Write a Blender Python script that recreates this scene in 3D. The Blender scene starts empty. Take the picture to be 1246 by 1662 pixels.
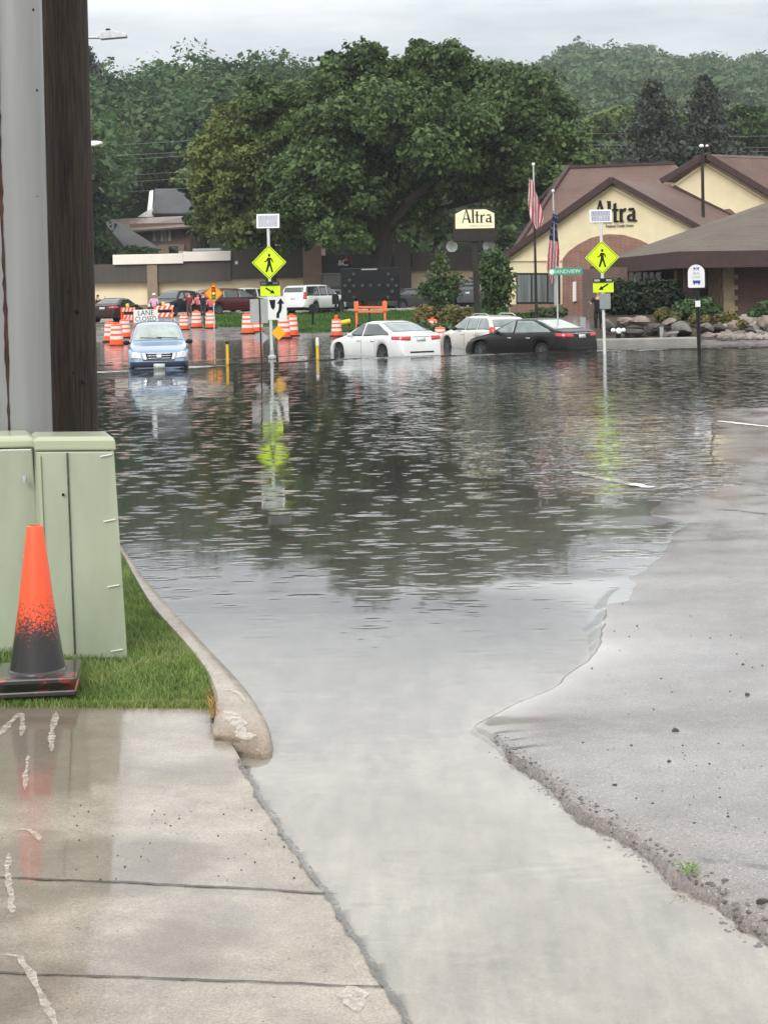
import bpy, math, random
import numpy as np
from mathutils import Vector, Matrix
from mathutils.bvhtree import BVHTree

# ------------------------------------------------------------------ camera, sky, sun, exposure
F, CX, CY, H, ROLL = 2700.0, 623.0, 470.0, 2.2, 0.02       # focal length and horizon of the photograph (1246 x 1662 px), eye height
CR, SR = math.cos(ROLL), math.sin(ROLL)
scene = bpy.context.scene
COL = scene.collection
cam_data = bpy.data.cameras.new('camera')
cam = bpy.data.objects.new('camera', cam_data); COL.objects.link(cam)
cam_data.sensor_fit = 'VERTICAL'; cam_data.sensor_height = 36.0
cam_data.lens = F / 1662 * 36
cam_data.shift_y = -(831 - CY) / 1662
cam_data.clip_start = 0.05; cam_data.clip_end = 6000
cam.matrix_world = Matrix(((CR, SR, 0, 0), (0, 0, -1, 0), (-SR, CR, 0, H), (0, 0, 0, 1)))
scene.camera = cam
scene.view_settings.view_transform = 'Standard'
scene.view_settings.look = 'None'
scene.view_settings.exposure = 0.20
scene.view_settings.gamma = 1
scene.cycles.use_denoising = True
scene.cycles.max_bounces = 8
scene.cycles.transparent_max_bounces = 12
scene.cycles.caustics_reflective = False
scene.cycles.caustics_refractive = False
scene.cycles.sample_clamp_indirect = 4.0

SUN_EL, SUN_AZ = math.radians(36), math.radians(196)
world = bpy.data.worlds.new('World'); scene.world = world
world.use_nodes = True
nt = world.node_tree; nt.nodes.clear()
def wn(t, **k):
    n = nt.nodes.new(t)
    for a, b in k.items(): setattr(n, a, b)
    return n
wl = nt.links.new
sky = wn('ShaderNodeTexSky', sky_type='NISHITA', sun_disc=False, sun_elevation=SUN_EL, sun_rotation=SUN_AZ)
bg1 = wn('ShaderNodeBackground'); bg1.inputs[1].default_value = 0.05
wl(sky.outputs[0], bg1.inputs[0])
tc = wn('ShaderNodeTexCoord')
sep = wn('ShaderNodeSeparateXYZ'); wl(tc.outputs['Generated'], sep.inputs[0])
mp = wn('ShaderNodeMapping'); mp.inputs['Scale'].default_value = (2.2, 2.2, 11)
wl(tc.outputs['Generated'], mp.inputs[0])
nz = wn('ShaderNodeTexNoise'); nz.inputs['Scale'].default_value = 2.6; nz.inputs['Detail'].default_value = 7; nz.inputs['Roughness'].default_value = .55
wl(mp.outputs[0], nz.inputs[0])
rc = wn('ShaderNodeValToRGB')                                # overcast deck: slate bands between paler cloud
rc.color_ramp.elements[0].position = .36; rc.color_ramp.elements[0].color = (.50, .535, .57, 1)
rc.color_ramp.elements[1].position = .62; rc.color_ramp.elements[1].color = (.715, .735, .74, 1)
wl(nz.outputs[0], rc.inputs[0])
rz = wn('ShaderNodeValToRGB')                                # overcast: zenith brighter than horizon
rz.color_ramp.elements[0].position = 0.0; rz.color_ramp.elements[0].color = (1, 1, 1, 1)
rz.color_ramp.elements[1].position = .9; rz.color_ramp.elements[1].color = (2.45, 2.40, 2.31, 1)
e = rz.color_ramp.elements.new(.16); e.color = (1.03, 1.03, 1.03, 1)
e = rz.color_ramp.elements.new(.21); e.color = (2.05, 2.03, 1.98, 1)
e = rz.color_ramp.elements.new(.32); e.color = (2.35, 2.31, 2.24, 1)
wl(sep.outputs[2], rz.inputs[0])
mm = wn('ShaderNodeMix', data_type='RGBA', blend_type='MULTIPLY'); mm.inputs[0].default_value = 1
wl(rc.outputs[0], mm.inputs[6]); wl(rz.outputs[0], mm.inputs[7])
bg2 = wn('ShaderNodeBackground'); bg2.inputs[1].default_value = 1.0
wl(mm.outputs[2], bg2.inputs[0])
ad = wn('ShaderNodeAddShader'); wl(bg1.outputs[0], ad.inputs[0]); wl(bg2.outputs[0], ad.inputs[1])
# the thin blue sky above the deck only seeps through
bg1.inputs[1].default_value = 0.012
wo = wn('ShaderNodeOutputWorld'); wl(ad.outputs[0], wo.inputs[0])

sun_data = bpy.data.lights.new('sun', 'SUN'); sun_data.energy = 1.5; sun_data.angle = math.radians(25); sun_data.color = (1, .97, .92)
sun = bpy.data.objects.new('sun', sun_data); COL.objects.link(sun)
sd = Vector((math.sin(SUN_AZ) * math.cos(SUN_EL), math.cos(SUN_AZ) * math.cos(SUN_EL), math.sin(SUN_EL)))
sun.rotation_euler = sd.to_track_quat('Z', 'Y').to_euler()

# ------------------------------------------------------------------ helpers
rng = np.random.default_rng(7)
random.seed(7)
PI = math.pi
def W(px, py, d):
    """Point of the place seen at photo pixel (px, py), d metres in front of the eye."""
    u, v = (px - CX) / F * d, (py - CY) / F * d
    return Vector((u * CR - v * SR, d, H - (u * SR + v * CR)))
def G(px, py, z=0.0):
    """Point on the level z seen at photo pixel (px, py)."""
    d = (H - z) * F / ((px - CX) * SR + (py - CY) * CR)
    return W(px, py, d)
def hz(px): return CY - ROLL * (px - CX)

def tag(o, label=None, cat=None, group=None, kind=None):
    if label: o['label'] = label
    if cat: o['category'] = cat
    if group: o['group'] = group
    if kind: o['kind'] = kind
    return o
def thing(name, label, cat, loc=(0, 0, 0), rz=0.0, group=None):
    o = bpy.data.objects.new(name, None); COL.objects.link(o)
    o.location = loc; o.rotation_euler = (0, 0, rz); o.empty_display_size = .2
    return tag(o, label, cat, group)
def copy_tree(o, parent=None):
    c = o.copy(); COL.objects.link(c)
    if parent is not None: c.parent = parent
    for ch in list(o.children): copy_tree(ch, c)
    return c

class MB:
    def __init__(s): s.v = []; s.f = []; s.m = []
    def add(s, vs, fs, mi=0):
        b = len(s.v); s.v += [tuple(p) for p in vs]
        for f in fs: s.f.append([i + b for i in f]); s.m.append(mi)
        return s
    def box(s, c, size, rz=0.0, mi=0, rot=None):
        hx, hy, hz_ = size[0] / 2, size[1] / 2, size[2] / 2
        M = rot if rot is not None else Matrix.Rotation(rz, 3, 'Z')
        vs = [Vector(c) + M @ Vector((x, y, z)) for x in (-hx, hx) for y in (-hy, hy) for z in (-hz_, hz_)]
        return s.add(vs, [(0, 1, 3, 2), (4, 6, 7, 5), (0, 4, 5, 1), (2, 3, 7, 6), (0, 2, 6, 4), (1, 5, 7, 3)], mi)
    def bar(s, p0, p1, w, h, mi=0):
        p0, p1 = Vector(p0), Vector(p1); d = p1 - p0
        q = d.to_track_quat('X', 'Z').to_matrix()
        return s.box((p0 + p1) / 2, (d.length, w, h), rot=q, mi=mi)
    def tube(s, pts, rs, n=10, cap=True, mi=0):
        pts = [Vector(p) for p in pts]
        if not hasattr(rs, '__len__'): rs = [rs] * len(pts)
        rings = []
        for i, p in enumerate(pts):
            t = (pts[min(i + 1, len(pts) - 1)] - pts[max(i - 1, 0)]).normalized()
            a = t.orthogonal().normalized() if abs(t.z) < .95 else Vector((1, 0, 0))
            a = (a - t * a.dot(t)).normalized(); b = t.cross(a)
            rings.append([p + (a * math.cos(2 * PI * k / n) + b * math.sin(2 * PI * k / n)) * rs[i] for k in range(n)])
        vs = [q for r in rings for q in r]; fs = []
        for i in range(len(pts) - 1):
            for k in range(n):
                fs.append((i * n + k, i * n + (k + 1) % n, (i + 1) * n + (k + 1) % n, (i + 1) * n + k))
        if cap:
            fs.append(tuple(range(n))[::-1]); fs.append(tuple((len(pts) - 1) * n + k for k in range(n)))
        return s.add(vs, fs, mi)
    def lathe(s, prof, n=20, o=(0, 0, 0), axis='Z', mi=0, cap=True):
        vs = []
        for r, z in prof:
            for k in range(n):
                a = 2 * PI * k / n
                p = (r * math.cos(a), r * math.sin(a), z)
                if axis == 'Y': p = (p[0], p[2], p[1])
                if axis == 'X': p = (p[2], p[0], p[1])
                vs.append((p[0] + o[0], p[1] + o[1], p[2] + o[2]))
        fs = []
        for i in range(len(prof) - 1):
            for k in range(n): fs.append((i * n + k, i * n + (k + 1) % n, (i + 1) * n + (k + 1) % n, (i + 1) * n + k))
        if cap:
            fs.append(tuple(range(n))[::-1]); fs.append(tuple((len(prof) - 1) * n + k for k in range(n)))
        return s.add(vs, fs, mi)
    def prism(s, poly, o, ax, ay, depth, mi=0):
        """polygon poly in the frame (o, ax, ay) given a thickness along ax x ay"""
        o, ax, ay = Vector(o), Vector(ax), Vector(ay); nrm = ax.cross(ay).normalized()
        a = [o + ax * x + ay * y for x, y in poly]; b = [p - nrm * depth for p in a]
        n = len(poly)
        fs = [tuple(range(n)), tuple(range(2 * n - 1, n - 1, -1))]
        for i in range(n): fs.append((i, n + i, n + (i + 1) % n, (i + 1) % n))
        return s.add(a + b, fs, mi)
    def slab(s, pts, th, mi=0):
        """flat polygon of 3D points thickened downwards along its normal"""
        pts = [Vector(p) for p in pts]; n = len(pts)
        nrm = (pts[1] - pts[0]).cross(pts[2] - pts[0]).normalized()
        if nrm.z < 0: nrm = -nrm
        b = [p - nrm * th for p in pts]
        fs = [tuple(range(n)), tuple(range(2 * n - 1, n - 1, -1))]
        for i in range(n): fs.append((i, n + i, n + (i + 1) % n, (i + 1) % n))
        return s.add(pts + b, fs, mi)
    def sphere(s, c, r, n=12, m=8, mi=0):
        r = (r, r, r) if not hasattr(r, '__len__') else r
        prof = []
        vs = []; fs = []
        for i in range(m + 1):
            th = PI * i / m
            for k in range(n):
                a = 2 * PI * k / n
                vs.append((c[0] + r[0] * math.sin(th) * math.cos(a), c[1] + r[1] * math.sin(th) * math.sin(a), c[2] - r[2] * math.cos(th)))
        for i in range(m):
            for k in range(n): fs.append((i * n + k, i * n + (k + 1) % n, (i + 1) * n + (k + 1) % n, (i + 1) * n + k))
        return s.add(vs, fs, mi)
    def build(s, name, mats, parent=None, smooth=False, bevel=0.0, seg=2):
        me = bpy.data.meshes.new(name)
        me.from_pydata(s.v, [], s.f)
        if not isinstance(mats, (list, tuple)): mats = [mats]
        for m in mats: me.materials.append(m)
        if len(mats) > 1: me.polygons.foreach_set('material_index', s.m)
        import bmesh
        bm = bmesh.new(); bm.from_mesh(me)
        bmesh.ops.remove_doubles(bm, verts=bm.verts, dist=1e-5)
        bmesh.ops.recalc_face_normals(bm, faces=bm.faces)
        bm.to_mesh(me); bm.free()
        if smooth: me.polygons.foreach_set('use_smooth', [True] * len(me.polygons))
        o = bpy.data.objects.new(name, me); COL.objects.link(o)
        if parent is not None: o.parent = parent
        if bevel:
            b = o.modifiers.new('bevel', 'BEVEL'); b.width = bevel; b.segments = seg; b.limit_method = 'ANGLE'; b.angle_limit = math.radians(40)
        if smooth:
            try: me.set_sharp_from_angle(angle=math.radians(42))
            except Exception: pass
        return o

def np_mesh(name, V, Q, mat, parent=None, smooth=False):
    """mesh from numpy arrays: V (n,3), Q (m,k) faces of one size"""
    me = bpy.data.meshes.new(name)
    V = np.ascontiguousarray(V, dtype=np.float32); Q = np.ascontiguousarray(Q, dtype=np.int32)
    me.vertices.add(len(V)); me.vertices.foreach_set('co', V.ravel())
    k = Q.shape[1]
    me.loops.add(Q.size); me.loops.foreach_set('vertex_index', Q.ravel())
    me.polygons.add(len(Q)); me.polygons.foreach_set('loop_start', np.arange(0, Q.size, k, dtype=np.int32))
    if smooth: me.polygons.foreach_set('use_smooth', np.ones(len(Q), dtype=bool))
    me.update(calc_edges=True); me.validate()
    me.materials.append(mat)
    o = bpy.data.objects.new(name, me); COL.objects.link(o)
    if parent is not None: o.parent = parent
    return o
def grid_mesh(name, X, Y, Z, mat, smooth=True, attr=None):
    r, c = X.shape
    V = np.stack([X, Y, Z], -1).reshape(-1, 3)
    i = np.arange((r - 1) * (c - 1)); a = (i // (c - 1)) * c + i % (c - 1)
    Q = np.stack([a, a + 1, a + c + 1, a + c], -1)
    o = np_mesh(name, V, Q, mat, smooth=smooth)
    if attr:
        for n_, arr in attr.items():
            at = o.data.attributes.new(n_, 'FLOAT', 'POINT'); at.data.foreach_set('value', arr.astype(np.float32).ravel())
    return o
def fbm(X, Y, scale, oct=4, seed=0):
    """cheap smooth noise by sums of rotated sines with random phases, about -1..1"""
    r = np.random.default_rng(seed); out = np.zeros_like(X, dtype=float); amp = 1.0; tot = 0
    for o_ in range(oct):
        acc = np.zeros_like(out)
        for k in range(5):
            a = r.uniform(0, 2 * PI); fr = r.uniform(.7, 1.4) * scale * 2 ** o_
            acc += np.sin((X * math.cos(a) + Y * math.sin(a)) * fr + r.uniform(0, 6.28))
        out += acc / 2.6 * amp; tot += amp; amp *= .5
    return out / tot

def rock_mesh(mb, c, r, seed, n=18, m=12):
    b = MB(); b.sphere((0, 0, 0), (1, 1, 1), n, m); v = np.array(b.v); q = np.random.default_rng(seed)
    for _ in range(9):
        dr = q.normal(size=3); dr /= np.linalg.norm(dr); h = q.uniform(.55, .85); dd_ = v @ dr; v -= np.outer(np.maximum(dd_ - h, 0) * .9, dr)
    v *= 1 + .09 * (np.sin(v @ q.normal(size=3) * 4 + 1) + np.sin(v @ q.normal(size=3) * 7))[:, None]
    b.v = [tuple(x) for x in v * np.array(r) + np.array(c)]
    mb.add(b.v, b.f)

# ------------------------------------------------------------------ materials
def mat(name, col, rough=.6, metal=0.0, spec=.5, var=.12, scale=6.0, bump=0.0, coat=0.0, coord='Object', col2=None, detail=5, stretch=None, coatr=.05, emit=None):
    m = bpy.data.materials.new(name); m.use_nodes = True
    t = m.node_tree; b = t.nodes['Principled BSDF']
    if max(col) < .10 and spec == .5: spec = .18
    b.inputs['Roughness'].default_value = rough; b.inputs['Metallic'].default_value = metal
    b.inputs['Specular IOR Level'].default_value = spec
    b.inputs['Coat Weight'].default_value = coat; b.inputs['Coat Roughness'].default_value = coatr
    c = t.nodes.new('ShaderNodeTexCoord'); n = t.nodes.new('ShaderNodeTexNoise')
    n.inputs['Scale'].default_value = scale; n.inputs['Detail'].default_value = detail; n.inputs['Roughness'].default_value = .6
    if stretch:
        mp_ = t.nodes.new('ShaderNodeMapping'); mp_.inputs['Scale'].default_value = stretch
        t.links.new(c.outputs[coord], mp_.inputs[0]); t.links.new(mp_.outputs[0], n.inputs[0])
    else: t.links.new(c.outputs[coord], n.inputs[0])
    r = t.nodes.new('ShaderNodeValToRGB')
    r.color_ramp.elements[0].position = .3; r.color_ramp.elements[1].position = .7
    if col2 is None:
        lo = [max(0, x * (1 - var)) for x in col]; hi = [min(1, x * (1 + var)) for x in col]
    else: lo, hi = col, col2
    r.color_ramp.elements[0].color = (*lo, 1); r.color_ramp.elements[1].color = (*hi, 1)
    t.links.new(n.outputs[0], r.inputs[0]); t.links.new(r.outputs[0], b.inputs['Base Color'])
    if bump:
        bp = t.nodes.new('ShaderNodeBump'); bp.inputs['Strength'].default_value = .6; bp.inputs['Distance'].default_value = bump
        t.links.new(n.outputs[0], bp.inputs['Height']); t.links.new(bp.outputs[0], b.inputs['Normal'])
    if emit: b.inputs['Emission Color'].default_value = (*emit[0], 1); b.inputs['Emission Strength'].default_value = emit[1]
    return m

class NT:
    """small node-writing helper"""
    def __init__(s, name):
        s.m = bpy.data.materials.new(name); s.m.use_nodes = True; s.t = s.m.node_tree; s.t.nodes.clear()
        s.out = s.t.nodes.new('ShaderNodeOutputMaterial')
    def n(s, t, ins=None, **k):
        x = s.t.nodes.new(t)
        for a, b in k.items(): setattr(x, a, b)
        for a, b in (ins or {}).items():
            if hasattr(b, 'links') or isinstance(b, bpy.types.NodeSocket): s.t.links.new(b, x.inputs[a])
            else: x.inputs[a].default_value = b
        return x
    def math(s, op, a, b=0.0, c=0.0, clamp=False):
        return s.n('ShaderNodeMath', {0: a, 1: b, 2: c}, operation=op, use_clamp=clamp).outputs[0]
    def vmath(s, op, a, b=(0, 0, 0)):
        x = s.n('ShaderNodeVectorMath', {0: a}, operation=op)
        if isinstance(b, bpy.types.NodeSocket): s.t.links.new(b, x.inputs[1])
        elif op == 'SCALE': pass
        else: x.inputs[1].default_value = b
        return x
    def scale(s, a, f):
        x = s.n('ShaderNodeVectorMath', {0: a}, operation='SCALE')
        if isinstance(f, bpy.types.NodeSocket): s.t.links.new(f, x.inputs['Scale'])
        else: x.inputs['Scale'].default_value = f
        return x.outputs[0]
    def ramp(s, f, els):
        r = s.n('ShaderNodeValToRGB', {0: f}); cr = r.color_ramp
        while len(cr.elements) < len(els): cr.elements.new(.5)
        for e_, (p, c) in zip(cr.elements, els):
            e_.position = p; e_.color = (*c, 1) if len(c) == 3 else c
        return r.outputs[0]
    def noise(s, vec, scale, detail=4, rough=.55, out=0):
        return s.n('ShaderNodeTexNoise', {'Vector': vec, 'Scale': scale, 'Detail': detail, 'Roughness': rough}).outputs[out]
    def mixc(s, f, a, b, mode='MIX'):
        x = s.n('ShaderNodeMix', {0: f, 6: a, 7: b}, data_type='RGBA', blend_type=mode)
        return x.outputs[2]
    def mapv(s, vec, sc=(1, 1, 1), loc=(0, 0, 0)):
        return s.n('ShaderNodeMapping', {'Vector': vec, 'Scale': sc, 'Location': loc}).outputs[0]
    def done(s, sh): s.t.links.new(sh, s.out.inputs[0]); return s.m

def water_mat():
    n = NT('flood_water'); P = n.n('ShaderNodeNewGeometry').outputs['Position']
    flat = n.vmath('MULTIPLY', P, (1, 1, 0)).outputs[0]
    # slope field: slow swell, fine wind ripple, and rings of rain drops
    def slopes(scale, amp, det=2, st=(1, 1, 1)):
        c = n.noise(n.mapv(flat, st), scale, det, .5, out=1)
        return n.scale(n.vmath('SUBTRACT', c, (.5, .5, .5)).outputs[0], amp)
    gust = n.ramp(n.noise(n.mapv(flat, (.35, .12, 1)), .9, 3), [(.40, (.08,) * 3), (.70, (.6,) * 3)])
    s1 = slopes(1.1, .014); s2 = slopes(4.5, .026, 3, (1, 1, 1)); s3 = slopes(17, .028, 2)
    tot = n.vmath('ADD', s1, n.scale(n.vmath('ADD', s2, s3).outputs[0], gust)).outputs[0]
    rain = n.n('ShaderNodeAttribute', attribute_name='rain').outputs['Fac']; ruf = n.n('ShaderNodeAttribute', attribute_name='ruffle').outputs['Fac']
    tot = n.vmath('ADD', tot, n.scale(n.vmath('ADD', slopes(7, .26, 3, (.45, 1, 1)), slopes(23, .20, 2, (.5, 1, 1))).outputs[0], ruf)).outputs[0]
    fl2 = n.mapv(flat, (.55, 1.15, 1))
    for sc, amp, k, thr in ((1.7, .20, 26., .42), (3.1, .17, 40., .46), (5.2, .13, 62., .52)):
        vo = n.n('ShaderNodeTexVoronoi', {'Vector': fl2, 'Scale': sc, 'Randomness': 1.0}, voronoi_dimensions='2D')
        d = n.vmath('SUBTRACT', fl2, vo.outputs['Position']).outputs[0]
        d = n.vmath('MULTIPLY', d, (1, 1, 0)).outputs[0]
        ln = n.n('ShaderNodeVectorMath', {0: d}, operation='LENGTH').outputs['Value']
        nd = n.n('ShaderNodeVectorMath', {0: d}, operation='NORMALIZE').outputs[0]
        sepc = n.n('ShaderNodeSeparateColor', {0: vo.outputs['Color']})
        on = n.math('GREATER_THAN', sepc.outputs[0], thr)
        rad = n.math('MULTIPLY_ADD', n.math('POWER', sepc.outputs[1], 2.0), .13, .045)
        fall = n.math('SUBTRACT', 1.0, n.math('DIVIDE', ln, rad), clamp=True)
        wv = n.math('SINE', n.math('MULTIPLY_ADD', ln, k, n.math('MULTIPLY', sepc.outputs[2], 6.28)))
        a = n.math('MULTIPLY', n.math('MULTIPLY', wv, fall), n.math('MULTIPLY', on, n.math('MULTIPLY', rain, amp)))
        tot = n.vmath('ADD', tot, n.scale(nd, a)).outputs[0]
    tot = n.vmath('MULTIPLY', tot, (1, 1, 0)).outputs[0]
    geoN = n.n('ShaderNodeNewGeometry').outputs['Normal']
    N = n.n('ShaderNodeVectorMath', {0: n.vmath('ADD', geoN, tot).outputs[0]}, operation='NORMALIZE').outputs[0]
    fr = n.n('ShaderNodeFresnel', {'IOR': 1.33, 'Normal': N}).outputs[0]
    back = n.n('ShaderNodeNewGeometry').outputs['Backfacing']
    fr = n.math('MULTIPLY', fr, n.math('SUBTRACT', 1.0, back))
    gl = n.n('ShaderNodeBsdfGlossy', {'Color': (.97, .98, 1, 1), 'Roughness': .045, 'Normal': N}).outputs[0]
    dep = n.n('ShaderNodeAttribute', attribute_name='depth').outputs['Fac']
    turb = n.math('SUBTRACT', 1.0, n.math('EXPONENT', n.math('MULTIPLY', dep, -7.0)), clamp=True)
    murk = n.ramp(n.noise(n.mapv(flat, (.5, .2, 1)), .8, 4), [(.3, (.020, .020, .016)), (.7, (.034, .033, .026))])
    di = n.n('ShaderNodeBsdfDiffuse', {'Color': murk}).outputs[0]
    tr = n.n('ShaderNodeBsdfTransparent', {'Color': (.98, .975, .96, 1)}).outputs[0]
    un = n.n('ShaderNodeMixShader', {0: turb, 1: tr, 2: di}).outputs[0]
    return n.done(n.n('ShaderNodeMixShader', {0: fr, 1: un, 2: gl}).outputs[0])

def wet_mat(name, c0, c1, scale, wet_lo, wet_hi, rough_lo, rough_hi, grain=0.0, speck=None, ripple=0.0, wetscale=.9, dark=.75, wst=(1, .35, 1), puddle=0.0, coarse=1.0):
    """mineral surface under an uneven film of rain water"""
    n = NT(name); P = n.n('ShaderNodeNewGeometry').outputs['Position']
    big = n.noise(P, scale, 6, .62); fine = n.noise(P, 85, 4, .7); mid = n.noise(P, scale * 7, 5, .65)
    col = n.ramp(big, [(.32, c0), (.68, c1)])
    col = n.mixc(.55 * min(1, coarse), col, n.ramp(mid, [(.3, (.55,) * 3), (.7, (1.25,) * 3)]), 'MULTIPLY')
    if coarse < 1:                                          # streaky concrete texture, with ripples and sky tint painted into its colour
        col = n.mixc(.5, col, n.ramp(n.noise(n.mapv(P, (2.6, .5, 1)), 3.0, 6, .7), [(.34, (.60, .60, .61)), (.64, (1.26, 1.2, 1.12))]), 'MULTIPLY')
    col = n.mixc(.5 * coarse, col, n.ramp(fine, [(.3, (.4,) * 3), (.7, (1.45,) * 3)]), 'MULTIPLY')
    col = n.mixc(.35 * coarse, col, n.ramp(n.noise(P, 240, 2, .6), [(.35, (.3,) * 3), (.65, (1.6,) * 3)]), 'MULTIPLY')
    if speck:
        v = n.n('ShaderNodeTexVoronoi', {'Vector': P, 'Scale': speck[0]}).outputs['Distance']
        col = n.mixc(n.ramp(v, [(speck[1], (1,) * 3), (speck[1] + .06, (0,) * 3)]), col, (*speck[2], 1))
    wetn = n.noise(n.mapv(P, wst), wetscale, 5, .6)
    wet = n.ramp(wetn, [(.36, (wet_lo,) * 3), (.62, (wet_hi,) * 3)])
    col = n.mixc(n.math('MULTIPLY', wet, 1 - dark), col, (0, 0, 0, 1))
    rgh = n.ramp(n.noise(n.mapv(P, (1, .5, 1), (7, 3, 0)), 1.7, 5, .65), [(.35, (rough_lo,) * 3), (.68, (rough_hi,) * 3)])
    if puddle:                                             # standing rain: soaked, darker concrete under a smooth film
        pu = n.n('ShaderNodeAttribute', attribute_name='puddle').outputs['Fac']
        col = n.mixc(n.math('MULTIPLY', pu, puddle), col, (.07, .048, .03, 1))
        wet = n.math('MAXIMUM', wet, pu); rgh = n.math('MULTIPLY', rgh, n.math('SUBTRACT', 1.0, n.math('MULTIPLY', pu, .9)))
    if puddle:                                             # pale silt washed over the shallow edge
        si = n.n('ShaderNodeAttribute', attribute_name='silt').outputs['Fac']; col = n.mixc(si, col, (.335, .305, .272, 1))
    b = n.n('ShaderNodeBsdfPrincipled', {'Base Color': col, 'Roughness': .62, 'Specular IOR Level': .35, 'Coat Weight': wet, 'Coat Roughness': rgh, 'Coat IOR': 1.33})
    if grain:
        bp = n.n('ShaderNodeBump', {'Height': n.math('ADD', fine, mid), 'Strength': .7, 'Distance': grain}).outputs[0]
        n.t.links.new(bp, b.inputs['Normal'])
    if ripple:
        c = n.noise(n.mapv(P, (1.0, 1.6, 1)), 7, 3, .55, out=1)
        c2 = n.noise(n.mapv(P, (1.0, 2.2, 1)), 26, 2, .5, out=1)
        sl = n.scale(n.vmath('SUBTRACT', n.vmath('ADD', c, c2).outputs[0], (1, 1, 1)).outputs[0], ripple)
        sl = n.vmath('MULTIPLY', n.scale(sl, n.ramp(n.noise(n.mapv(P, (.8, .5, 1)), 1.6, 3), [(.4, (.25,) * 3), (.62, (1.7,) * 3)])), (1, 1, 0)).outputs[0]
        N = n.n('ShaderNodeVectorMath', {0: n.vmath('ADD', n.n('ShaderNodeNewGeometry').outputs['Normal'], sl).outputs[0]}, operation='NORMALIZE').outputs[0]
        n.t.links.new(N, b.inputs['Coat Normal'])
    return n.done(b.outputs[0])

def leaf_mat(name, lo, hi, scale=.35, trans=.25, tint=None, rw=.32):
    n = NT(name); g = n.n('ShaderNodeNewGeometry'); P = g.outputs['Position']
    rnd = g.outputs['Random Per Island']
    f = n.math('ADD', n.math('MULTIPLY', n.noise(P, scale, 3), .75), n.math('MULTIPLY', rnd, rw))
    col = n.ramp(f, [(.32, lo), (.78, hi)])
    if tint:
        col = n.mixc(n.ramp(n.noise(P, scale * .45, 2), [(.5, (0,) * 3), (.72, (.8,) * 3)]), col, (*tint, 1))
    b = n.n('ShaderNodeBsdfPrincipled', {'Base Color': col, 'Roughness': .55, 'Specular IOR Level': .25}).outputs[0]
    t = n.n('ShaderNodeBsdfTranslucent', {'Color': col}).outputs[0]
    return n.done(n.n('ShaderNodeMixShader', {0: trans, 1: b, 2: t}).outputs[0])

def brick_mat(name, c1, c2, mortar, scale=1.0, bw=.22, bh=.075, axis='XZ', rough=.8):
    n = NT(name); P = n.n('ShaderNodeTexCoord').outputs['Object']
    s = n.n('ShaderNodeSeparateXYZ', {0: P})
    u = n.math('ADD', s.outputs[0], s.outputs[1])
    v = n.n('ShaderNodeCombineXYZ', {0: u, 1: s.outputs[2], 2: 0.0}).outputs[0]
    bt = n.n('ShaderNodeTexBrick', {'Vector': v, 'Color1': (*c1, 1), 'Color2': (*c2, 1), 'Mortar': (*mortar, 1), 'Scale': scale, 'Mortar Size': .012, 'Brick Width': bw, 'Row Height': bh})
    col = n.mixc(.6, bt.outputs[0], n.ramp(n.noise(P, 1.4, 5), [(.3, (.7,) * 3), (.7, (1.25,) * 3)]), 'MULTIPLY')
    b = n.n('ShaderNodeBsdfPrincipled', {'Base Color': col, 'Roughness': rough})
    n.t.links.new(n.n('ShaderNodeBump', {'Height': bt.outputs['Fac'], 'Strength': .4, 'Distance': -.01}).outputs[0], b.inputs['Normal'])
    return n.done(b.outputs[0])

def shingle_mat(name, c0, c1):
    n = NT(name); P = n.n('ShaderNodeTexCoord').outputs['Object']
    s = n.n('ShaderNodeSeparateXYZ', {0: P})
    row = n.math('FRACT', n.math('MULTIPLY', s.outputs[2], 6.5))
    v = n.noise(n.mapv(P, (1, 1, 1)), 9, 5, .75); v2 = n.noise(P, .5, 4)
    col = n.ramp(n.math('ADD', n.math('MULTIPLY', v, .6), n.math('MULTIPLY', v2, .4)), [(.35, c0), (.65, c1)])
    col = n.mixc(n.ramp(row, [(.02, (.35,) * 3), (.2, (0,) * 3)]), col, (c0[0] * .5, c0[1] * .5, c0[2] * .5, 1))
    b = n.n('ShaderNodeBsdfPrincipled', {'Base Color': col, 'Roughness': .75, 'Specular IOR Level': .15})
    return n.done(b.outputs[0])

M = {}
M['cream'] = mat('cream_stucco', (.76, .655, .43), .85, var=.07, scale=1.2, bump=.002)
M['tan_wall'] = mat('tan_wall', (.88, .73, .49), .85, var=.06, scale=.7)
M['brown_band'] = mat('brown_metal_band', (.085, .07, .064), .55, var=.12, scale=1.3, stretch=(6, 6, .4))
M['pilaster'] = mat('brown_pilaster', (.26, .19, .135), .8, var=.12, scale=3)
M['brown_trim'] = mat('dark_brown_trim', (.06, .036, .034), .5, var=.15, scale=4)
M['brick_red'] = brick_mat('red_brick', (.29, .125, .085), (.23, .095, .07), (.27, .2, .16))
M['brick_dark'] = brick_mat('brown_brick', (.15, .08, .062), (.105, .058, .048), (.16, .12, .1))
M['stone_quoin'] = mat('tan_quoin_stone', (.42, .33, .2), .85, var=.3, scale=3.5, bump=.02)
M['roof_red'] = shingle_mat('reddish_shingle', (.105, .066, .056), (.185, .125, .108))
M['roof_brown'] = shingle_mat('brown_shingle', (.076, .057, .045), (.155, .125, .102))
M['roof_grey'] = shingle_mat('grey_shingle', (.07, .07, .075), (.13, .13, .135))
M['white'] = mat('white_paint', (.78, .78, .76), .45, var=.05, scale=3)
M['off_white'] = mat('off_white_metal', (.80, .74, .66), .5, var=.05, scale=1.5)
M['glass'] = mat('dark_window_glass', (.02, .025, .027), .06, spec=.9, var=.3, scale=1.0)
M['glass_pale'] = mat('curtained_window_glass', (.12, .135, .13), .12, spec=.8, var=.5, scale=1.0, stretch=(5, 5, .2))
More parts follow.
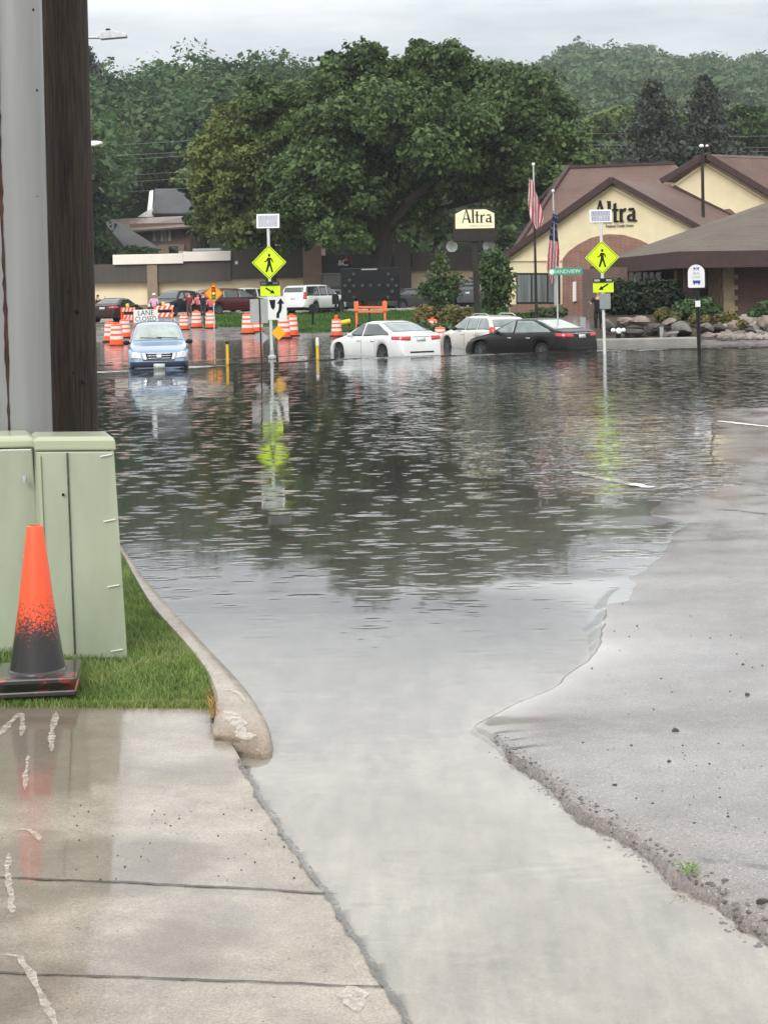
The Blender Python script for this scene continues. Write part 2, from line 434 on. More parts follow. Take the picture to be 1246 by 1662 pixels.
M['black'] = mat('black_paint', (.012, .012, .013), .45, var=.3, scale=5)
M['dark_metal'] = mat('dark_bronze_metal', (.035, .028, .026), .45, var=.25, scale=5, metal=.3)
M['galv'] = mat('galvanised_steel', (.50, .51, .51), .5, metal=.45, var=.14, scale=4, stretch=(3, 3, .6))
M['alu'] = mat('white_aluminium_post', (.66, .67, .66), .45, metal=.3, var=.08, scale=5)
M['grey_box'] = mat('grey_sheet_metal', (.27, .285, .29), .5, metal=.4, var=.1, scale=4)
M['sign_back'] = mat('sign_back_aluminium', (.36, .37, .36), .5, metal=.5, var=.1, scale=3)
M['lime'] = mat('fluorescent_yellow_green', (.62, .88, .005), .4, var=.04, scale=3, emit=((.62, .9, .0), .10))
M['amber'] = mat('orange_sign_face', (.90, .33, .01), .4, var=.05, scale=3)
M['marker'] = mat('yellow_marker_face', (.90, .44, .01), .4, var=.05, scale=3)
M['sign_white'] = mat('white_sign_face', (.74, .75, .74), .4, var=.04, scale=3)
M['sign_black'] = mat('black_sign_print', (.012, .012, .012), .5, var=.2)
M['sign_green'] = mat('green_sign_face', (.02, .30, .18), .4, var=.08, scale=4)
M['sign_blue'] = mat('blue_sign_print', (.03, .06, .36), .45, var=.15, scale=10)
M['sign_grey'] = mat('grey_sign_print', (.34, .38, .46), .45, var=.15, scale=10)
M['handicap'] = mat('faded_blue_sign', (.14, .24, .48), .5, var=.1)
M['solar'] = brick_mat('solar_cells', (.30, .31, .36), (.27, .28, .34), (.42, .42, .47), bw=.085, bh=.5, rough=.25)
M['orange'] = mat('orange_plastic', (.90, .11, .025), .4, var=.10, scale=5)
M['reflective'] = mat('white_reflective_band', (.80, .74, .70), .4, var=.08, scale=6)
M['rubber'] = mat('black_rubber', (.018, .018, .019), .7, var=.3, scale=8)
M['orange_paint'] = mat('orange_trailer_paint', (.80, .17, .06), .45, var=.14, scale=6)
M['yellow'] = mat('yellow_plastic', (.80, .48, .02), .45, var=.1, scale=6)
M['lamp_off'] = mat('unlit_lamp_lens', (.10, .11, .12), .25, var=.2)
M['lamp_red'] = mat('signal_red', (.55, .02, .015), .4, var=.1)
M['lamp_amber'] = mat('signal_amber', (.95, .62, .05), .4, var=.1)
M['lamp_green'] = mat('signal_green', (.02, .30, .10), .4, var=.1)
M['red_letter'] = mat('red_sign_letter', (.62, .02, .03), .4, var=.1)
M['flag_red'] = mat('flag_red', (.40, .025, .035), .8, var=.15, scale=4)
M['flag_white'] = mat('flag_white', (.66, .60, .60), .8, var=.08, scale=4)
M['flag_blue'] = mat('flag_blue', (.02, .025, .07), .8, var=.2, scale=4)
M['skin'] = mat('skin', (.52, .30, .21), .6, var=.08)
M['hair'] = mat('dark_hair', (.03, .022, .018), .6, var=.3, scale=20)
M['bark'] = mat('tree_bark', (.035, .029, .024), .9, var=.4, scale=3, bump=.03, stretch=(3, 3, .5))
M['stone_pale'] = mat('pale_concrete', (.42, .40, .36), .8, var=.15, scale=2, bump=.004)
M['tyre'] = mat('tyre_rubber', (.02, .02, .021), .7, var=.2, scale=9)
M['rim'] = mat('alloy_rim', (.17, .175, .18), .35, metal=.6, var=.1)
M['chrome'] = mat('chrome', (.62, .63, .64), .15, metal=.9, var=.08)
M['trim_black'] = mat('black_plastic_trim', (.022, .023, .025), .5, var=.2, scale=10)
M['car_glass'] = mat('car_window_glass', (.03, .042, .042), .04, spec=1.0, var=.4, scale=1.6)
M['car_glass_pale'] = mat('rain_wet_windscreen', (.30, .345, .32), .16, spec=.9, var=.22, scale=2.5)
M['car_glass_mid'] = mat('rain_wet_rear_glass', (.17, .21, .205), .10, spec=.9, var=.3, scale=2.5)
M['tail'] = mat('tail_lamp_red', (.50, .015, .02), .2, spec=.8, var=.15, scale=8)
M['headlamp'] = mat('headlamp_lens', (.60, .60, .54), .15, spec=.8, var=.15, scale=12)
M['plate'] = mat('licence_plate', (.55, .57, .56), .5, var=.3, scale=22)
def paint(name, c, metal=.0, coat=1.0, rough=.35): return mat(name, c, rough, metal=metal, var=.05, scale=2, coat=coat, coatr=.06)
# ------------------------------------------------------------------ terrain and water
def lerpx(pts, y):
    a = np.array(sorted(pts)); return np.interp(y, a[:, 0], a[:, 1])
def sstep(x, a, b):
    t = np.clip((x - a) / (b - a), 0, 1); return t * t * (3 - 2 * t)
def ground_z(X, Y):
    X = np.asarray(X, float); Y = np.asarray(Y, float)
    zl = np.interp(Y, [0, 8, 50, 66, 78, 86, 104, 115, 140, 400, 3000], [-.35, -.4, -.45, -.14, .0, .12, .60, .78, .9, 1.4, 2.5])
    zr = np.interp(Y, [0, 8, 50, 58.5, 60.5, 66, 80, 112, 140, 400, 3000], [-.35, -.4, -.42, -.12, .10, .42, .60, .78, .9, 1.4, 2.5])
    s = sstep(X, 4.0, 7.5) * (Y < 300) + (Y >= 300) * 0.5
    return zl * (1 - s) + zr * s
xs = np.concatenate([-np.geomspace(2500, 60, 22), np.linspace(-55, 55, 111), np.geomspace(60, 2500, 22)])
ys = np.concatenate([np.linspace(-40, 2, 6), np.linspace(6, 140, 180), np.geomspace(145, 3000, 30)])
gx, gy = np.meshgrid(xs, ys)
gz = ground_z(gx, gy) + fbm(gx, gy, .35, 3, 1) * .015 * (gy < 140)
gz = gz - 1.6 * (1 - sstep(gy, 1.0, 6.0)) * 0.2
M['road_far'] = wet_mat('wet_far_road', (.15, .135, .125), (.22, .20, .185), .25, .3, 1.0, .06, .3, grain=.003, dark=.8)
tag(grid_mesh('ground', gx, gy, gz, M['road_far']), 'wet grey ground running from the flooded street to the hills', 'ground', kind='structure')

def overlay(name, x0, x1, y0, y1, off, m, label, cat, nx=60, ny=60, kind='structure', fn=None):
    X, Y = np.meshgrid(np.linspace(0, 1, nx), np.linspace(y0, y1, ny))
    a = np.array([x0(y) if callable(x0) else x0 for y in Y[:, 0]])[:, None]; b = np.array([x1(y) if callable(x1) else x1 for y in Y[:, 0]])[:, None]
    X = a + (b - a) * X
    return tag(grid_mesh(name, X, Y, ground_z(X, Y) + off, m), label, cat, kind=kind)
M['turf'] = mat('far_turf', (.035, .085, .02), .85, col2=(.07, .15, .035), scale=1.2, bump=.03)
M['lot'] = wet_mat('parking_lot_pavement', (.24, .225, .21), (.33, .31, .285), .3, .2, .8, .12, .4, grain=.003, dark=.85)
overlay('grass_bank', lambda y: (330 - 623) / 2700 * y * (1 if y > 92 else .55), lambda y: 7.8 + (y - 84) * .06, 84.5, 111.5, .02, M['turf'], 'green grass bank sloping up from the road to the parking lot', 'lawn')
overlay('parking_lot', -60, 34, 111.7, 124, .03, M['lot'], 'pale parking lot in front of the shops', 'parking lot', ny=20)
overlay('lot_entrance', -60, lambda y: (330 - 623) / 2700 * y - .2, 97, 111.6, .03, M['lot'], 'paved lot entrance where onlookers stand', 'pavement', ny=20)
mb = MB()
k0, k1 = W(326, 511, 111.6), W(830, 498, 112)
mb.bar((k0.x, 111.6, ground_z(k0.x, 111.6) + .06), (k1.x, 111.6, ground_z(k1.x, 111.6) + .06), .25, .22)
tag(mb.build('lot_kerb', M['stone_pale'], bevel=.03), 'pale concrete kerb between grass bank and parking lot', 'kerb', kind='structure')
# pale pavement edge at the far right shore
mb = MB()
a, b = W(905, 566, 60.2), W(1132, 556, 60.2)
mb.box(((a.x + b.x) / 2, 60.3, .10), (b.x - a.x, .9, .30))
M['shore_stone'] = mat('wet_pavement_edge', (.23, .22, .20), .7, var=.25, scale=1.5, bump=.004)
tag(mb.build('shore_pavement', M['shore_stone'], bevel=.04), 'strip of pale pavement at the flood edge below the boulders', 'pavement', kind='structure')

# ---- near street: water edge and broken asphalt lip, as a boundary X(Y)
EDGE = [(1420, 638), (1246, 645), (1140, 648), (1165, 688), (1150, 722), (1172, 765), (1120, 786), (1050, 800), (1066, 835), (1082, 862), (1000, 945), (972, 1050), (900, 1120), (778, 1180)]
LIP = [(778, 1180), (850, 1236), (930, 1300), (1000, 1347), (1080, 1402), (1115, 1425), (1170, 1457), (1246, 1514), (1400, 1632), (1700, 1860), (2100, 2200)]
eb = [(G(x, y, 0).y, G(x, y, 0).x) for x, y in EDGE[1:]]
lb = [(G(x, y, .02).y, G(x, y, .02).x) for x, y in LIP]
LIPY = lb[0][0]
def edge_x(Y): return lerpx(eb + lb[1:], Y)
rows = [3.0]
while rows[-1] < 29.6: rows.append(rows[-1] * 1.0035)
rows = np.array(rows)
us = np.concatenate([[-26, -18, -12, -8, -5, -3.5, -2.5, -1.8, -1.2, -.8, -.5, -.3, -.18, -.09, -.045, -.02], [0.0, .012, .025, .04, .06, .09, .13, .18, .25, .35, .5, .7, .95, 1.2, 1.5, 1.9, 2.4, 3, 3.8, 4.6, 5.6, 7, 9, 12, 16, 22]])
U, Y = np.meshgrid(us, rows)
isl = 1 - sstep(Y, LIPY - .9, LIPY + .5)                       # 1 where the asphalt ends in a broken lip
jit = (fbm(Y * 1.0, Y * 0, 9, 4, 3) * .05 + fbm(Y, Y * 0, 42, 3, 4) * .016) * isl
jit2 = (fbm(Y, Y * 0, 2.6, 4, 23) * .10 + fbm(Y, Y * 0, 11, 2, 24) * .012) * (1 - isl) * np.interp(Y, [8, 10, 30], [.6, 1, 2.2])
X = edge_x(Y) + U + jit2 * np.exp(-np.abs(U) / .22) * .8 + jit * np.exp(-np.abs(U) / .25)
fine = fbm(X, Y, 2.2, 3, 5) * .006 + fbm(X, Y, .55, 3, 6) * .012
shore = np.where(U >= 0, (U - .35 * (1 - np.exp(-U / .35)) * .6 * (1 - sstep(Y, 10, 13.5))) * .013 * np.exp(-U / 14), U * (.022 + 1.3 * (1 - sstep(Y, 9.0, 12.5))))
zw = shore + fine * np.clip(.45 + np.abs(U) * .4, 0, 1.4) + fbm(X, Y, 9, 2, 25) * .0007 + np.maximum(0, Y - 29) * -.1
rough = (fbm(X, Y, 28, 3, 8) * .007 + fbm(X, Y, 60, 2, 9) * .003) * np.exp(-np.maximum(U, 0) / .09)
zl = np.where(U >= 0, .030 + .02 * (1 - np.exp(-U / .10)) + U * .012 + fine * .4 + rough, np.maximum(-.16, .028 + U * 1.5))
Z = zw * (1 - isl) + zl * isl
Z = np.where((isl > .02) & (U < -.15), np.minimum(Z, -.14), Z)
M['asphalt'] = wet_mat('wet_asphalt', (.18, .148, .134), (.265, .230, .212), .7, .65, 1.0, .06, .30, coarse=1.5, puddle=.3, grain=.003, speck=(34, .10, (.38, .36, .34)), dark=.92)
sheen = np.exp(-np.maximum(U, 0) / np.interp(Y, [7.5, 11, 13.5, 16, 30], [.35, 1.1, .5, .3, .35]) * (1 + .5 * fbm(X, Y, 3, 3, 17))) * sstep(Y, LIPY - 1.2, LIPY + .3)
asphalt = tag(grid_mesh('street', X, Y, Z, M['asphalt'], attr={'puddle': np.clip(sheen + .8 * sstep(fbm(X, Y * .6, .9, 4, 18), .15, .9), 0, 1), 'silt': np.clip(np.where(U < 0, 1, np.exp(-U / .22) * (.7 + .5 * fbm(X, Y, 5, 3, 19))), 0, 1) * (1 - sstep(Y, 9.5, 14)) * sstep(Y, LIPY - .5, LIPY + .4)}), 'wet worn asphalt street with a broken edge, half under the flood', 'road', kind='structure')
asph_bvh = BVHTree.FromPolygons([tuple(v.co) for v in asphalt.data.vertices], [tuple(p.vertices) for p in asphalt.data.polygons])
def street_z(x, y, default=0.0):
    h = asph_bvh.ray_cast(Vector((x, y, 5)), Vector((0, 0, -1)))
    return h[0].z if h[0] is not None else default

# ---- concrete gutter pan and driveway slab
SEAM = [(384, 1222), (432, 1312), (482, 1386), (532, 1452), (600, 1560), (668, 1668), (760, 1830), (900, 2060)]
sb = [(G(x, y, .03).y, G(x, y, .03).x) for x, y in SEAM] + [(G(x, y, .13).y, G(x, y, .13).x + .04) for x, y in ((352, 1132), (334, 1086), (299, 1041), (249, 984), (221, 939), (203, 904))]
def seam_x(Y): return lerpx(sb, Y)
def pan_z(X, Y):
    a, b = seam_x(Y), edge_x(Y)
    t = np.clip((X - a) / np.maximum(b - a, .3), 0, 1)
    base = np.interp(Y, [2.8, 4.2, 5.5, 6.6, 7.6, 9.0, 11, 13.5], [-.012, -.012, -.012, -.014, -.018, -.032, -.075, -.22])
    return base - .010 * np.sin(np.clip(t, 0, 1) * PI) + fbm(X, Y, 1.6, 4, 11) * .003
rows = np.linspace(2.9, 13.4, 200); ts = np.linspace(0, 1, 60)
T, Y = np.meshgrid(ts, rows)
X0 = seam_x(Y) - .02 - .22 * sstep(Y, 7.5, 7.75); X1 = edge_x(Y) + .02 + .3 * sstep(Y, LIPY + .5, LIPY + .9)
X = X0 + (X1 - X0) * T
M['pan'] = wet_mat('wet_gutter_concrete', (.325, .29, .255), (.42, .385, .345), .8, .0, .05, .05, .2, grain=.0008, coarse=.5, dark=.96, wetscale=1.3)
tag(grid_mesh('gutter', X, Y, pan_z(X, Y), M['pan']), 'pale concrete gutter apron under a running film of rain water', 'gutter', kind='structure')
YB = 8.58
def slab_z(X, Y): return pan_z(seam_x(Y), Y) * .2 + .020 + np.clip(seam_x(Y) - X, 0, 3) * .030 + np.clip(Y - 7.2, 0, 2) * .03
rows = np.linspace(2.9, YB, 240); T, Y = np.meshgrid(np.linspace(0, 1, 150), rows)
X1 = np.where(Y > 7.85, np.interp(Y, [7.85, 8.06, YB], [float(seam_x(np.array(7.85))), G(366, 1190, .08).x, G(354, 1135, .1).x]), seam_x(Y)); X = -4.5 + (X1 + 4.5) * T
Z = slab_z(X, Y) + fbm(X, Y, 1.1, 4, 12) * .003
M['slab'] = wet_mat('wet_driveway_concrete', (.305, .252, .20), (.40, .345, .285), .9, .55, 1.0, .05, .28, puddle=.66, grain=.0022, speck=(16, .035, (.06, .05, .04)), dark=.8, wetscale=.8, ripple=.01, wst=(.7, 1.0, 1))
def soak(X, Y):
    px = CX + X / Y * F; py = CY + (H - .06) * F / Y - ROLL * (px - CX); nzz = fbm(X, Y, 5, 4, 14)
    a = sstep(-(px - 200 - 22 * nzz), -14, 14) * sstep(-(py - np.where(px < 128, 1295, 1262) - 28 * nzz), -22, 22)
    b = sstep(nzz + .9 * fbm(X, Y, 1.3, 3, 15), .0, .7) * .75
    return np.clip(np.maximum(a * np.where(px < 130, 1.0, .68), b), 0, 1)
slab = tag(grid_mesh('driveway', X, Y, Z, M['slab'], attr={'puddle': soak(X, Y)}), 'wet tan concrete driveway slab in the near left corner', 'driveway', kind='structure')

def strip(pts, w, zfun, off, m, name, label, cat, jitter=0.0, seed=1, kind='structure', parent=None):
    """a thin ribbon laid on the surface zfun along photo pixels"""
    P = []
    for i, (x, y) in enumerate(pts):
        z = .03
        for _ in range(4):
            p = G(x, y, z); z = float(zfun(p.x, p.y)) + off
        P.append(Vector((p.x, p.y, z)))
    Q = []
    for a, b in zip(P, P[1:]):
        n_ = max(2, int((b - a).length / .03))
        Q += [a.lerp(b, k / n_) for k in range(n_)]
    Q.append(P[-1])
    r = random.Random(seed); vs = []; fs = []
    for i, p in enumerate(Q):
        t = (Q[min(i + 1, len(Q) - 1)] - Q[max(i - 1, 0)]); t.z = 0; t.normalize(); nn = Vector((-t.y, t.x, 0))
        j = jitter * .9 * (math.sin(i * .41 + seed) + .6 * math.sin(i * 1.07 + seed * 2) + .35 * math.sin(i * 2.3 + seed) + r.uniform(-.9, .9)) * (.45 if 'paint' in name else 1) ; ww = w * (1 + (.25 * math.sin(i * .63 + seed * 3) + r.uniform(-.3, .3)) * (jitter > 0)) * (.25 + .75 * min(1, min(i, len(Q) - 1 - i) / 1.5))
        for sgn in (-1, 1):
            q = p + nn * (sgn * ww / 2 + j); q.z = float(zfun(q.x, q.y)) + off; vs.append(q)
        if i: fs.append((2 * i - 2, 2 * i - 1, 2 * i + 1, 2 * i))
    mb = MB().add(vs, fs)
    return tag(mb.build(name, m, parent), label, cat, kind=kind)
def szf(x, y): return float(slab_z(np.array(x), np.array(y)) + fbm(np.array([x]), np.array([y]), 1.1, 4, 12)[0] * .003)
M['joint'] = mat('dark_joint_dirt', (.07, .062, .052), .6, var=.6, scale=30, coat=.4)
def worn(name, c, lo, hi, sc):
    n = NT(name); P = n.n('ShaderNodeNewGeometry').outputs['Position']
    f = n.ramp(n.noise(P, sc, 5, .75), [(lo, (0,) * 3), (hi, (.9,) * 3)])
    b = n.n('ShaderNodeBsdfPrincipled', {'Base Color': (*c, 1), 'Roughness': .5, 'Coat Weight': .4, 'Coat Roughness': .2}).outputs[0]
    return n.done(n.n('ShaderNodeMixShader', {0: f, 1: n.n('ShaderNodeBsdfTransparent').outputs[0], 2: b}).outputs[0])
M['chalk'] = worn('worn_white_paint', (.58, .52, .45), .30, .72, 30)
M['seam'] = worn('seam_dirt', (.085, .078, .066), .36, .56, 26)
strip([(-30, 1422), (200, 1431), (420, 1442), (548, 1450)], .014, szf, .0035, M['joint'], 'driveway_joint', 'nearer dark joint line across the driveway slab', 'joint', .003, 1)
strip([(-30, 1577), (300, 1588), (628, 1601)], .010, szf, .0035, M['joint'], 'driveway_joint', 'lowest dark joint line across the driveway slab', 'joint', .003, 2)
def seamf(x, y): return max(szf(x, y), float(pan_z(np.array(x), np.array(y))))
strip([(388, 1232), (434, 1314), (484, 1388), (532, 1452), (600, 1560), (668, 1668), (720, 1760)], .026, seamf, .005, M['seam'], 'seam_crack', 'dark crack between driveway slab and gutter', 'crack', .005, 3)
for i, (pts, w) in enumerate([([(-5, 1196), (14, 1176), (34, 1157)], .03), ([(37, 1157), (36, 1194)], .026), ([(92, 1154), (86, 1180), (83, 1220)], .028), ([(45, 1226), (41, 1282)], .018),
              ([(22, 1346), (46, 1346), (60, 1354), (66, 1364)], .024), ([(14, 1385), (13, 1425), (22, 1482)], .022), ([(8, 1548), (34, 1552), (50, 1580), (64, 1610), (96, 1668)], .022), ([(572, 1600), (578, 1642)], .075)]):
    strip(pts, w, seamf if i == 7 else szf, .004, M['chalk'], 'paint_mark', 'worn white survey paint mark on the wet driveway', 'marking', .006, 10 + i)

# ---- kerb, lawn
KI = [(354, 1203, .035), (349, 1180, .10), (352, 1132, .13), (334, 1086, .135), (299, 1041, .135), (249, 984, .135), (221, 939, .135), (203, 904, .135)]
KO = [(428, 1219), (441, 1192), (426, 1148), (398, 1103), (344, 1046), (291, 989), (240, 939), (213, 903)]
st = [(G(a, b, z), G(c - (0 if i < 2 else 4 if i == 2 else 12 if d > 950 else 5), d, max(.02, z - .035)), z) for i, ((a, b, z), (c, d)) in enumerate(zip(KI, KO))]
def cat_sm(P, n):
    out = []
    for i in range(len(P) - 1):
        p0, p1, p2, p3 = P[max(i - 1, 0)], P[i], P[i + 1], P[min(i + 2, len(P) - 1)]
        for k in range(n):
            t = k / n
            out.append(.5 * ((2 * p1) + (-p0 + p2) * t + (2 * p0 - 5 * p1 + 4 * p2 - p3) * t * t + (-p0 + 3 * p1 - 3 * p2 + p3) * t ** 3))
    return out + [P[-1]]
I = cat_sm([s[0] for s in st], 8); O = cat_sm([s[1] for s in st], 8)
dv = (I[-1] - I[-6]).normalized(); wv = O[-1] - I[-1]
for L_ in (3, 8, 16, 30): I.append(I[len(st) * 8 - 8] + dv * L_ + Vector((-.012 * L_ * L_, 0, 0))); O.append(I[-1] + wv)
vs, fs = [], []
for i, (a, b) in enumerate(zip(I, O)):
    zt = a.z; b = Vector((b.x, b.y, 0))
    def q(f, z): return Vector((a.x + (b.x - a.x) * f, a.y + (b.y - a.y) * f, z))
    vs += [q(-.03, -.12), q(-.03, zt - .012), q(.03, zt), q(.48, zt), q(.78, zt - .008), q(.92, zt - .024), q(.99, zt - .05), q(1.03, zt - .10), q(1.06, -.25)]
    if i:
        o_ = 9 * (i - 1)
        for k in range(8): fs.append((o_ + k, o_ + k + 1, o_ + k + 10, o_ + k + 9))
fs.append(tuple(range(9)))
M['kerb'] = wet_mat('wet_kerb_concrete', (.27, .205, .152), (.42, .35, .28), 1.1, .3, .9, .10, .4, grain=.0025, dark=.85, speck=(30, .05, (.1, .08, .06)))
tag(MB().add(vs, fs).build('kerb', M['kerb'], smooth=True), 'rounded tan kerb curving beside the grass and ending in a nose', 'kerb', kind='structure')
ki = [(p.y, p.x) for p in I]
def kerb_in(Y): return lerpx(ki, Y)
def kerbf(x, y):
    return 0.0
for pts, w, lb_ in (([(364, 1153), (388, 1172), (402, 1200)], .07, 'broad white paint stripe on the kerb nose'), ([(356, 1121), (374, 1119), (388, 1126), (398, 1140)], .02, 'thin curved white paint line across the kerb')):
    P = []
    for x, y in pts:
        z = .13 if y < 1185 else .11
        p = G(x, y, z); P.append(p)
    kb = [o for o in COL.objects if o.name == 'kerb'][0]
    bv = BVHTree.FromPolygons([tuple(v.co) for v in kb.data.vertices], [tuple(p.vertices) for p in kb.data.polygons])
    def kz(x, y):
        h = bv.ray_cast(Vector((x, y, 2)), Vector((0, 0, -1))); return h[0].z if h[0] is not None else .1
    strip(pts, w, kz, .004, M['chalk'], 'paint_mark', lb_, 'marking', .006, 31)
rows = np.linspace(YB - .02, 24, 160); T, Y = np.meshgrid(np.linspace(0, 1, 50), rows)
X1 = kerb_in(Y) - .004; X = -14 + (X1 + 14) * T ** .6
def lawn_z(X, Y):
    full = .112 + .012 * np.clip(kerb_in(Y) - X, 0, 3) + fbm(X, Y, 2.0, 3, 21) * .008
    f = sstep(Y, YB - .03, YB + .45)
    return (slab_z(X, np.minimum(Y, YB)) - .004) * (1 - f) + full * f
M['soil'] = mat('lawn_soil', (.045, .065, .022), .95, col2=(.08, .12, .04), scale=9, bump=.01)
tag(grid_mesh('lawn', X, Y, lawn_z(X, Y), M['soil']), 'grassy soil strip between driveway and flooded street', 'lawn', kind='structure')
def blades(n, sampler, zf, h0, h1, w, seed, lean=.5):
    r = np.random.default_rng(seed); P = sampler(n, r); n = len(P)
    z = zf(P[:, 0], P[:, 1]); a = r.uniform(0, 2 * PI, n); h = r.uniform(h0, h1, n); ln = r.uniform(.1, lean, n) * h; b = a + r.uniform(-.6, .6, n)
    dx, dy = np.cos(a), np.sin(a); wx, wy = -dy * w, dx * w
    base = np.stack([P[:, 0], P[:, 1], z - .004], -1)
    v = [base + np.stack([wx, wy, 0 * wx], -1), base - np.stack([wx, wy, 0 * wx], -1)]
    mid = base + np.stack([dx * ln * .35, dy * ln * .35, h * .6], -1)
    v += [mid - np.stack([wx, wy, 0 * wx], -1) * .7, mid + np.stack([wx, wy, 0 * wx], -1) * .7]
    tip = base + np.stack([np.cos(b) * ln, np.sin(b) * ln, h], -1)
    v += [tip - np.stack([wx, wy, 0 * wx], -1) * .1, tip + np.stack([wx, wy, 0 * wx], -1) * .1]
    V = np.stack(v, 1).reshape(-1, 3); k = np.arange(n)[:, None] * 6
    return V, np.concatenate([k + np.array([[0, 1, 2, 3]]), k + np.array([[3, 2, 4, 5]])])
def lawn_sample(n, r):
    y = YB + .02 + (r.random(n) ** 1.7) * 7.5; x1 = kerb_in(y) - .01 + r.normal(0, .012, n)
    x = x1 - (r.random(n) ** 1.25) * (1.9 + .12 * (y - 8))
    y = np.where(y < YB + .10, YB + .05 - np.abs(r.normal(0, .035, n)), y)
    return np.stack([x, y], -1)
M['grass'] = leaf_mat('wet_lawn_grass', (.095, .155, .035), (.28, .39, .11), 4.0, .3, tint=(.34, .35, .14))
V, Q = blades(60000, lawn_sample, lawn_z, .016, .048, .0024, 5, 1.1)
tag(np_mesh('lawn_grass', V, Q, M['grass']), 'lush wet lawn grass round the cabinet and along the kerb', 'grass', kind='stuff')
# far turf blades, coarse
def bank_sample(n, r):
    y = 84.6 + r.random(n) * 26.6; x0 = (330 - 623) / 2700 * y * np.where(y > 92, 1, .55); x1 = 7.6 + (y - 84) * .06
    return np.stack([x0 + (x1 - x0) * r.random(n), y], -1)
M['far_grass'] = leaf_mat('bank_grass', (.03, .085, .012), (.085, .18, .03), .4, .3, tint=(.13, .16, .05))
V, Q = blades(26000, bank_sample, ground_z, .08, .2, .03, 6, .8)
tag(np_mesh('bank_grass', V, Q, M['far_grass']), 'green grass on the bank below the parking lot', 'grass', kind='stuff')
# dead weed in the kerb joint
r_ = random.Random(4); mb = MB()
for _ in range(90):
    px, py = r_.gauss(346, 5), r_.uniform(1120, 1165); p = G(px, py, .10)
    a = r_.uniform(0, 6.28); l = r_.uniform(.02, .07)
    q = p + Vector((math.cos(a) * l * .7, math.sin(a) * l * .7, l * r_.uniform(.3, 1)))
    s_ = Vector((-math.sin(a), math.cos(a), 0)) * .003
    mb.add([p - s_, p + s_, q + s_ * .2, q - s_ * .2], [(0, 1, 2, 3)])
M['straw'] = leaf_mat('dead_weed', (.30, .16, .04), (.55, .34, .10), 8, .3)
tag(mb.build('weed_tuft', M['straw']), 'yellow dead weed growing in the joint beside the kerb nose', 'weed')
mb = MB()
for k in range(14):
    p = G(352 + r_.gauss(0, 3) + k * .35, 1150 + k * 4, .075 - k * .003); mb.sphere(p, (r_.uniform(.008, .02), r_.uniform(.008, .02), r_.uniform(.006, .012)), 7, 5)
tag(mb.build('joint_dirt', M['joint']), 'dark dirt packed in the joint below the dead weed', 'dirt', kind='stuff')
# loose stones
mb = MB(); r_ = random.Random(12)
spots = [(1212, 1128, 1.6), (1096, 1186, 1.5), (1033, 1016, .8), (1235, 1466, 1.6), (1010, 980, .5), (1085, 1236, .9), (1024, 1210, .7), (997, 1274, .8), (945, 1205, .5), (1205, 1078, .7), (1236, 1080, .6), (1180, 1320, .5), (1120, 1000, .5), (1060, 1150, .5), (1150, 1240, .5), (960, 1085, .6)]
for _ in range(110):
    spots.append((r_.uniform(985, 1246), r_.uniform(930, 1390), r_.choice([.18, .25, .25, .35, .5])))
for x, y, s_ in spots:
    if y > 1150 and x < 800 + (y - 1150) * 1.3: continue
    p = G(x, y, .05); z = street_z(p.x, p.y, .05); p = G(x, y, z); z = street_z(p.x, p.y, .05)
    s_ *= .011; rock_mesh(mb, (p.x, p.y, z + s_ * .25), (s_ * r_.uniform(.7, 1.4), s_ * r_.uniform(.7, 1.3), s_ * r_.uniform(.5, .8)), int(x * 7 + y), 8, 6)
for _ in range(60):
    x, y = r_.uniform(120, 520), r_.uniform(1300, 1430)
    if x > 400 + (y - 1240) * .6: continue
    p = G(x, y, .05); z = szf(p.x, p.y); p = G(x, y, z); s_ = r_.choice([.002, .003, .004])
    mb.sphere((p.x, p.y, z + s_ * .3), s_, 6, 4)
M['pebble'] = mat('wet_pebble', (.06, .055, .05), .35, var=.5, scale=20)
tag(mb.build('pebbles', M['pebble'], smooth=True), 'loose dark pebbles scattered on the wet street and slab', 'pebbles', kind='stuff')
# broken asphalt crumbs along the lip, weed in it
mb = MB()
for _ in range(700):
    Yr = r_.uniform(3.9, LIPY - .15); s_ = r_.choice([.003, .004, .006, .008, .011]); f = (LIPY - Yr) / (LIPY - 4)
    s_ *= .5 + f; x = float(edge_x(np.array(Yr))) + r_.gauss(.0, .035)
    z = max(street_z(x, Yr, 0), float(pan_z(np.array(x), np.array(Yr))))
    rock_mesh(mb, (x, Yr, z + s_ * .05), (s_ * r_.uniform(.7, 1.5), s_ * r_.uniform(.7, 1.4), s_ * r_.uniform(.4, .8)), _, 7, 5)
M['crumb'] = mat('broken_asphalt', (.05, .047, .045), .6, col2=(.22, .20, .185), scale=14)
tag(mb.build('asphalt_crumbs', M['crumb']), 'crumbled asphalt along the broken street edge', 'rubble', kind='stuff')
mb = MB()
for _ in range(40):
    p = G(r_.gauss(1112, 9), r_.gauss(1410, 4), .05); a = r_.uniform(0, 6.28); l = r_.uniform(.015, .04)
    q = p + Vector((math.cos(a) * l, math.sin(a) * l, l * .5)); s_ = Vector((-math.sin(a), math.cos(a), 0)) * .004
    mb.add([p - s_, p + s_, q + s_ * .3, q - s_ * .3], [(0, 1, 2, 3)])
tag(mb.build('moss_tuft', M['grass']), 'small green tuft in the broken asphalt edge', 'weed')
M['crack'] = worn('street_crack_streak', (.06, .055, .05), .38, .55, 14)  # added dark ribbons: some stand in for water streaks, others are cracks
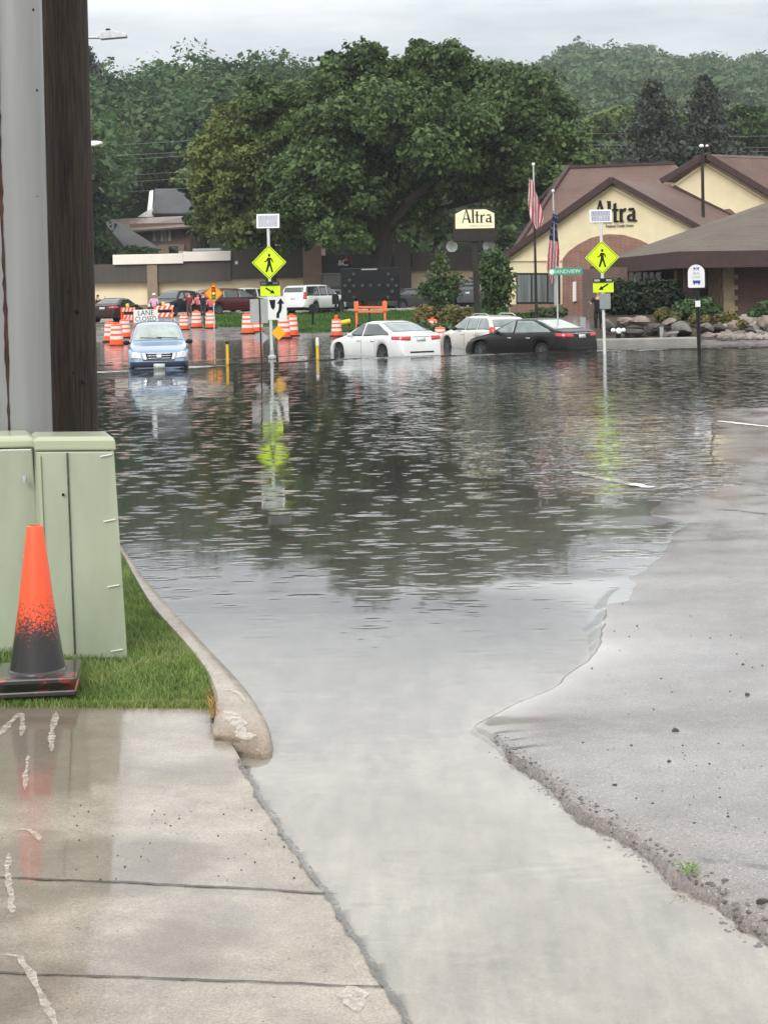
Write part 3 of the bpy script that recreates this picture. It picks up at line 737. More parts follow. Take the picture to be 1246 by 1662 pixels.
for i, pts in enumerate(([(975, 804), (1010, 810), (1052, 814)], [(1045, 806), (1100, 812), (1130, 814)], [(1155, 826), (1200, 828), (1250, 834)], [(1210, 803), (1246, 803)], [(1120, 1390), (1180, 1398), (1260, 1404)])):
    strip(pts, .05 if i < 4 else .012, street_z, .006, M['crack'], 'street_crack_streak', 'dark streak drawn on the wet street surface', 'crack', .01, 60 + i)
# road markings
def stf(x, y): return street_z(x, y, -.02)
M['road_paint'] = mat('worn_road_paint', (.62, .60, .56), .5, var=.2, scale=18)
strip([(1164, 683), (1246, 692), (1420, 712)], .11, stf, .006, M['road_paint'], 'lane_line', 'white lane line on the dry tongue of street at right', 'marking', .004, 40)
strip([(930, 765), (985, 777), (1056, 791)], .12, stf, .016, M['road_paint'], 'lane_line', 'white lane line showing through shallow flood water', 'marking', .004, 41)

# ---- flood water
def wake_y(X): return np.interp(X, [-60, -8.2, -1.6, 6.9, 60], [42, 47.2, 53.0, 55.4, 58])
ysw = np.concatenate([np.linspace(2.95, 12, 190), np.linspace(12.15, 40, 130), np.linspace(40.08, 60, 250), np.linspace(60.3, 86, 60)])
xsw = np.concatenate([np.linspace(-60, -14, 24), np.linspace(-13.5, -4.2, 36), np.linspace(-4, 4, 130), np.linspace(4.2, 16, 50), np.linspace(17, 60, 22)])
X, Y = np.meshgrid(xsw, ysw)
Z = .052 * np.exp(-((Y - wake_y(X) - fbm(X, Y * 0, .5, 2, 31) * .4) / .36) ** 2) * (.75 + .5 * fbm(X, Y, .8, 2, 30))
Z += .010 * np.exp(-((Y - wake_y(X) - 5.5) / .5) ** 2) * sstep(-X, -4, 4)
bed = ground_z(X, Y)
sel = (Y > 2.9) & (Y < 29.6)
bz = np.array([street_z(x, y, -.5) if (3 < y < 29.4) else -.5 for x, y in zip(X.ravel(), Y.ravel())]).reshape(X.shape)
bed = np.where(sel, np.maximum(bed, bz), bed)
pz = pan_z(X, Y); inpan = (Y < 13.3) & (X > seam_x(Y)) & (X < edge_x(Y)); bed = np.where(inpan, np.maximum(bed, pz), bed)
def ruffle(X, Y):
    # wind-ruffled shallows over the crown of the street, and gusts farther out
    px = CX + X / Y * F; py = CY + H * F / Y - ROLL * (px - CX)
    low = np.interp(px, [480, 640, 760, 900, 1060, 1180], [728, 748, 768, 800, 822, 800]) + 8 * fbm(X, Y, 1.5, 3, 33)
    a = sstep(px + 30 * fbm(X, Y, .8, 3, 34), 500, 680) * sstep(low - py, -4, 16) * (.45 + .55 * sstep(py, 610, 690))
    g = .22 * sstep(fbm(X, Y, .25, 3, 35), -.1, .6) * sstep(700 - py, 0, 60)
    v = .55 * np.exp(-((px - 640 - 40 * np.sin(py * .02)) / 48) ** 2 - ((py - 1400) / 95) ** 2) + .30 * sstep(py, 1180, 1300) * sstep(fbm(X, Y, 2.2, 3, 36), .1, .8)
    g = np.maximum(np.maximum(g, v), np.maximum(.10 * sstep(py, 1100, 1200), .38 * sstep(Y, 55, 61)))
    return np.clip(np.maximum(a, g), 0, 1)
M['water'] = water_mat()
tag(grid_mesh('water', X, Y, Z, M['water'], attr={'depth': np.clip(-bed, 0, 1), 'rain': .13 + .87 * sstep(Y, 10.5, 15.5), 'ruffle': ruffle(X, Y)}), 'murky flood water covering the street, pocked by rain', 'water', kind='structure')

# ------------------------------------------------------------------ near left: poles, cabinet, cone
M['pole_wood'] = mat('creosoted_pole_wood', (.018, .013, .011), .75, col2=(.062, .046, .037), scale=7, stretch=(9, 9, .45), bump=.012, detail=8)
dP = 11.2; b_ = W(117, 705, dP); t_ = W(103, 0, dP); s_ = (t_ - b_) / (t_.z - b_.z)
base = b_ - s_ * (b_.z - .1); top = b_ + s_ * 8.5
up_ = thing('utility_pole', 'dark weathered wooden utility pole behind the green cabinet', 'pole', (base.x, base.y, 0.08))
mb = MB(); mb.tube([Vector((0, 0, 0)), (top - base) * .3, (top - base) * .6, top - base], [.185, .168, .152, .14], 28)
mb.build('shaft', M['pole_wood'], up_, smooth=True)
mb = MB()
for px, py in ((120, 660), (142, 612), (133, 500), (126, 598), (118, 470)):
    p = W(px, py, dP) - base - Vector((0, .17, 0)); mb = MB(); mb.sphere((p.x, p.y + .01, p.z), (.012, .012, .018), 8, 6); mb.build('knot', M['black'], up_)
mb = MB()
for px, py, h_ in ((152, 540, 2.6), (157, 640, 1.6)):
    p = W(px - 8, py, dP) - base
    mb.tube([p - Vector((-.02, .09, h_ / 2)), p + Vector((.0, -.09, h_ / 2))], .004, 5)
mb.build('drying_crack', M['black'], up_)
for px, py, hh_ in ((142, 335, .12), (139, 198, .05)):
    mb = MB(); p = W(px, py, dP) - base; mb.box((p.x, p.y - .05, p.z), (.028, .05, hh_)); mb.build('cable_clip', M['white'], up_, bevel=.006)

dG = 10.4; b_ = W(40, 705, dG); t_ = W(24, 0, dG); s_ = (t_ - b_) / (t_.z - b_.z)
base = b_ - s_ * (b_.z - .1); top = b_ + s_ * 8.5
M['steel_pole'] = mat('grey_steel_pole', (.228, .228, .222), .42, metal=.2, col2=(.262, .262, .256), scale=2.2, stretch=(7, 7, .35), coat=.3)
M['rust'] = mat('rust_seam', (.022, .016, .014), .85, col2=(.085, .042, .03), scale=6, stretch=(3, 3, 1))
sp_ = thing('steel_pole', 'grey steel pole with a rusty seam and bolt heads', 'pole', (base.x, base.y, 0.08))
mb = MB(); d_ = top - base
mb.tube([Vector((0, 0, 0)), d_ * .5, d_], [.178, .166, .155], 28)
mb.build('shaft', M['steel_pole'], sp_, smooth=True)
mb = MB(); r_ = random.Random(3); pts = []; rs = []
prev = None; vs = []; fs = []
for i in range(60):
    py = -40 + i * 13.4; f = i / 59
    px = np.interp(py, [0, 150, 330, 450, 560, 700], [6, 8, 11, 17, 21, 25])
    w_ = abs(r_.gauss(.008, .006)) + .004 + .014 * math.exp(-((py - 310) / 50) ** 2) + .010 * math.exp(-((py - 540) / 60) ** 2)
    p = W(px + r_.uniform(-.5, .5), py, dG) - base
    ctr = d_ * (p.z / d_.z); a_ = p.x - ctr.x; R_ = np.interp(p.z / d_.z, [0, .5, 1], [.178, .166, .155]) * .985
    yy = ctr.y - math.sqrt(max(.0004, R_ * R_ - a_ * a_)) - .006
    vs += [(p.x - w_ / 2, yy - .002, p.z), (p.x + w_ / 2, yy - .006, p.z), (p.x + w_ / 2, yy + .012, p.z), (p.x - w_ / 2, yy + .012, p.z)]
    if i:
        o_ = 4 * (i - 1); fs += [(o_ + k, o_ + (k + 1) % 4, o_ + 4 + (k + 1) % 4, o_ + 4 + k) for k in range(4)]
mb.add(vs, fs).build('rust_seam', M['rust'], sp_)
for px, py in ((58, 15), (63, 144), (64, 315), (71, 487), (75, 660)):
    p = W(px, py, dG) - base; ctr = d_ * (p.z / d_.z); a_ = p.x - ctr.x
    mb = MB(); mb.lathe([(.011, 0), (.014, .004), (.010, .014), (.004, .018)], 8, axis='Y')
    b2 = mb.build('bolt', M['black'], sp_); b2.location = (p.x, ctr.y - math.sqrt(max(.001, .160 ** 2 - a_ * a_)) + .006, p.z); b2.rotation_euler = (0, 0, PI + .0)

# green pedestal cabinets
M['cab_green'] = mat('pale_green_enamel', (.325, .368, .268), .38, var=.10, scale=2.4, stretch=(2.5, 2.5, .7), detail=8, coat=.5, bump=.001)
M['cab_green2'] = mat('pale_green_enamel_side', (.36, .41, .275), .38, var=.06, scale=1.4, coat=.5)
dC = 8.9
def cabinet(name, label, corners, z0, ztop, lid_h, grow=.012):
    """a four cornered cabinet given by its ground plan; slightly wider at the foot"""
    c0 = sum((Vector(c) for c in corners), Vector((0, 0))) / 4
    t = thing(name, label, 'cabinet', (c0.x, c0.y, z0))
    P = [Vector(c) - c0 for c in corners]
    vs = [(p.x * 1.02 + (.045 if p.x > 0 else 0), p.y * 1.02, 0) for p in P] + [(p.x * .985, p.y * .985, ztop - lid_h - z0) for p in P]
    mb = MB().add(vs, [(0, 1, 2, 3), (4, 7, 6, 5)] + [(i, (i + 1) % 4, 4 + (i + 1) % 4, 4 + i) for i in range(4)])
    mb.build('body', M['cab_green'], t, bevel=.010)
    mb = MB(); zl = ztop - lid_h - z0
    vs = [(p.x * (1 + grow * 2.2), p.y * (1 + grow * 2.2), zl + .004) for p in P] + [(p.x * (1 + grow * 2), p.y * (1 + grow * 2), zl + lid_h * .72) for p in P] + [(p.x * .93, p.y * .93, zl + lid_h) for p in P]
    fs = [(0, 1, 2, 3)] + [(8, 11, 10, 9)]
    for k in (0, 4): fs += [(k + i, k + (i + 1) % 4, k + 4 + (i + 1) % 4, k + 4 + i) for i in range(4)]
    mb.add(vs, fs).build('lid', M['cab_green2'], t, bevel=.012)
    return t, P
zc = .12
A = W(60, 1040, 8.75); B = W(210, 1066, 8.95)
cA, cB = Vector((W(60, 900, 9.55).x, 9.57)), Vector((W(190, 900, 9.5).x, 9.5))
dd = (cB - cA).normalized(); nn = Vector((-.26, .965))
ztop = W(120, 706, 9.65).z
t1, P = cabinet('utility_cabinet', 'pale green metal utility cabinet with a seamed front door beside the grass', [cA, cB, cB + nn * .40, cA + nn * .40], zc, ztop, .085)
c0 = Vector(t1.location)
def on_front(px, py, off=.004):
    u = (Vector((W(px, py, 9.53).x, 9.53)) - cA).dot(dd); p2 = cA + dd * u - nn * (off + .006 + .012 * 0)
    return Vector((p2.x - c0.x, p2.y - c0.y, W(px, py, 9.53).z - zc))
mb = MB(); a = on_front(108, 735); b = on_front(121, 1062); mb.bar(a, b, .010, .007); mb.build('door_seam', M['joint'], t1)
mb = MB(); mb.sphere(on_front(101, 803, .012), (.009, .006, .009), 10, 6); mb.build('lock', M['black'], t1)
for y_ in (737, 842, 948, 1052):
    mb = MB(); a = on_front(164 + (y_ - 737) * .058, y_ + 3); b = on_front(184 + (y_ - 737) * .058, y_ - 1); mb.bar(a, b, .006, .006); mb.build('hinge', M['white'], t1)
mb = MB(); a = on_front(60, 740); b = on_front(74, 1050); mb.bar(a, b, .012, .02); mb.build('corner_fold', M['cab_green2'], t1, bevel=.003)
cA2, cB2 = Vector((W(-120, 900, 9.9).x, 9.72)), Vector((W(58.5, 900, 9.75).x, 9.74))
dd2 = (cB2 - cA2).normalized(); nn2 = Vector((-.26, .965))
t2, P2 = cabinet('utility_cabinet', 'wider pale green cabinet at the left edge, behind the orange cone', [cA2, cB2, cB2 + nn2 * .45, cA2 + nn2 * .45], zc, W(20, 704, 9.9).z, .075)
mb = MB(); x_ = W(44, 780, 9.72)
for y_ in (778, 905):
    mb = MB(); p = W(41, y_, 9.68); mb.lathe([(.012, -.02), (.014, 0), (.012, .02)], 8, o=(p.x - t2.location.x, p.y - t2.location.y, p.z - zc))
    mb.build('hinge', M['galv'], t2)

# traffic cone, two nested
n = NT('sooty_orange_cone'); P_ = n.n('ShaderNodeTexCoord').outputs['Object']; sz = n.n('ShaderNodeSeparateXYZ', {0: P_}).outputs[2]
gr = n.noise(P_, 85, 4, .8); gr2 = n.noise(P_, 9, 3, .6)
f = n.math('ADD', n.math('MULTIPLY', sz, 1.75), n.math('ADD', n.math('MULTIPLY', gr, 1.25), n.math('MULTIPLY', gr2, .35)))
col = n.ramp(f, [(.0, (.012, .011, .011)), (.5, (.014, .012, .012))]) if False else n.ramp(n.math('SUBTRACT', f, .55), [(.84, (.014, .012, .012)), (1.36, (.80, .085, .018))])
M['cone'] = n.done(n.n('ShaderNodeBsdfPrincipled', {'Base Color': col, 'Roughness': .42, 'Coat Weight': .4, 'Coat Roughness': .15}).outputs[0])
n = NT('sooty_cone_base'); P_ = n.n('ShaderNodeTexCoord').outputs['Object']
col = n.ramp(n.noise(P_, 7, 5, .7), [(.55, (.014, .012, .012)), (.68, (.50, .045, .02))])
M['cone_base'] = n.done(n.n('ShaderNodeBsdfPrincipled', {'Base Color': col, 'Roughness': .3, 'Coat Weight': .7, 'Coat Roughness': .1}).outputs[0])
pc = G(62, 1108, .15); zc_ = float(lawn_z(np.array(pc.x), np.array(pc.y)))
tc_ = thing('traffic_cone', 'orange traffic cone blackened with soot towards its base, stacked on two bases', 'cone', (pc.x, pc.y, zc_ + .01), .12)
sc_ = F / pc.y; Hc = (1108 - 852) / sc_ - .06
for k, zz in enumerate((0.0, .065)):
    mb = MB(); w_ = 128 / sc_ + .012 - k * .004
    mb.box((.004 * k, 0, zz + .018), (w_, w_, .036)); mb.build('base', M['cone_base'], tc_, bevel=.010)
mb = MB(); r0, r1 = 88 / sc_ / 2, 27 / sc_ / 2
mb.lathe([(r0 + .012, .098), (r0 + .010, .106), (r0, .114), (r0 * .92 + r1 * .08, .17), ((r0 + r1) / 2, (Hc + .1) / 2 + .01), (r1 * 1.02, Hc + .075), (r1 * .95, Hc + .086), (r1 * .7, Hc + .09), (r1 * .65, Hc + .04)], 36)
mb.build('cone_body', M['cone'], tc_, smooth=True)
# ------------------------------------------------------------------ vehicles
CAR_KINDS = {
 'sedan': dict(L=4.80, Wd=1.84, Hh=1.47, wb=2.80, fo=.93, R=.335, sill=.22,
    top=[(0, .50), (.04, .60), (.18, .70), (.5, .80), (.95, .90), (1.32, .97), (1.75, 1.20), (2.15, 1.385), (2.5, 1.455), (2.85, 1.47), (3.2, 1.445), (3.6, 1.33), (4.0, 1.17), (4.3, 1.08), (4.62, 1.045), (4.74, .98), (4.79, .72), (4.80, .45)],
    sh=[(0, .46), (.18, .62), (.5, .72), (1.3, .86), (2.4, .92), (3.6, .98), (4.3, .985), (4.6, .96), (4.74, .86), (4.80, .44)], cowl=1.36, wtop=2.34, rtop=3.25, rbase=4.26, tum=.42),
 'suv': dict(L=4.55, Wd=1.80, Hh=1.70, wb=2.62, fo=.90, R=.35, sill=.30,
    top=[(0, .58), (.03, .74), (.14, .88), (.5, .99), (1.0, 1.06), (1.2, 1.10), (1.55, 1.34), (1.95, 1.60), (2.2, 1.665), (2.7, 1.70), (3.4, 1.69), (4.0, 1.65), (4.2, 1.60), (4.36, 1.30), (4.47, 1.02), (4.53, .80), (4.55, .5)],
    sh=[(0, .54), (.12, .76), (.5, .88), (1.2, .97), (2.5, 1.02), (3.8, 1.06), (4.3, 1.05), (4.45, .95), (4.55, .5)], cowl=1.22, wtop=2.02, rtop=4.12, rbase=4.44, tum=.30),
 'wagon': dict(L=4.45, Wd=1.78, Hh=1.50, wb=2.60, fo=.90, R=.33, sill=.24,
    top=[(0, .52), (.04, .64), (.18, .74), (.5, .84), (.95, .93), (1.2, .99), (1.6, 1.22), (1.98, 1.42), (2.3, 1.48), (2.8, 1.50), (3.4, 1.48), (3.9, 1.42), (4.08, 1.36), (4.26, 1.10), (4.36, .96), (4.43, .75), (4.45, .45)],
    sh=[(0, .48), (.18, .66), (.5, .76), (1.2, .88), (2.4, .93), (3.8, .98), (4.2, .97), (4.35, .86), (4.45, .45)], cowl=1.24, wtop=2.06, rtop=4.0, rbase=4.32, tum=.34),
 'suburban': dict(L=5.65, Wd=2.04, Hh=1.90, wb=3.30, fo=1.02, R=.40, sill=.36,
    top=[(0, .62), (.03, .90), (.12, 1.08), (.6, 1.17), (1.3, 1.22), (1.5, 1.26), (1.85, 1.55), (2.2, 1.80), (2.5, 1.87), (3.2, 1.90), (4.5, 1.89), (5.15, 1.85), (5.38, 1.76), (5.50, 1.40), (5.57, 1.10), (5.63, .82), (5.65, .55)],
    sh=[(0, .6), (.12, .95), (.6, 1.04), (1.5, 1.11), (3, 1.14), (5.2, 1.17), (5.48, 1.12), (5.58, .95), (5.65, .55)], cowl=1.52, wtop=2.3, rtop=5.3, rbase=5.54, tum=.24),
 'minivan': dict(L=5.1, Wd=1.98, Hh=1.74, wb=3.03, fo=.95, R=.345, sill=.26,
    top=[(0, .52), (.04, .70), (.16, .84), (.5, .96), (.9, 1.06), (1.1, 1.12), (1.6, 1.42), (2.0, 1.62), (2.4, 1.71), (3.2, 1.74), (4.3, 1.72), (4.7, 1.66), (4.84, 1.58), (4.98, 1.22), (5.05, 1.0), (5.09, .75), (5.1, .48)],
    sh=[(0, .48), (.16, .72), (.6, .88), (1.2, .97), (3, 1.02), (4.6, 1.05), (4.95, 1.0), (5.05, .86), (5.1, .48)], cowl=1.14, wtop=2.1, rtop=4.76, rbase=5.02, tum=.28),
}
class Car:
    def __init__(s, kind):
        s.__dict__.update(CAR_KINDS[kind]); s.kind = kind
        n = int(s.L / .035); s.x = np.unique(np.concatenate([np.linspace(0, .25, 14), np.linspace(.25, s.L - .25, n), np.linspace(s.L - .25, s.L, 14)]))
        def sm(pts):
            a = np.array(pts); y = np.interp(s.x, a[:, 0], a[:, 1]); k = np.array([1, 2, 3, 2, 1]) / 9.
            for _ in range(2):
                yp = np.pad(y, 2, mode='edge'); y2 = np.convolve(yp, k, 'valid'); y2[:1] = y[:1]; y2[-1:] = y[-1:]; y = y2
            return y
        s.zt = sm(s.top); s.zs = np.minimum(sm(s.sh), s.zt - .015)
        u = s.x; r1, r2 = .75, .55
        s.w = s.Wd / 2 * (1 - .26 * np.clip((r1 - u) / r1, 0, 1) ** 2.6 - .20 * np.clip((u - s.L + r2) / r2, 0, 1) ** 2.6)
        s.xw = (s.fo, s.fo + s.wb)
        zb = np.full_like(u, s.sill) + .06 * np.clip((.5 - u) / .5, 0, 1) + .10 * np.clip((u - s.L + .6) / .6, 0, 1)
        for c in s.xw:
            q = (s.R * 1.16) ** 2 - (u - c) ** 2; zb = np.maximum(zb, np.where(q > 0, s.R + np.sqrt(np.maximum(q, 0)), 0))
        s.zb = np.minimum(zb, s.zs - .06)
        V = []; NS = 17
        for i in range(len(u)):
            w, zt, zs, zb_ = s.w[i], s.zt[i], s.zs[i], s.zb[i]; g = zt - zs
            half = [(w * .90, zb_ - .0)]
            for t, f in ((.04, .955), (.2, .985), (.45, 1.0), (.72, .992), (.9, .975), (1.0, .945)): half.append((w * f, zb_ + (zs - zb_) * t))
            wr = w * .935 - s.tum * g
            for t in (.06, .35, .65, .9): half.append((w * .935 + (wr - w * .935) * t, zs + g * .93 * t))
            half += [(wr - .03, zs + g * .905), (wr - .085, zs + g * .955), (wr * .72, zs + g * .985), (wr * .4, zs + g * .997), (0, zt)]
            half = half[:NS - 1]
            for y, z in half: V.append((u[i] - s.L / 2, y, z))
            for y, z in half[::-1][1:]: V.append((u[i] - s.L / 2, -y, z))
        s.nr = len(V) // len(u); fs = []
        for i in range(len(u) - 1):
            for k in range(s.nr - 1):
                a = i * s.nr + k; fs.append((a, a + 1, a + s.nr + 1, a + s.nr))
        fs.append(tuple(range(s.nr))); b = (len(u) - 1) * s.nr; fs.append(tuple(range(b + s.nr - 1, b - 1, -1)))
        s.V, s.Fc = V, fs
        s.bvh = BVHTree.FromPolygons([Vector(v) for v in V], fs)
    def at(s, arr, x): return float(np.interp(x, s.x, arr))
    def side_y(s, x, z):
        w, zt, zs = s.at(s.w, x), s.at(s.zt, x), s.at(s.zs, x); g = max(.02, zt - zs); t = (z - zs) / (g * .93)
        wr = w * .935 - s.tum * g
        return w * .935 + (wr - w * .935) * t
    def xfront(s, z):
        m = (s.x >= s.cowl - .2) & (s.x <= s.wtop + .35); return float(np.interp(z, np.maximum.accumulate(s.zt[m]), s.x[m]))
    def xrear(s, z):
        m = (s.x >= s.rtop - .35) & (s.x <= s.rbase + .12); return float(np.interp(z, np.maximum.accumulate(s.zt[m][::-1]), s.x[m][::-1]))

def decal(car, parent, name, m, corners, direction, off=.006, nu=8, nv=6, thick=0.0):
    """a panel laid on the car's skin: a quad of 3D corners cast along direction onto the body"""
    d = Vector(direction).normalized(); c = [Vector(p) for p in corners]
    pts = {}; 
    for i in range(nu + 1):
        for j in range(nv + 1):
            a, b = i / nu, j / nv
            p = (c[0] * (1 - a) + c[1] * a) * (1 - b) + (c[3] * (1 - a) + c[2] * a) * b
            h = car.bvh.ray_cast(p - d * 3, d)
            if h[0] is not None: pts[i, j] = h[0] - d * off
    vs, idx = [], {}
    for k, p in pts.items(): idx[k] = len(vs); vs.append(p)
    fs = []
    for i in range(nu):
        for j in range(nv):
            q = [(i, j), (i + 1, j), (i + 1, j + 1), (i, j + 1)]
            if all(k in idx for k in q): fs.append([idx[k] for k in q])
    mb = MB().add(vs, fs); o = mb.build(name, m, parent, smooth=True)
    sol = o.modifiers.new('thickness', 'SOLIDIFY'); sol.thickness = max(thick, .012); sol.offset = 0
    return o

def wheel(parent, car, x, side, rimmat):
    w = thing('wheel', None, None); w.parent = parent
    w.location = (x - car.L / 2, side * (car.Wd / 2 - .13), car.R); w.rotation_euler = (0, 0, 0 if side > 0 else PI)
    R = car.R; mb = MB(); mb.lathe([(R * .66, -.10), (R * .94, -.105), (R, -.08), (R, .08), (R * .94, .105), (R * .70, .10), (R * .66, .07)], 26, axis='Y', cap=False)
    mb.build('tyre', M['tyre'], w, smooth=True)
    mb = MB(); mb.lathe([(R * .70, .06), (R * .69, .092), (R * .63, .088), (R * .60, .03), (R * .3, .025), (R * .02, .03)], 26, axis='Y', cap=False)
    for k in range(7):
        a = 2 * PI * k / 7; c, s_ = math.cos(a), math.sin(a)
        mb.bar((R * .12 * c, .075, R * .12 * s_), (R * .66 * c, .08, R * .66 * s_), R * .16, .02)
    mb.lathe([(R * .17, .05), (R * .16, .088), (R * .02, .092)], 12, axis='Y', cap=False)
    mb.build('rim', rimmat, w, smooth=True)

def make_car(kind, name, label, cat, group, paintm, ctr, heading, z, glass=None, wind=None, rear=None, lower=None, detail=True, rails=False, rimmat=None, plate=True, chrome=False, pillars=None):
    car = Car(kind); L2 = car.L / 2
    hx, hy = heading
    t = thing(name, label, cat, (ctr[0], ctr[1], z), math.atan2(-hy, -hx), group)
    glass = glass or M['car_glass']; wind = wind or M['car_glass']; rear = rear or M['car_glass']; rimmat = rimmat or M['rim']
    mb = MB().add(car.V, car.Fc); mb.build('body', paintm, t, smooth=True)
    mb = MB(); mb.box((0, 0, .42), (car.L - .5, car.Wd - .56, .36)); mb.build('underbody', M['trim_black'], t)
    for c in car.xw:
        for sd_ in (-1, 1):
            mb = MB(); mb.box((c - L2, sd_ * (car.Wd / 2 - .29), car.R + .04), (car.R * 2.3, .30, car.R * 2.2)) if False else None
            wheel(t, car, c, sd_, rimmat)
    # side glass
    zs_m = car.at(car.zs, car.L * .5); zr = car.Hh
    z0 = zs_m + .035; z1 = zs_m + (zr - zs_m) * .84
    pill = pillars or {'sedan': [2.45], 'suv': [2.42, 3.42], 'wagon': [2.35, 3.30], 'suburban': [2.75, 3.75], 'minivan': [2.45, 3.6]}[kind]
    for sd_ in (-1, 1):
        xsn = [None] + pill + [None]
        for i in range(len(xsn) - 1):
            vs, fs = [], []; NV, NU = 6, 10
            for j in range(NV + 1):
                zz = z0 + (z1 - z0) * j / NV
                a = car.xfront(zz) + .17 if xsn[i] is None else xsn[i] + .045
                b = car.xrear(zz) - (.24 if kind == 'sedan' else .13) if xsn[i + 1] is None else xsn[i + 1] - .045
                if b < a + .02: b = a + .02
                for k in range(NU + 1):
                    x = a + (b - a) * k / NU; zst = car.at(car.zs, x); zz2 = max(zz, zst + .02)
                    vs.append((x - L2, sd_ * (car.side_y(x, zz2) + .007), zz2))
            for j in range(NV):
                for k in range(NU):
                    a = j * (NU + 1) + k; fs.append((a, a + 1, a + NU + 2, a + NU + 1))
            o = MB().add(vs, fs).build('side_window', glass, t, smooth=True)
            so = o.modifiers.new('thickness', 'SOLIDIFY'); so.thickness = .008; so.offset = 0
    # windscreen, rear glass
    def topglass(nm, xa, xb, m, wfa, wfb):
        za, zb2 = car.at(car.zt, xa), car.at(car.zt, xb)
        def hw(x): return car.at(car.w, x) * .935 - car.tum * (car.at(car.zt, x) - car.at(car.zs, x))
        ya, yb = hw(xa) * wfa, hw(xb) * wfb
        d = Vector((zb2 - za, 0, -(xb - xa))); d = d if d.z < 0 else -d
        o = decal(car, t, nm, m, [(xa - L2, -ya, za), (xb - L2, -yb, zb2), (xb - L2, yb, zb2), (xa - L2, ya, za)], d, .006, 10, 12)
    topglass('windscreen', car.cowl + .06, car.wtop - .06, wind, .93, .90)
    topglass('rear_window', car.rtop + .07, car.rbase - (.06 if kind == 'sedan' else .05), rear, .88, .90)
    # mirrors
    for sd_ in (-1, 1):
        xm = car.cowl + .42; zm = car.at(car.zs, xm) + .10; ym = car.side_y(xm, zm)
        mb = MB(); mb.sphere((xm - L2, sd_ * (ym + .13), zm), (.07, .11, .075), 10, 8); mb.bar((xm - L2, sd_ * (ym - .02), zm - .03), (xm - L2, sd_ * (ym + .08), zm - .02), .05, .04)
        mb.build('mirror', paintm if not rails else M['trim_black'], t, smooth=True)
    FX, BX = (1, 0, 0), (-1, 0, 0)
    w = car.Wd / 2; zh = car.at(car.zt, .16)
    if detail:
        for sd_ in (-1, 1):
            for xl in ([pill[0]] + ([pill[1]] if len(pill) > 1 else [car.xw[1] - .42])):
                decal(car, t, 'door_seam', M['trim_black'], [(xl - L2, sd_, car.sill + .1), (xl + .008 - L2, sd_, car.sill + .1), (xl + .008 - L2, sd_, zs_m - .02), (xl - L2, sd_, zs_m - .02)], (0, -sd_, 0), .0, 1, 10, .006)
                decal(car, t, 'door_handle', paintm if not chrome else M['chrome'], [(xl - .24 - L2, sd_, zs_m - .13), (xl - .06 - L2, sd_, zs_m - .13), (xl - .06 - L2, sd_, zs_m - .10), (xl - .24 - L2, sd_, zs_m - .10)], (0, -sd_, 0), .012, 4, 1, .03)
    if kind == 'sedan':
        for sd_ in (-1, 1):
            decal(car, t, 'tail_light', M['tail'], [(L2 + .2, sd_ * .56, .83), (L2 + .2, sd_ * (w + .36), .87), (L2 + .2, sd_ * (w + .36), .97), (L2 + .2, sd_ * .56, .965)], (-1, -sd_ * .6, 0), .008, 10, 4, .02)
            decal(car, t, 'headlight', M['headlamp'], [(-L2, sd_ * .46, .60), (-L2, sd_ * (w + .05), .66), (-L2, sd_ * (w + .05), .78), (-L2, sd_ * .5, .70)], (1, -sd_ * .6, 0), .008, 8, 4, .02)
        if plate: decal(car, t, 'licence_plate', M['plate'], [(L2, -.17, .80), (L2, .17, .80), (L2, .17, .92), (L2, -.17, .92)], BX, .014, 2, 2)
        decal(car, t, 'bumper_vent', M['trim_black'], [(L2, -w * .5, .42), (L2, w * .5, .42), (L2, w * .5, .47), (L2, -w * .5, .47)], BX, .006, 8, 1)
        if chrome: decal(car, t, 'boot_trim', M['chrome'], [(L2, -.36, .945), (L2, .36, .945), (L2, .36, .965), (L2, -.36, .965)], BX, .012, 6, 1)
        decal(car, t, 'grille', M['trim_black'], [(-L2, -.4, .5), (-L2, .4, .5), (-L2, .4, .62), (-L2, -.4, .62)], FX, .006, 6, 3)
    elif kind in ('wagon', 'suv', 'suburban', 'minivan'):
        k_ = {'wagon': (.82, 1.08), 'suv': (1.0, 1.45), 'suburban': (.98, 1.42), 'minivan': (.92, 1.3)}[kind]
        for sd_ in (-1, 1):
            decal(car, t, 'tail_light', M['tail'], [(L2, sd_ * (w - .24), k_[0]), (L2, sd_ * (w + .04), k_[0]), (L2, sd_ * (w + .02), k_[1]), (L2, sd_ * (w - .2), k_[1])], (-1, -sd_ * .5, 0), .008, 6, 8, .02)
            decal(car, t, 'headlight', M['headlamp'], [(-L2, sd_ * .50, zh - .24), (-L2, sd_ * (w + .03), zh - .17), (-L2, sd_ * (w - .02), zh + .03), (-L2, sd_ * .56, zh - .06)], (1, -sd_ * .45, -.25), .010, 10, 6, .03)
        if plate: decal(car, t, 'licence_plate', M['plate'], [(L2, -.16, k_[0] - .02), (L2, .16, k_[0] - .02), (L2, .16, k_[0] + .12), (L2, -.16, k_[0] + .12)], BX, .014, 2, 2)
        decal(car, t, 'grille', M['trim_black'], [(-L2, -.36, zh - .26), (-L2, .36, zh - .26), (-L2, .40, zh - .08), (-L2, -.40, zh - .08)], FX, .006, 8, 4)
        zb_ = .56 if kind != 'suburban' else .7
        if lower is not None:
            decal(car, t, 'front_bumper', lower, [(-L2, -w - .02, .30), (-L2, w + .02, .30), (-L2, w + .02, zb_), (-L2, -w - .02, zb_)], FX, .012, 20, 5, .03)
            decal(car, t, 'rear_bumper', lower, [(L2, -w - .02, .42), (L2, w + .02, .42), (L2, w + .02, .60), (L2, -w - .02, .60)], BX, .012, 20, 4, .03)
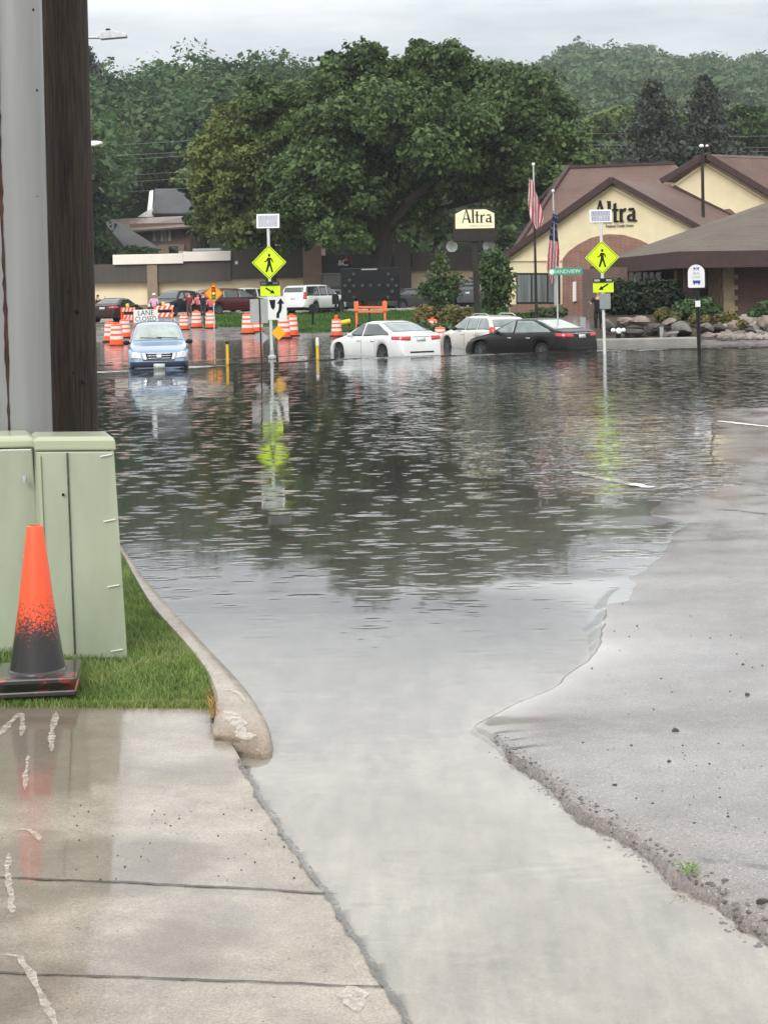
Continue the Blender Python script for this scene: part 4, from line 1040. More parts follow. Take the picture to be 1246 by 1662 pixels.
    if rails:
        for sd_ in (-1, 1):
            mb = MB(); y_ = sd_ * (w * .60); zr_ = car.Hh
            mb.tube([(car.wtop + .35 - L2, y_, zr_ - .03), (car.wtop + .55 - L2, y_, zr_ + .045), (car.rtop - .5 - L2, y_, zr_ + .04), (car.rtop - .25 - L2, y_, zr_ - .05)], .018, 8)
            mb.build('roof_rail', M['galv'], t, smooth=True)
    return t, car
def place(px, py_base, d): 
    p = W(px, py_base, d); return (p.x, p.y)
def toward(a, left=True):   # heading: degrees away from the picture's left (or right) into the distance
    a = math.radians(a); return (-math.cos(a) if left else math.cos(a), math.sin(a))
white_p = paint('white_car_paint', (.74, .74, .73)); black_p = mat('dark_car_paint', (.012, .0105, .011), .32, spec=.25, var=.05, scale=2)
silver_p = paint('pale_silver_paint', (.62, .59, .53), .25); blue_p = paint('light_blue_car_paint', (.20, .30, .46), .35)
maroon_p = mat('dark_red_car_paint', (.07, .010, .013), .3, spec=.35, var=.05); navy_p = mat('navy_car_paint', (.018, .022, .036), .3, spec=.3, var=.05); grey_p = mat('grey_car_paint', (.06, .063, .07), .3, spec=.35, var=.05)
dredb_p = mat('blackish_red_car_paint', (.03, .010, .012), .3, spec=.3, var=.05)
bl_bump = mat('dark_blue_grey_bumper', (.028, .034, .052), .5, var=.1)
FG = 'cars stranded in the flood'
# blue SUV head on
c = W(257, 600, 50.8); v = Vector((-c.x, -c.y)).normalized(); v = Vector((v.x + .015, v.y)).normalized()
t, car = make_car('suv', 'stranded_car', 'light blue SUV facing us, standing bumper deep in flood water', 'car', FG, blue_p, (c.x, c.y), (v.x, v.y), -.33, wind=M['car_glass_pale'], lower=bl_bump, rails=True, plate=False)
L2 = car.L / 2; zh = car.at(car.zt, .16)
decal(car, t, 'grille_surround', M['chrome'], [(-L2, -.46, zh - .30), (-L2, .46, zh - .30), (-L2, .52, zh - .06), (-L2, -.52, zh - .06)], (1, 0, 0), .003, 8, 4)
for zz in (.235, .165, .10):
    decal(car, t, 'grille_bar', M['chrome'], [(-L2, -.33, zh - zz), (-L2, .33, zh - zz), (-L2, .34, zh - zz + .022), (-L2, -.34, zh - zz + .022)], (1, 0, 0), .022, 8, 1)
decal(car, t, 'emblem', M['chrome'], [(-L2, -.06, zh - .22), (-L2, .06, zh - .22), (-L2, .08, zh - .11), (-L2, -.08, zh - .11)], (1, 0, 0), .03, 3, 3)
decal(car, t, 'licence_plate', M['plate'], [(-L2, -.16, .36), (-L2, .16, .36), (-L2, .16, .50), (-L2, -.16, .50)], (1, 0, 0), .03, 2, 2)
for s0 in (-.42, .06):
    mb = MB(); xw = car.cowl + .09 - L2; zw = car.at(car.zt, car.cowl + .09) + .03
    mb.bar((xw, s0 - .16, zw), (xw + .05, s0 + .46, zw + .03), .018, .018); mb.build('wiper', M['trim_black'], t)
# white sedan
c = place(622, 577, 56.6)
make_car('sedan', 'stranded_car', 'white sedan seen from its rear corner, wheels half under water', 'car', FG, white_p, c, toward(58), -.31, rear=M['car_glass_mid'], chrome=True)
# black sedan
c = place(859, 572, 57.2)
make_car('sedan', 'stranded_car', 'black sedan seen from its rear corner beside the right crossing sign', 'car', FG, black_p, c, toward(47), -.34, rear=M['car_glass_pale'], glass=M['car_glass_mid'], chrome=True)
# silver wagon behind it
c = place(785, 566, 61.6)
make_car('wagon', 'stranded_car', 'pale silver hatchback half hidden behind the black sedan', 'car', FG, silver_p, c, toward(66), -.30, rails=True, rear=M['car_glass_mid'], glass=M['car_glass_mid'])
PG = 'cars parked in front of the shops'
def parked(kind, px, d, head, p, label, **k):
    c = place(px, 500, d); z = float(ground_z(c[0], c[1])) + .04
    return make_car(kind, 'parked_car', label, 'car', PG, p, c, head, z, detail=False, **k)
parked('suburban', 511, 109, toward(62, False), white_p, 'big white SUV parked with its rear corner towards us', chrome=False)
parked('minivan', 377, 112, toward(30, False), maroon_p, 'dark red minivan parked behind the signal warning sign')
parked('suv', 282, 110, (-.35, -.94), navy_p, 'navy blue SUV parked nose towards us beside the maroon shirted onlooker')
parked('sedan', 192, 101, (.25, .97), dredb_p, 'small blackish red car seen from behind at the far left')
parked('suv', 412, 118, toward(35, False), white_p, 'white car mostly hidden behind the grey sign back')
parked('sedan', 545, 116, toward(40, False), grey_p, 'grey car just beyond the big white SUV')
parked('sedan', 671, 114, toward(28, False), grey_p, 'dark grey sedan parked right of the arrow board')
parked('suburban', 727, 117, (-.85, -.53), black_p, 'black pickup sized SUV parked behind the young tree')
parked('suv', 781, 113, toward(62, False), grey_p, 'dark grey SUV parked behind the brown sign post')
# ------------------------------------------------------------------ signs, posts, barrels, people
def ground_at(p): return max(float(ground_z(p.x, p.y)), -.45)
def plate_frame(px, py, d):
    """origin on the sign's centre, axes of a board facing the street"""
    return W(px, py, d), Vector((1, 0, 0)), Vector((0, 0, 1))
def local(p, t): return Vector(p) - Vector(t.location)
PED = [  # walking figure, unit box -0.5..0.5, y up
    [(-.05, .34), (-.02, .27), (.03, .27), (.07, .34), (.05, .41), (-.02, .43)],
    [(-.06, .245), (.08, .235), (.16, .16), (.19, .02), (.145, .01), (.11, .12), (.07, .155), (.085, -.04), (.19, -.44), (.11, -.45), (.02, -.13), (-.09, -.44), (-.175, -.43), (-.07, -.03), (-.06, .10), (-.13, .04), (-.22, .02), (-.23, .065), (-.15, .09)]]
def crossing_sign(px_sign, y, d, label, arrow_dir, box, ybase=580, top=None, lean=0):
    """y: dict of pixel rows on this sign"""
    s = F / d; p0 = W(px_sign + (y['base'] - y['dia']) * .03, y['base'], d)
    z0 = ground_at(p0); t = thing('crossing_sign', label, 'road sign', (p0.x, p0.y, z0), 0, 'pedestrian crossing signs with solar panels')
    pt = local(W(px_sign - 2, y['panel'], d), t)
    mb = MB(); mb.tube([(0, 0, 0), (pt.x, 0, pt.z)], .048, 14); mb.build('post', M['alu'], t, smooth=True)
    if not box:
        mb = MB(); mb.lathe([(.13, .38), (.13, .46), (.06, .50), (.06, .65)], 14); mb.build('post_base', M['galv'], t)
    c = local(W(px_sign, y['dia'], d), t); r = y['half'] / s
    fr = (c + Vector((0, -.065, 0)))
    mb = MB(); mb.prism([(0, -r), (r, 0), (0, r), (-r, 0)], fr, (1, 0, 0), (0, 0, 1), .008)
    dia = mb.build('sign_panel', M['lime'], t)
    k = r * .93; k2 = r * .885
    mb = MB()
    q, q2 = [(0, -k), (k, 0), (0, k), (-k, 0)], [(0, -k2), (k2, 0), (0, k2), (-k2, 0)]
    for i in range(4):
        mb.prism([q[i], q[(i + 1) % 4], q2[(i + 1) % 4], q2[i]], fr + Vector((0, -.003, 0)), (1, 0, 0), (0, 0, 1), .002)
    for poly in PED: mb.prism([(x * r * 1.25, y_ * r * 1.25 - r * .02) for x, y_ in poly], fr + Vector((0, -.003, 0)), (1, 0, 0), (0, 0, 1), .002)
    mb.build('walking_figure', M['sign_black'], dia)
    # light bar
    c = local(W(px_sign + 1, y['bar'], d), t); mb = MB(); mb.box(c + Vector((0, -.08, 0)), (.62, .07, .13)); lb_ = mb.build('light_bar', M['black'], t, bevel=.008)
    mb = MB()
    for dx in (-.19, .19): mb.box(c + Vector((dx, -.118, 0)), (.18, .012, .07))
    mb.build('beacon_lens', M['lamp_off'] if y.get('lens') is None else M['sign_back'], lb_)
    c = local(W(px_sign + 2, y['arrow'], d), t); aw, ah = y['aw'] / s, y['ah'] / s
    mb = MB(); mb.box(c + Vector((0, -.065, 0)), (aw, .008, ah)); ap = mb.build('arrow_panel', M['lime'], t)
    ang = math.radians(-32 if arrow_dir > 0 else 212); ux, uz = math.cos(ang), math.sin(ang)
    A = [(-.30, .045), (.06, .045), (.06, .13), (.30, 0), (.06, -.13), (.06, -.045), (-.30, -.045)]
    mb = MB(); mb.prism([(a * aw * .92, b * aw * .92) for a, b in A], c + Vector((0, -.072, 0)), (ux, 0, uz), (-uz, 0, ux), .002); mb.build('arrow', M['sign_black'], ap)
    # solar panel, tilted to the sky
    c = local(W(px_sign - 2, y['panel'], d), t); pw, ph = y['pw'] / s, y['ph'] / s
    sp = thing('solar_panel', None, None); sp.parent = t; sp.location = c + Vector((0, 0, .02)); sp.rotation_euler = (math.radians(-12), 0, 0)
    mb = MB(); mb.box((0, 0, 0), (pw, .05, ph * 1.13)); mb.build('frame', M['white'], sp, bevel=.008)
    mb = MB(); mb.box((0, -.027, 0), (pw * .86, .008, ph * .90)); mb.build('solar_cells', M['solar'], sp)
    if box:
        c = local(W(px_sign + 5, box, d), t); mb = MB(); mb.box(c + Vector((0, -.03, 0)), (17 / s, .2, 25 / s)); mb.build('control_box', M['grey_box'], t, bevel=.012)
    return t, s
tL, sL = crossing_sign(437, dict(base=583, dia=426, half=28, bar=460, arrow=472, aw=32, ah=16.5, panel=360, pw=37, ph=21), 54.5, 'left pedestrian crossing sign with solar panel, above a keep right sign', 1, None)
tR, sR = crossing_sign(976, dict(base=598, dia=418, half=27.5, bar=455, arrow=466, aw=33, ah=17, panel=352, pw=36, ph=19, lens=1), 53.0, 'right pedestrian crossing sign with solar panel and grey control box', -1, 489)
# keep-right sign on the left post
def prism_on(t, parent, name, polys, px, py, d, m, s, off, axis=None):
    mb = MB(); c = local(W(px, py, d), t) + Vector((0, off, 0))
    for poly in polys: mb.prism([(a / s, -b / s) for a, b in poly], c, (1, 0, 0), (0, 0, 1), .003)
    return mb.build(name, m, parent)
s = sL; d = 54.5
kr = prism_on(tL, tL, 'keep_right_panel', [[(-15.5, 19), (15.5, 19), (15.5, -19), (-15.5, -19)]], 450, 500, d, M['sign_white'], s, -.075)
prism_on(tL, kr, 'keep_right_print', [[(-12.5, -13.5), (-2.5, -13.5), (-3.5, -1), (-6.5, 3), (-9.8, -1)],
    [(-1.5, 16), (-1.2, 9), (2.2, 3), (3.0, -2), (3.2, -7), (-.2, -7), (6.0, -16), (12.0, -7), (8.0, -7), (7.8, 0), (6.4, 5.5), (3.4, 10), (3.2, 16)]], 450, 500, d, M['sign_black'], s, -.081)
prism_on(tL, tL, 'object_marker', [[(0, 12), (12, 0), (0, -12), (-12, 0)]], 452.5, 540, d, M['marker'], s, -.07)
# back of another sign on its own dark post
p0 = W(425, 590, 51.5); t = thing('sign_seen_from_behind', 'grey back of a square sign on a thin dark post', 'road sign', (p0.x, p0.y, ground_at(p0)))
mb = MB(); tp = local(W(421, 485, 51.5), t); mb.tube([(0, 0, 0), (tp.x, 0, tp.z)], .022, 8); mb.build('post', M['dark_metal'], t)
mb = MB(); c = local(W(420.5, 505, 51.5), t); mb.box(c + Vector((0, .03, 0)), (29 / 52.4, .006, 39 / 52.4)); sp_b = mb.build('sign_panel', M['sign_back'], t)
# grey diamond back lower on the same place
mb = MB(); c = local(W(424, 548, 51.5), t); r = 12 / 52.4; mb.prism([(0, -r), (r, 0), (0, r), (-r, 0)], c + Vector((0, .04, 0)), (1, 0, 0), (0, 0, 1), .006); mb.build('diamond_panel', M['sign_back'], t)

def text_obj(name, s_, size, loc, m, parent, sx=1.0, ext=.004, align='CENTER', rz=0.0):
    cu = bpy.data.curves.new(name, 'FONT'); cu.body = s_; cu.size = size; cu.extrude = ext; cu.align_x = align; cu.align_y = 'CENTER'
    cu.resolution_u = 3
    o = bpy.data.objects.new(name, cu); COL.objects.link(o); cu.materials.append(m)
    o.rotation_euler = (PI / 2, 0, rz); o.location = loc; o.scale = (sx, 1, 1)
    bpy.context.view_layer.update()
    me = bpy.data.meshes.new_from_object(o.evaluated_get(bpy.context.evaluated_depsgraph_get()))
    o2 = bpy.data.objects.new(name, me); COL.objects.link(o2); o2.rotation_euler = o.rotation_euler; o2.location = o.location; o2.scale = o.scale
    bpy.data.objects.remove(o); o2.name = name; o = o2
    if parent is not None: o.parent = parent
    return o
# street name sign
d = 56.0; s = F / d; p0 = W(905.5, 568, d); t = thing('street_name_sign', 'green street name sign on a slim post in front of the flags', 'street sign', (p0.x, p0.y, ground_at(p0)))
mb = MB(); tp = local(W(903, 432, d), t); mb.tube([(0, 0, 0), (tp.x, 0, tp.z)], .028, 8); mb.build('post', M['galv'], t, smooth=True)
c = local(W(917, 440.5, d), t); mb = MB(); mb.box(c + Vector((0, -.04, 0)), (55 / s, .008, 11 / s), rot=Matrix.Rotation(math.radians(-1.0), 3, 'Y')); bl = mb.build('name_blade', M['sign_green'], t)
text_obj('lettering', 'GRANDVIEW', 9.2 / s, c + Vector((-1.5 / s, -.05, -.01)), M['sign_white'], bl, .93, .002)
text_obj('lettering', 'AVE', 5.5 / s, c + Vector((20.5 / s, -.05, .02)), M['sign_white'], bl, .9, .002)
mb = MB(); mb.lathe([(.001, 0), (4.2 / s, .0), (4.2 / s, .004)], 14, axis='Y', o=c + Vector((-22.5 / s, -.05, -.01))); mb.build('city_emblem', M['reflective'], bl)

# bus stop
d = 52.0; s = F / d; p0 = W(1134.5, 577, d); t = thing('bus_stop_sign', 'white arched bus stop sign with blue print on a black post', 'bus stop', (p0.x, p0.y, ground_at(p0)))
tp = local(W(1130, 462, d), t); mb = MB(); mb.tube([(0, 0, 0), (tp.x, 0, tp.z)], .06, 8); mb.build('post', M['black'], t)
c = local(W(1128.5, 448, d), t); hw, b0 = 13.6 / s, -19 / s
arc = [(hw * math.cos(a), 5 / s + hw * math.sin(a)) for a in np.linspace(0, PI, 14)]
mb = MB(); mb.prism([(-hw + .03, b0), (hw - .03, b0), (hw, b0 + .03)] + arc + [(-hw, b0 + .03)], c + Vector((0, -.07, 0)), (1, 0, 0), (0, 0, 1), .02); pl = mb.build('sign_panel', M['sign_white'], t)
hw2 = hw + .03; arc2 = [(hw2 * math.cos(a), 5 / s + hw2 * math.sin(a)) for a in np.linspace(0, PI, 14)]
mb = MB(); mb.prism([(-hw2, b0 - .03), (hw2, b0 - .03)] + arc2, c + Vector((.02, -.04, .0)), (1, 0, 0), (0, 0, 1), .03); mb.build('frame', M['black'], t)
fc = c + Vector((0, -.073, 0))
mb = MB()
def pp(x0, y0, x1, y1): mb.prism([(x0 / s, y0 / s), (x1 / s, y0 / s), (x1 / s, y1 / s), (x0 / s, y1 / s)], fc, (1, 0, 0), (0, 0, 1), .003)
pp(-5.5, -12, 6, -9.5); pp(-6, -10, 6.5, -7.2); pp(-4.5, -14, -2.5, -11.5); pp(3, -14, 5, -11.5)
pp(-4.5, 11, -1.8, 14); pp(2.0, 11, 4.6, 14); pp(-2, 12, 2.2, 13.2); pp(-4.5, 9.6, 4.6, 10.4)
mb.build('bus_symbol', M['sign_blue'], pl)
text_obj('lettering', 'BUS', 6.2 / s, fc + Vector((0, -.004, 4.4 / s)), M['sign_grey'], pl, 1.0, .002)
text_obj('lettering', 'STOP', 5.2 / s, fc + Vector((0, -.004, -2.2 / s)), M['sign_grey'], pl, 1.0, .002)
c = local(W(1131, 493, d), t); mb = MB(); mb.box(c + Vector((0, -.068, 0)), (8 / s, .01, 10 / s)); mb.build('route_tag', M['sign_white'], t)

# yellow flexible posts in the water
for px, y0, y1, d, lb_ in ((369.5, 553, 596, 51.0, 'yellow marker post standing in water right of the blue SUV'), (515.5, 548, 586, 54.5, 'yellow marker post with a white top left of the white sedan')):
    p0 = W(px, y1, d); z0 = ground_at(p0); t = thing('marker_post', lb_, 'bollard', (p0.x, p0.y, z0), 0, 'yellow marker posts in the water')
    top = W(px, y0, d).z - z0; r = 2.4 * d / F
    mb = MB(); mb.lathe([(r * 1.1, 0), (r, .3), (r * .95, top * .8), (r * .95, top - .01), (r * .6, top)], 12); mb.build('tube', M['yellow'], t, smooth=True)
    mb = MB(); mb.lathe([(r * 1.12, top - .10 if px < 400 else top - .26), (r * 1.12, top - .02), (r * .6, top + .004)], 12); mb.build('cap', M['black'] if px < 400 else M['reflective'], t, smooth=True)

# construction barrels
def barrel_proto():
    t = thing('traffic_barrel', 'x', 'traffic barrel', (0, 0, 0), 0, 'orange and white construction barrels')
    mb = MB(); mb.lathe([(.36, 0), (.36, .05), (.27, .08)], 16); mb.build('base', M['rubber'], t)
    pr = [(.285, .04), (.285, .24), (.27, .25), (.27, .47), (.255, .48), (.255, .68), (.24, .69), (.24, .88), (.22, .90), (.12, .93)]
    mb = MB(); mb.lathe(pr, 20); mb.box((0, 0, .965), (.20, .05, .07)); mb.build('drum', M['orange'], t, smooth=True)
    for z0, z1, r in ((.29, .43, .274), (.52, .65, .259), (.73, .84, .244)):
        mb = MB(); mb.lathe([(r, z0), (r, z1)], 20, cap=False); o = mb.build('reflective_band', M['reflective'], t, smooth=True)
    return t
proto = barrel_proto()
BAR = [(190, 569, 73, 1.05, 'nearest orange barrel at the left, its base in the water behind the blue SUV'), (179, 551, 78, 1, 'orange barrel just left of and behind the nearest one at far left'), (203, 547, 82, 1, 'orange barrel behind the nearest one, by the fallen barricade'),
       (299, 547, 90, .9, 'orange barrel peeking past the right side of the blue SUV roof'), (319.5, 543.5, 92, 1, 'left of the two orange barrels just below the signal warning sign'), (342, 545, 91, 1, 'right of the two orange barrels under the signal warning sign'),
       (402.5, 549, 84, 1.1, 'orange barrel directly left of the grey sign back'), (419, 550, 86, .95, 'orange barrel behind the grey diamond sign back'), (474, 553, 80, 1.1, 'right barrel of the close pair beside the keep right sign'), (461, 555, 78, 1.1, 'left barrel of the close pair behind the yellow diamond marker'),
       (546.5, 557, 79, .9, 'single orange barrel at the front of the white sedan'), (714.5, 566, 64, .82, 'orange barrel squeezed between the white sedan and the silver hatchback'), (702, 555, 76, .9, 'orange barrel just showing over the boot of the white sedan')]
for i, (px, py, d, sc, lb_) in enumerate(BAR):
    o = proto if i == 0 else copy_tree(proto)
    p = W(px, py, d); o.location = (p.x, p.y, max(ground_at(p), -.05)); o.rotation_euler = (0, 0, i * .7); o.scale = (sc, sc, sc); o['label'] = lb_
p = W(546.5, 530, 79); mb = MB(); mb.lathe([(.07, 0), (.09, .12), (.08, .2), (.02, .22)], 10, o=(0, 0, 0)); o = mb.build('barrel_light', M['orange'], None); o.parent = None
bz = [x for x in COL.objects if x.get('label') == BAR[10][4]][0]; o.parent = bz; o.location = (0, 0, .93)

# barricades
def barricade(px, py, d, w, h, ang, label, lamp=False, tip=0.0):
    p = W(px, py, d); t = thing('barricade', label, 'barricade', (p.x, p.y, ground_at(p)), ang, 'striped barricades')
    t.rotation_euler = (tip, 0, ang)
    for z in (h - .12, h - .55):
        mb = MB(); mb.box((0, -.03, z), (w, .03, .24)); rail = mb.build('rail', M['orange'], t)
        mb = MB(); n_ = 4
        for k in range(n_):
            x = -w / 2 + w * (k + .35) / n_; mb.prism([(x, -.12), (x + w * .11, -.12), (x + w * .11 + .12, .12), (x + .12, .12)], (0, -.048, z), (1, 0, 0), (0, 0, 1), .003)
        mb.build('stripe', M['reflective'], rail)
    for sx in (-w / 2 + .06, w / 2 - .06):
        for sy in (-.3, .3):
            mb = MB(); mb.bar((sx, sy, 0), (sx, 0, h), .05, .04); mb.build('leg', M['orange'], t)
    if lamp:
        mb = MB(); mb.lathe([(.02, 0), (.10, .03), (.10, .2), (.04, .22)], 12, o=(0, 0, h)); mb.build('warning_lamp', M['lamp_amber'], t)
    return t
barricade(266, 523, 99, 1.15, 1.05, .1, 'orange and white barricade with a lamp behind the blue SUV roof', True)
barricade(212, 526, 96, 1.0, 1.1, -.5, 'tilted orange and white barricade with yellow lamp at the left barrels', True, .2)
# lane closed sign
d = 93; s = F / d; p0 = W(237, 536, d); t = thing('lane_closed_sign', 'white LANE CLOSED sign rising behind the blue SUV roof', 'road sign', (p0.x, p0.y, ground_at(p0)))
c = local(W(237, 513, d), t)
for dx in (-.35, .35):
    mb = MB(); mb.bar((dx * 1.4, .3, 0), (dx, .03, c.z + .1), .05, .04); mb.build('leg', M['galv'], t)
mb = MB(); mb.box(c + Vector((0, -.02, 0)), (39 / s, .02, 21 / s)); pl = mb.build('sign_panel', M['sign_white'], t)
text_obj('lettering', 'LANE', 11.5 / s, c + Vector((0, -.034, 4.8 / s)), M['sign_black'], pl, .95, .002)
text_obj('lettering', 'CLOSED', 11.5 / s, c + Vector((0, -.034, -5.0 / s)), M['sign_black'], pl, .82, .002)
# signal ahead sign
d = 88; s = F / d; p0 = W(348, 545, d); t = thing('signal_ahead_sign', 'orange diamond warning sign with a traffic light symbol', 'road sign', (p0.x, p0.y, ground_at(p0)))
c = local(W(347, 476, d), t); r = 16 / s
mb = MB(); mb.bar((0, 0, 0), (0, 0, c.z), .05, .05); mb.build('post', M['galv'], t)
mb = MB(); mb.prism([(0, -r), (r, 0), (0, r), (-r, 0)], c + Vector((0, -.05, 0)), (1, 0, 0), (0, 0, 1), .01); pl = mb.build('sign_panel', M['amber'], t)
mb = MB(); mb.box(c + Vector((0, -.065, 0)), (6.2 / s, .006, 20 / s)); 
k, k2 = r * .95, r * .90
q, q2 = [(0, -k), (k, 0), (0, k), (-k, 0)], [(0, -k2), (k2, 0), (0, k2), (-k2, 0)]
for i in range(4): mb.prism([q[i], q[(i + 1) % 4], q2[(i + 1) % 4], q2[i]], c + Vector((0, -.062, 0)), (1, 0, 0), (0, 0, 1), .002)
mb.build('signal_symbol', M['sign_black'], pl)
for dz, m_ in ((6.2, 'lamp_red'), (0, 'lamp_amber'), (-6.2, 'lamp_green')):
    mb = MB(); mb.lathe([(.001, 0), (2.6 / s, 0), (2.6 / s, .01)], 12, axis='Y', o=c + Vector((0, -.075, dz / s))); mb.build('signal_disc', M[m_], pl)
# small blue sign by the wall, small white sign, small sign by office
for px, py, yb, w, h, d, m_, nm, lb_ in ((318.5, 478, 516, 7.5, 11, 121, 'handicap', 'parking_sign', 'small faded blue parking sign by the cream wall'), (641.5, 483, 508, 7, 7, 104, 'sign_white', 'notice_sign', 'small white notice plate right of the arrow board'), (819, 478, 508, 10.5, 20, 88, 'sign_white', 'notice_sign', 'white notice board beside the corner of the gabled office')):
    p0 = W(px, yb, d); s = F / d; t = thing(nm, lb_, 'sign', (p0.x, p0.y, ground_at(p0))); c = local(W(px, py, d), t)
    mb = MB(); mb.bar((c.x, 0, 0), (c.x, 0, c.z), .05, .05); mb.build('post', M['dark_metal'], t)
    mb = MB(); mb.box(c + Vector((0, -.04, 0)), (w / s, .01, h / s)); pl = mb.build('sign_panel', M[m_], t)
    mb = MB(); mb.box(c + Vector((0, -.048, .15 * h / s)), (w * .35 / s, .004, h * .4 / s)); mb.build('printed_symbol', M['sign_grey'] if m_ != 'handicap' else M['sign_white'], pl)
# dark posts and yellow tube on the grass bank
for px, y0, y1, d, lb_ in ((508, 493, 531, 92, 'dark short post on the grass in front of the big white SUV'), (545.5, 474, 525, 94, 'taller dark post on the grass near the arrow board')):
    p0 = W(px, y1, d); z0 = ground_at(p0); t = thing('mailbox_post', lb_, 'mailbox', (p0.x, p0.y, z0), 0, 'dark posts on the grass bank'); hh = W(px, y0, d).z - z0; s = F / d
    mb = MB(); mb.tube([(0, 0, 0), (0, 0, hh * .7)], .06, 8); mb.build('post', M['black'], t)
    w_ = 11 / s; mb = MB(); mb.prism([(-w_ / 2, 0)] + [(w_ / 2 * math.cos(a), hh * .22 + w_ / 2 * math.sin(a)) for a in np.linspace(PI, 0, 9)] + [(w_ / 2, 0)], (0, -.2, hh * .62), (1, 0, 0), (0, 0, 1), -.45); mb.build('box', M['black'], t)
d = 86; s = F / d; p0 = W(567, 534, d); t = thing('newspaper_tube', 'yellow newspaper tube tilted on a dark stake behind the white sedan', 'newspaper box', (p0.x, p0.y, ground_at(p0)))
c = local(W(559, 523, d), t); mb = MB(); mb.bar((0, 0, 0), (0, .1, c.z + .1), .05, .05); mb.build('stake', M['black'], t)
mb = MB(); mb.tube([c + Vector((-8 / s, -.2, -.05)), c + Vector((9 / s, -.1, .05))], 4.2 / s, 12); mb.build('tube', M['yellow'], t, smooth=True)

# arrow board trailer
d = 70; s = F / d; p0 = W(602, 545, d); t = thing('arrow_board', 'black arrow board of unlit lamps on an orange trailer frame', 'arrow board', (p0.x, p0.y, ground_at(p0)))
c = local(W(601, 462, d), t); mb = MB(); mb.box(c, (96 / s, .12, 54 / s)); pan = mb.build('lamp_panel', M['black'], t, bevel=.02)
mb = MB()
for x, y in ((390, 400), (330, 490), (265, 570), (390, 570), (515, 568), (635, 565), (760, 565), (885, 565), (1005, 565), (330, 655), (390, 735), (885, 400), (945, 480), (945, 650), (885, 735)):
    q = local(W(530 + x / 8.9, 400 + y / 8.9, d), t)
    b = MB(); b.lathe([(.055, .05), (.07, 0), (.065, -.02), (.01, -.03)], 12, axis='Y', o=q + Vector((0, -.075, 0))); b.build('lamp', M['lamp_off'], pan)
    b = MB(); b.prism([(.085 * math.cos(a), .085 * math.sin(a)) for a in np.linspace(PI, 0, 8)] + [(.07 * math.cos(a), .07 * math.sin(a)) for a in np.linspace(0, PI, 8)], q + Vector((0, -.15, 0)), (1, 0, 0), (0, 0, 1), -.08); b.build('lamp_hood', M['black'], pan)
zt_ = local(W(600, 489, d), t).z; zb_ = local(W(600, 506, d), t).z
for x0 in (578, 624):
    mb = MB(); q = local(W(x0, 490, d), t); mb.bar((q.x, 0, .05), (q.x, 0, q.z + .12), .12, .09); mb.build('upright', M['orange_paint'], t)
    mb = MB(); mb.box((q.x, -.03, q.z - .18), (.19, .1, .42)); mb.build('bracket', M['orange_paint'], t)
for y0 in (498.5, 505.5):
    mb = MB(); a, b = local(W(577, y0, d), t), local(W(625, y0, d), t); mb.bar((a.x, -.02, a.z), (b.x, -.02, b.z), .08, .09); mb.build('crossbar', M['orange_paint'], t)
mb = MB(); mb.box((0, .1, .62), (1.15, 1.2, .5)); mb.build('battery_box', M['dark_metal'], t, bevel=.03)
mb = MB(); mb.bar((-.05, 0, .5), (-.05, 0, c.z), .07, .07); mb.build('mast', M['dark_metal'], t)
mb = MB(); q = local(W(599, 438, d), t); mb.box(q + Vector((0, -.02, .02)), (25 / s, .16, .06)); mb.build('sensor_bar', M['grey_box'], t)
for sx in (-.85, .85):
    mb = MB(); mb.lathe([(.05, -.1), (.30, -.1), (.33, -.06), (.33, .06), (.30, .1), (.05, .1)], 18, axis='X', o=(sx, .25, .33)); mb.build('wheel', M['tyre'], t)

# Altra pylon sign
d = 80; s = F / d; p0 = W(774, 512, d); t = thing('pylon_sign', 'cream and dark brown pylon sign reading Altra on a brown post', 'pylon sign', (p0.x, p0.y, ground_at(p0)))
c = local(W(770, 367, d), t)
mb = MB(); tp = local(W(770, 392, d), t); mb.bar((0, 0, 0), (tp.x, 0, tp.z), .26, .26); mb.build('post', M['dark_metal'], t)
mb = MB(); a = [(-35, 12), (-33.5, -23), (-17, -29), (17, -29), (33.5, -23), (35, 25), (-35, 25)]
mb.prism([(x / s, -y_ / s) for x, y_ in a], c + Vector((0, -.25, 0)), (1, 0, 0), (0, 0, 1), .5); mb.build('cabinet', M['dark_metal'], t, bevel=.02)
mb = MB(); a = [(-31.5, 4), (-31.5, -20), (-18, -26.5), (18, -26.5), (31.5, -20), (31.5, 4)]
mb.prism([(x / s, -y_ / s) for x, y_ in a], c + Vector((0, -.27, 0)), (1, 0, 0), (0, 0, 1), .03); face = mb.build('sign_face', mat('cream_sign_face', (.80, .74, .48), .4, var=.04, emit=((.85, .76, .48), .10)), t)
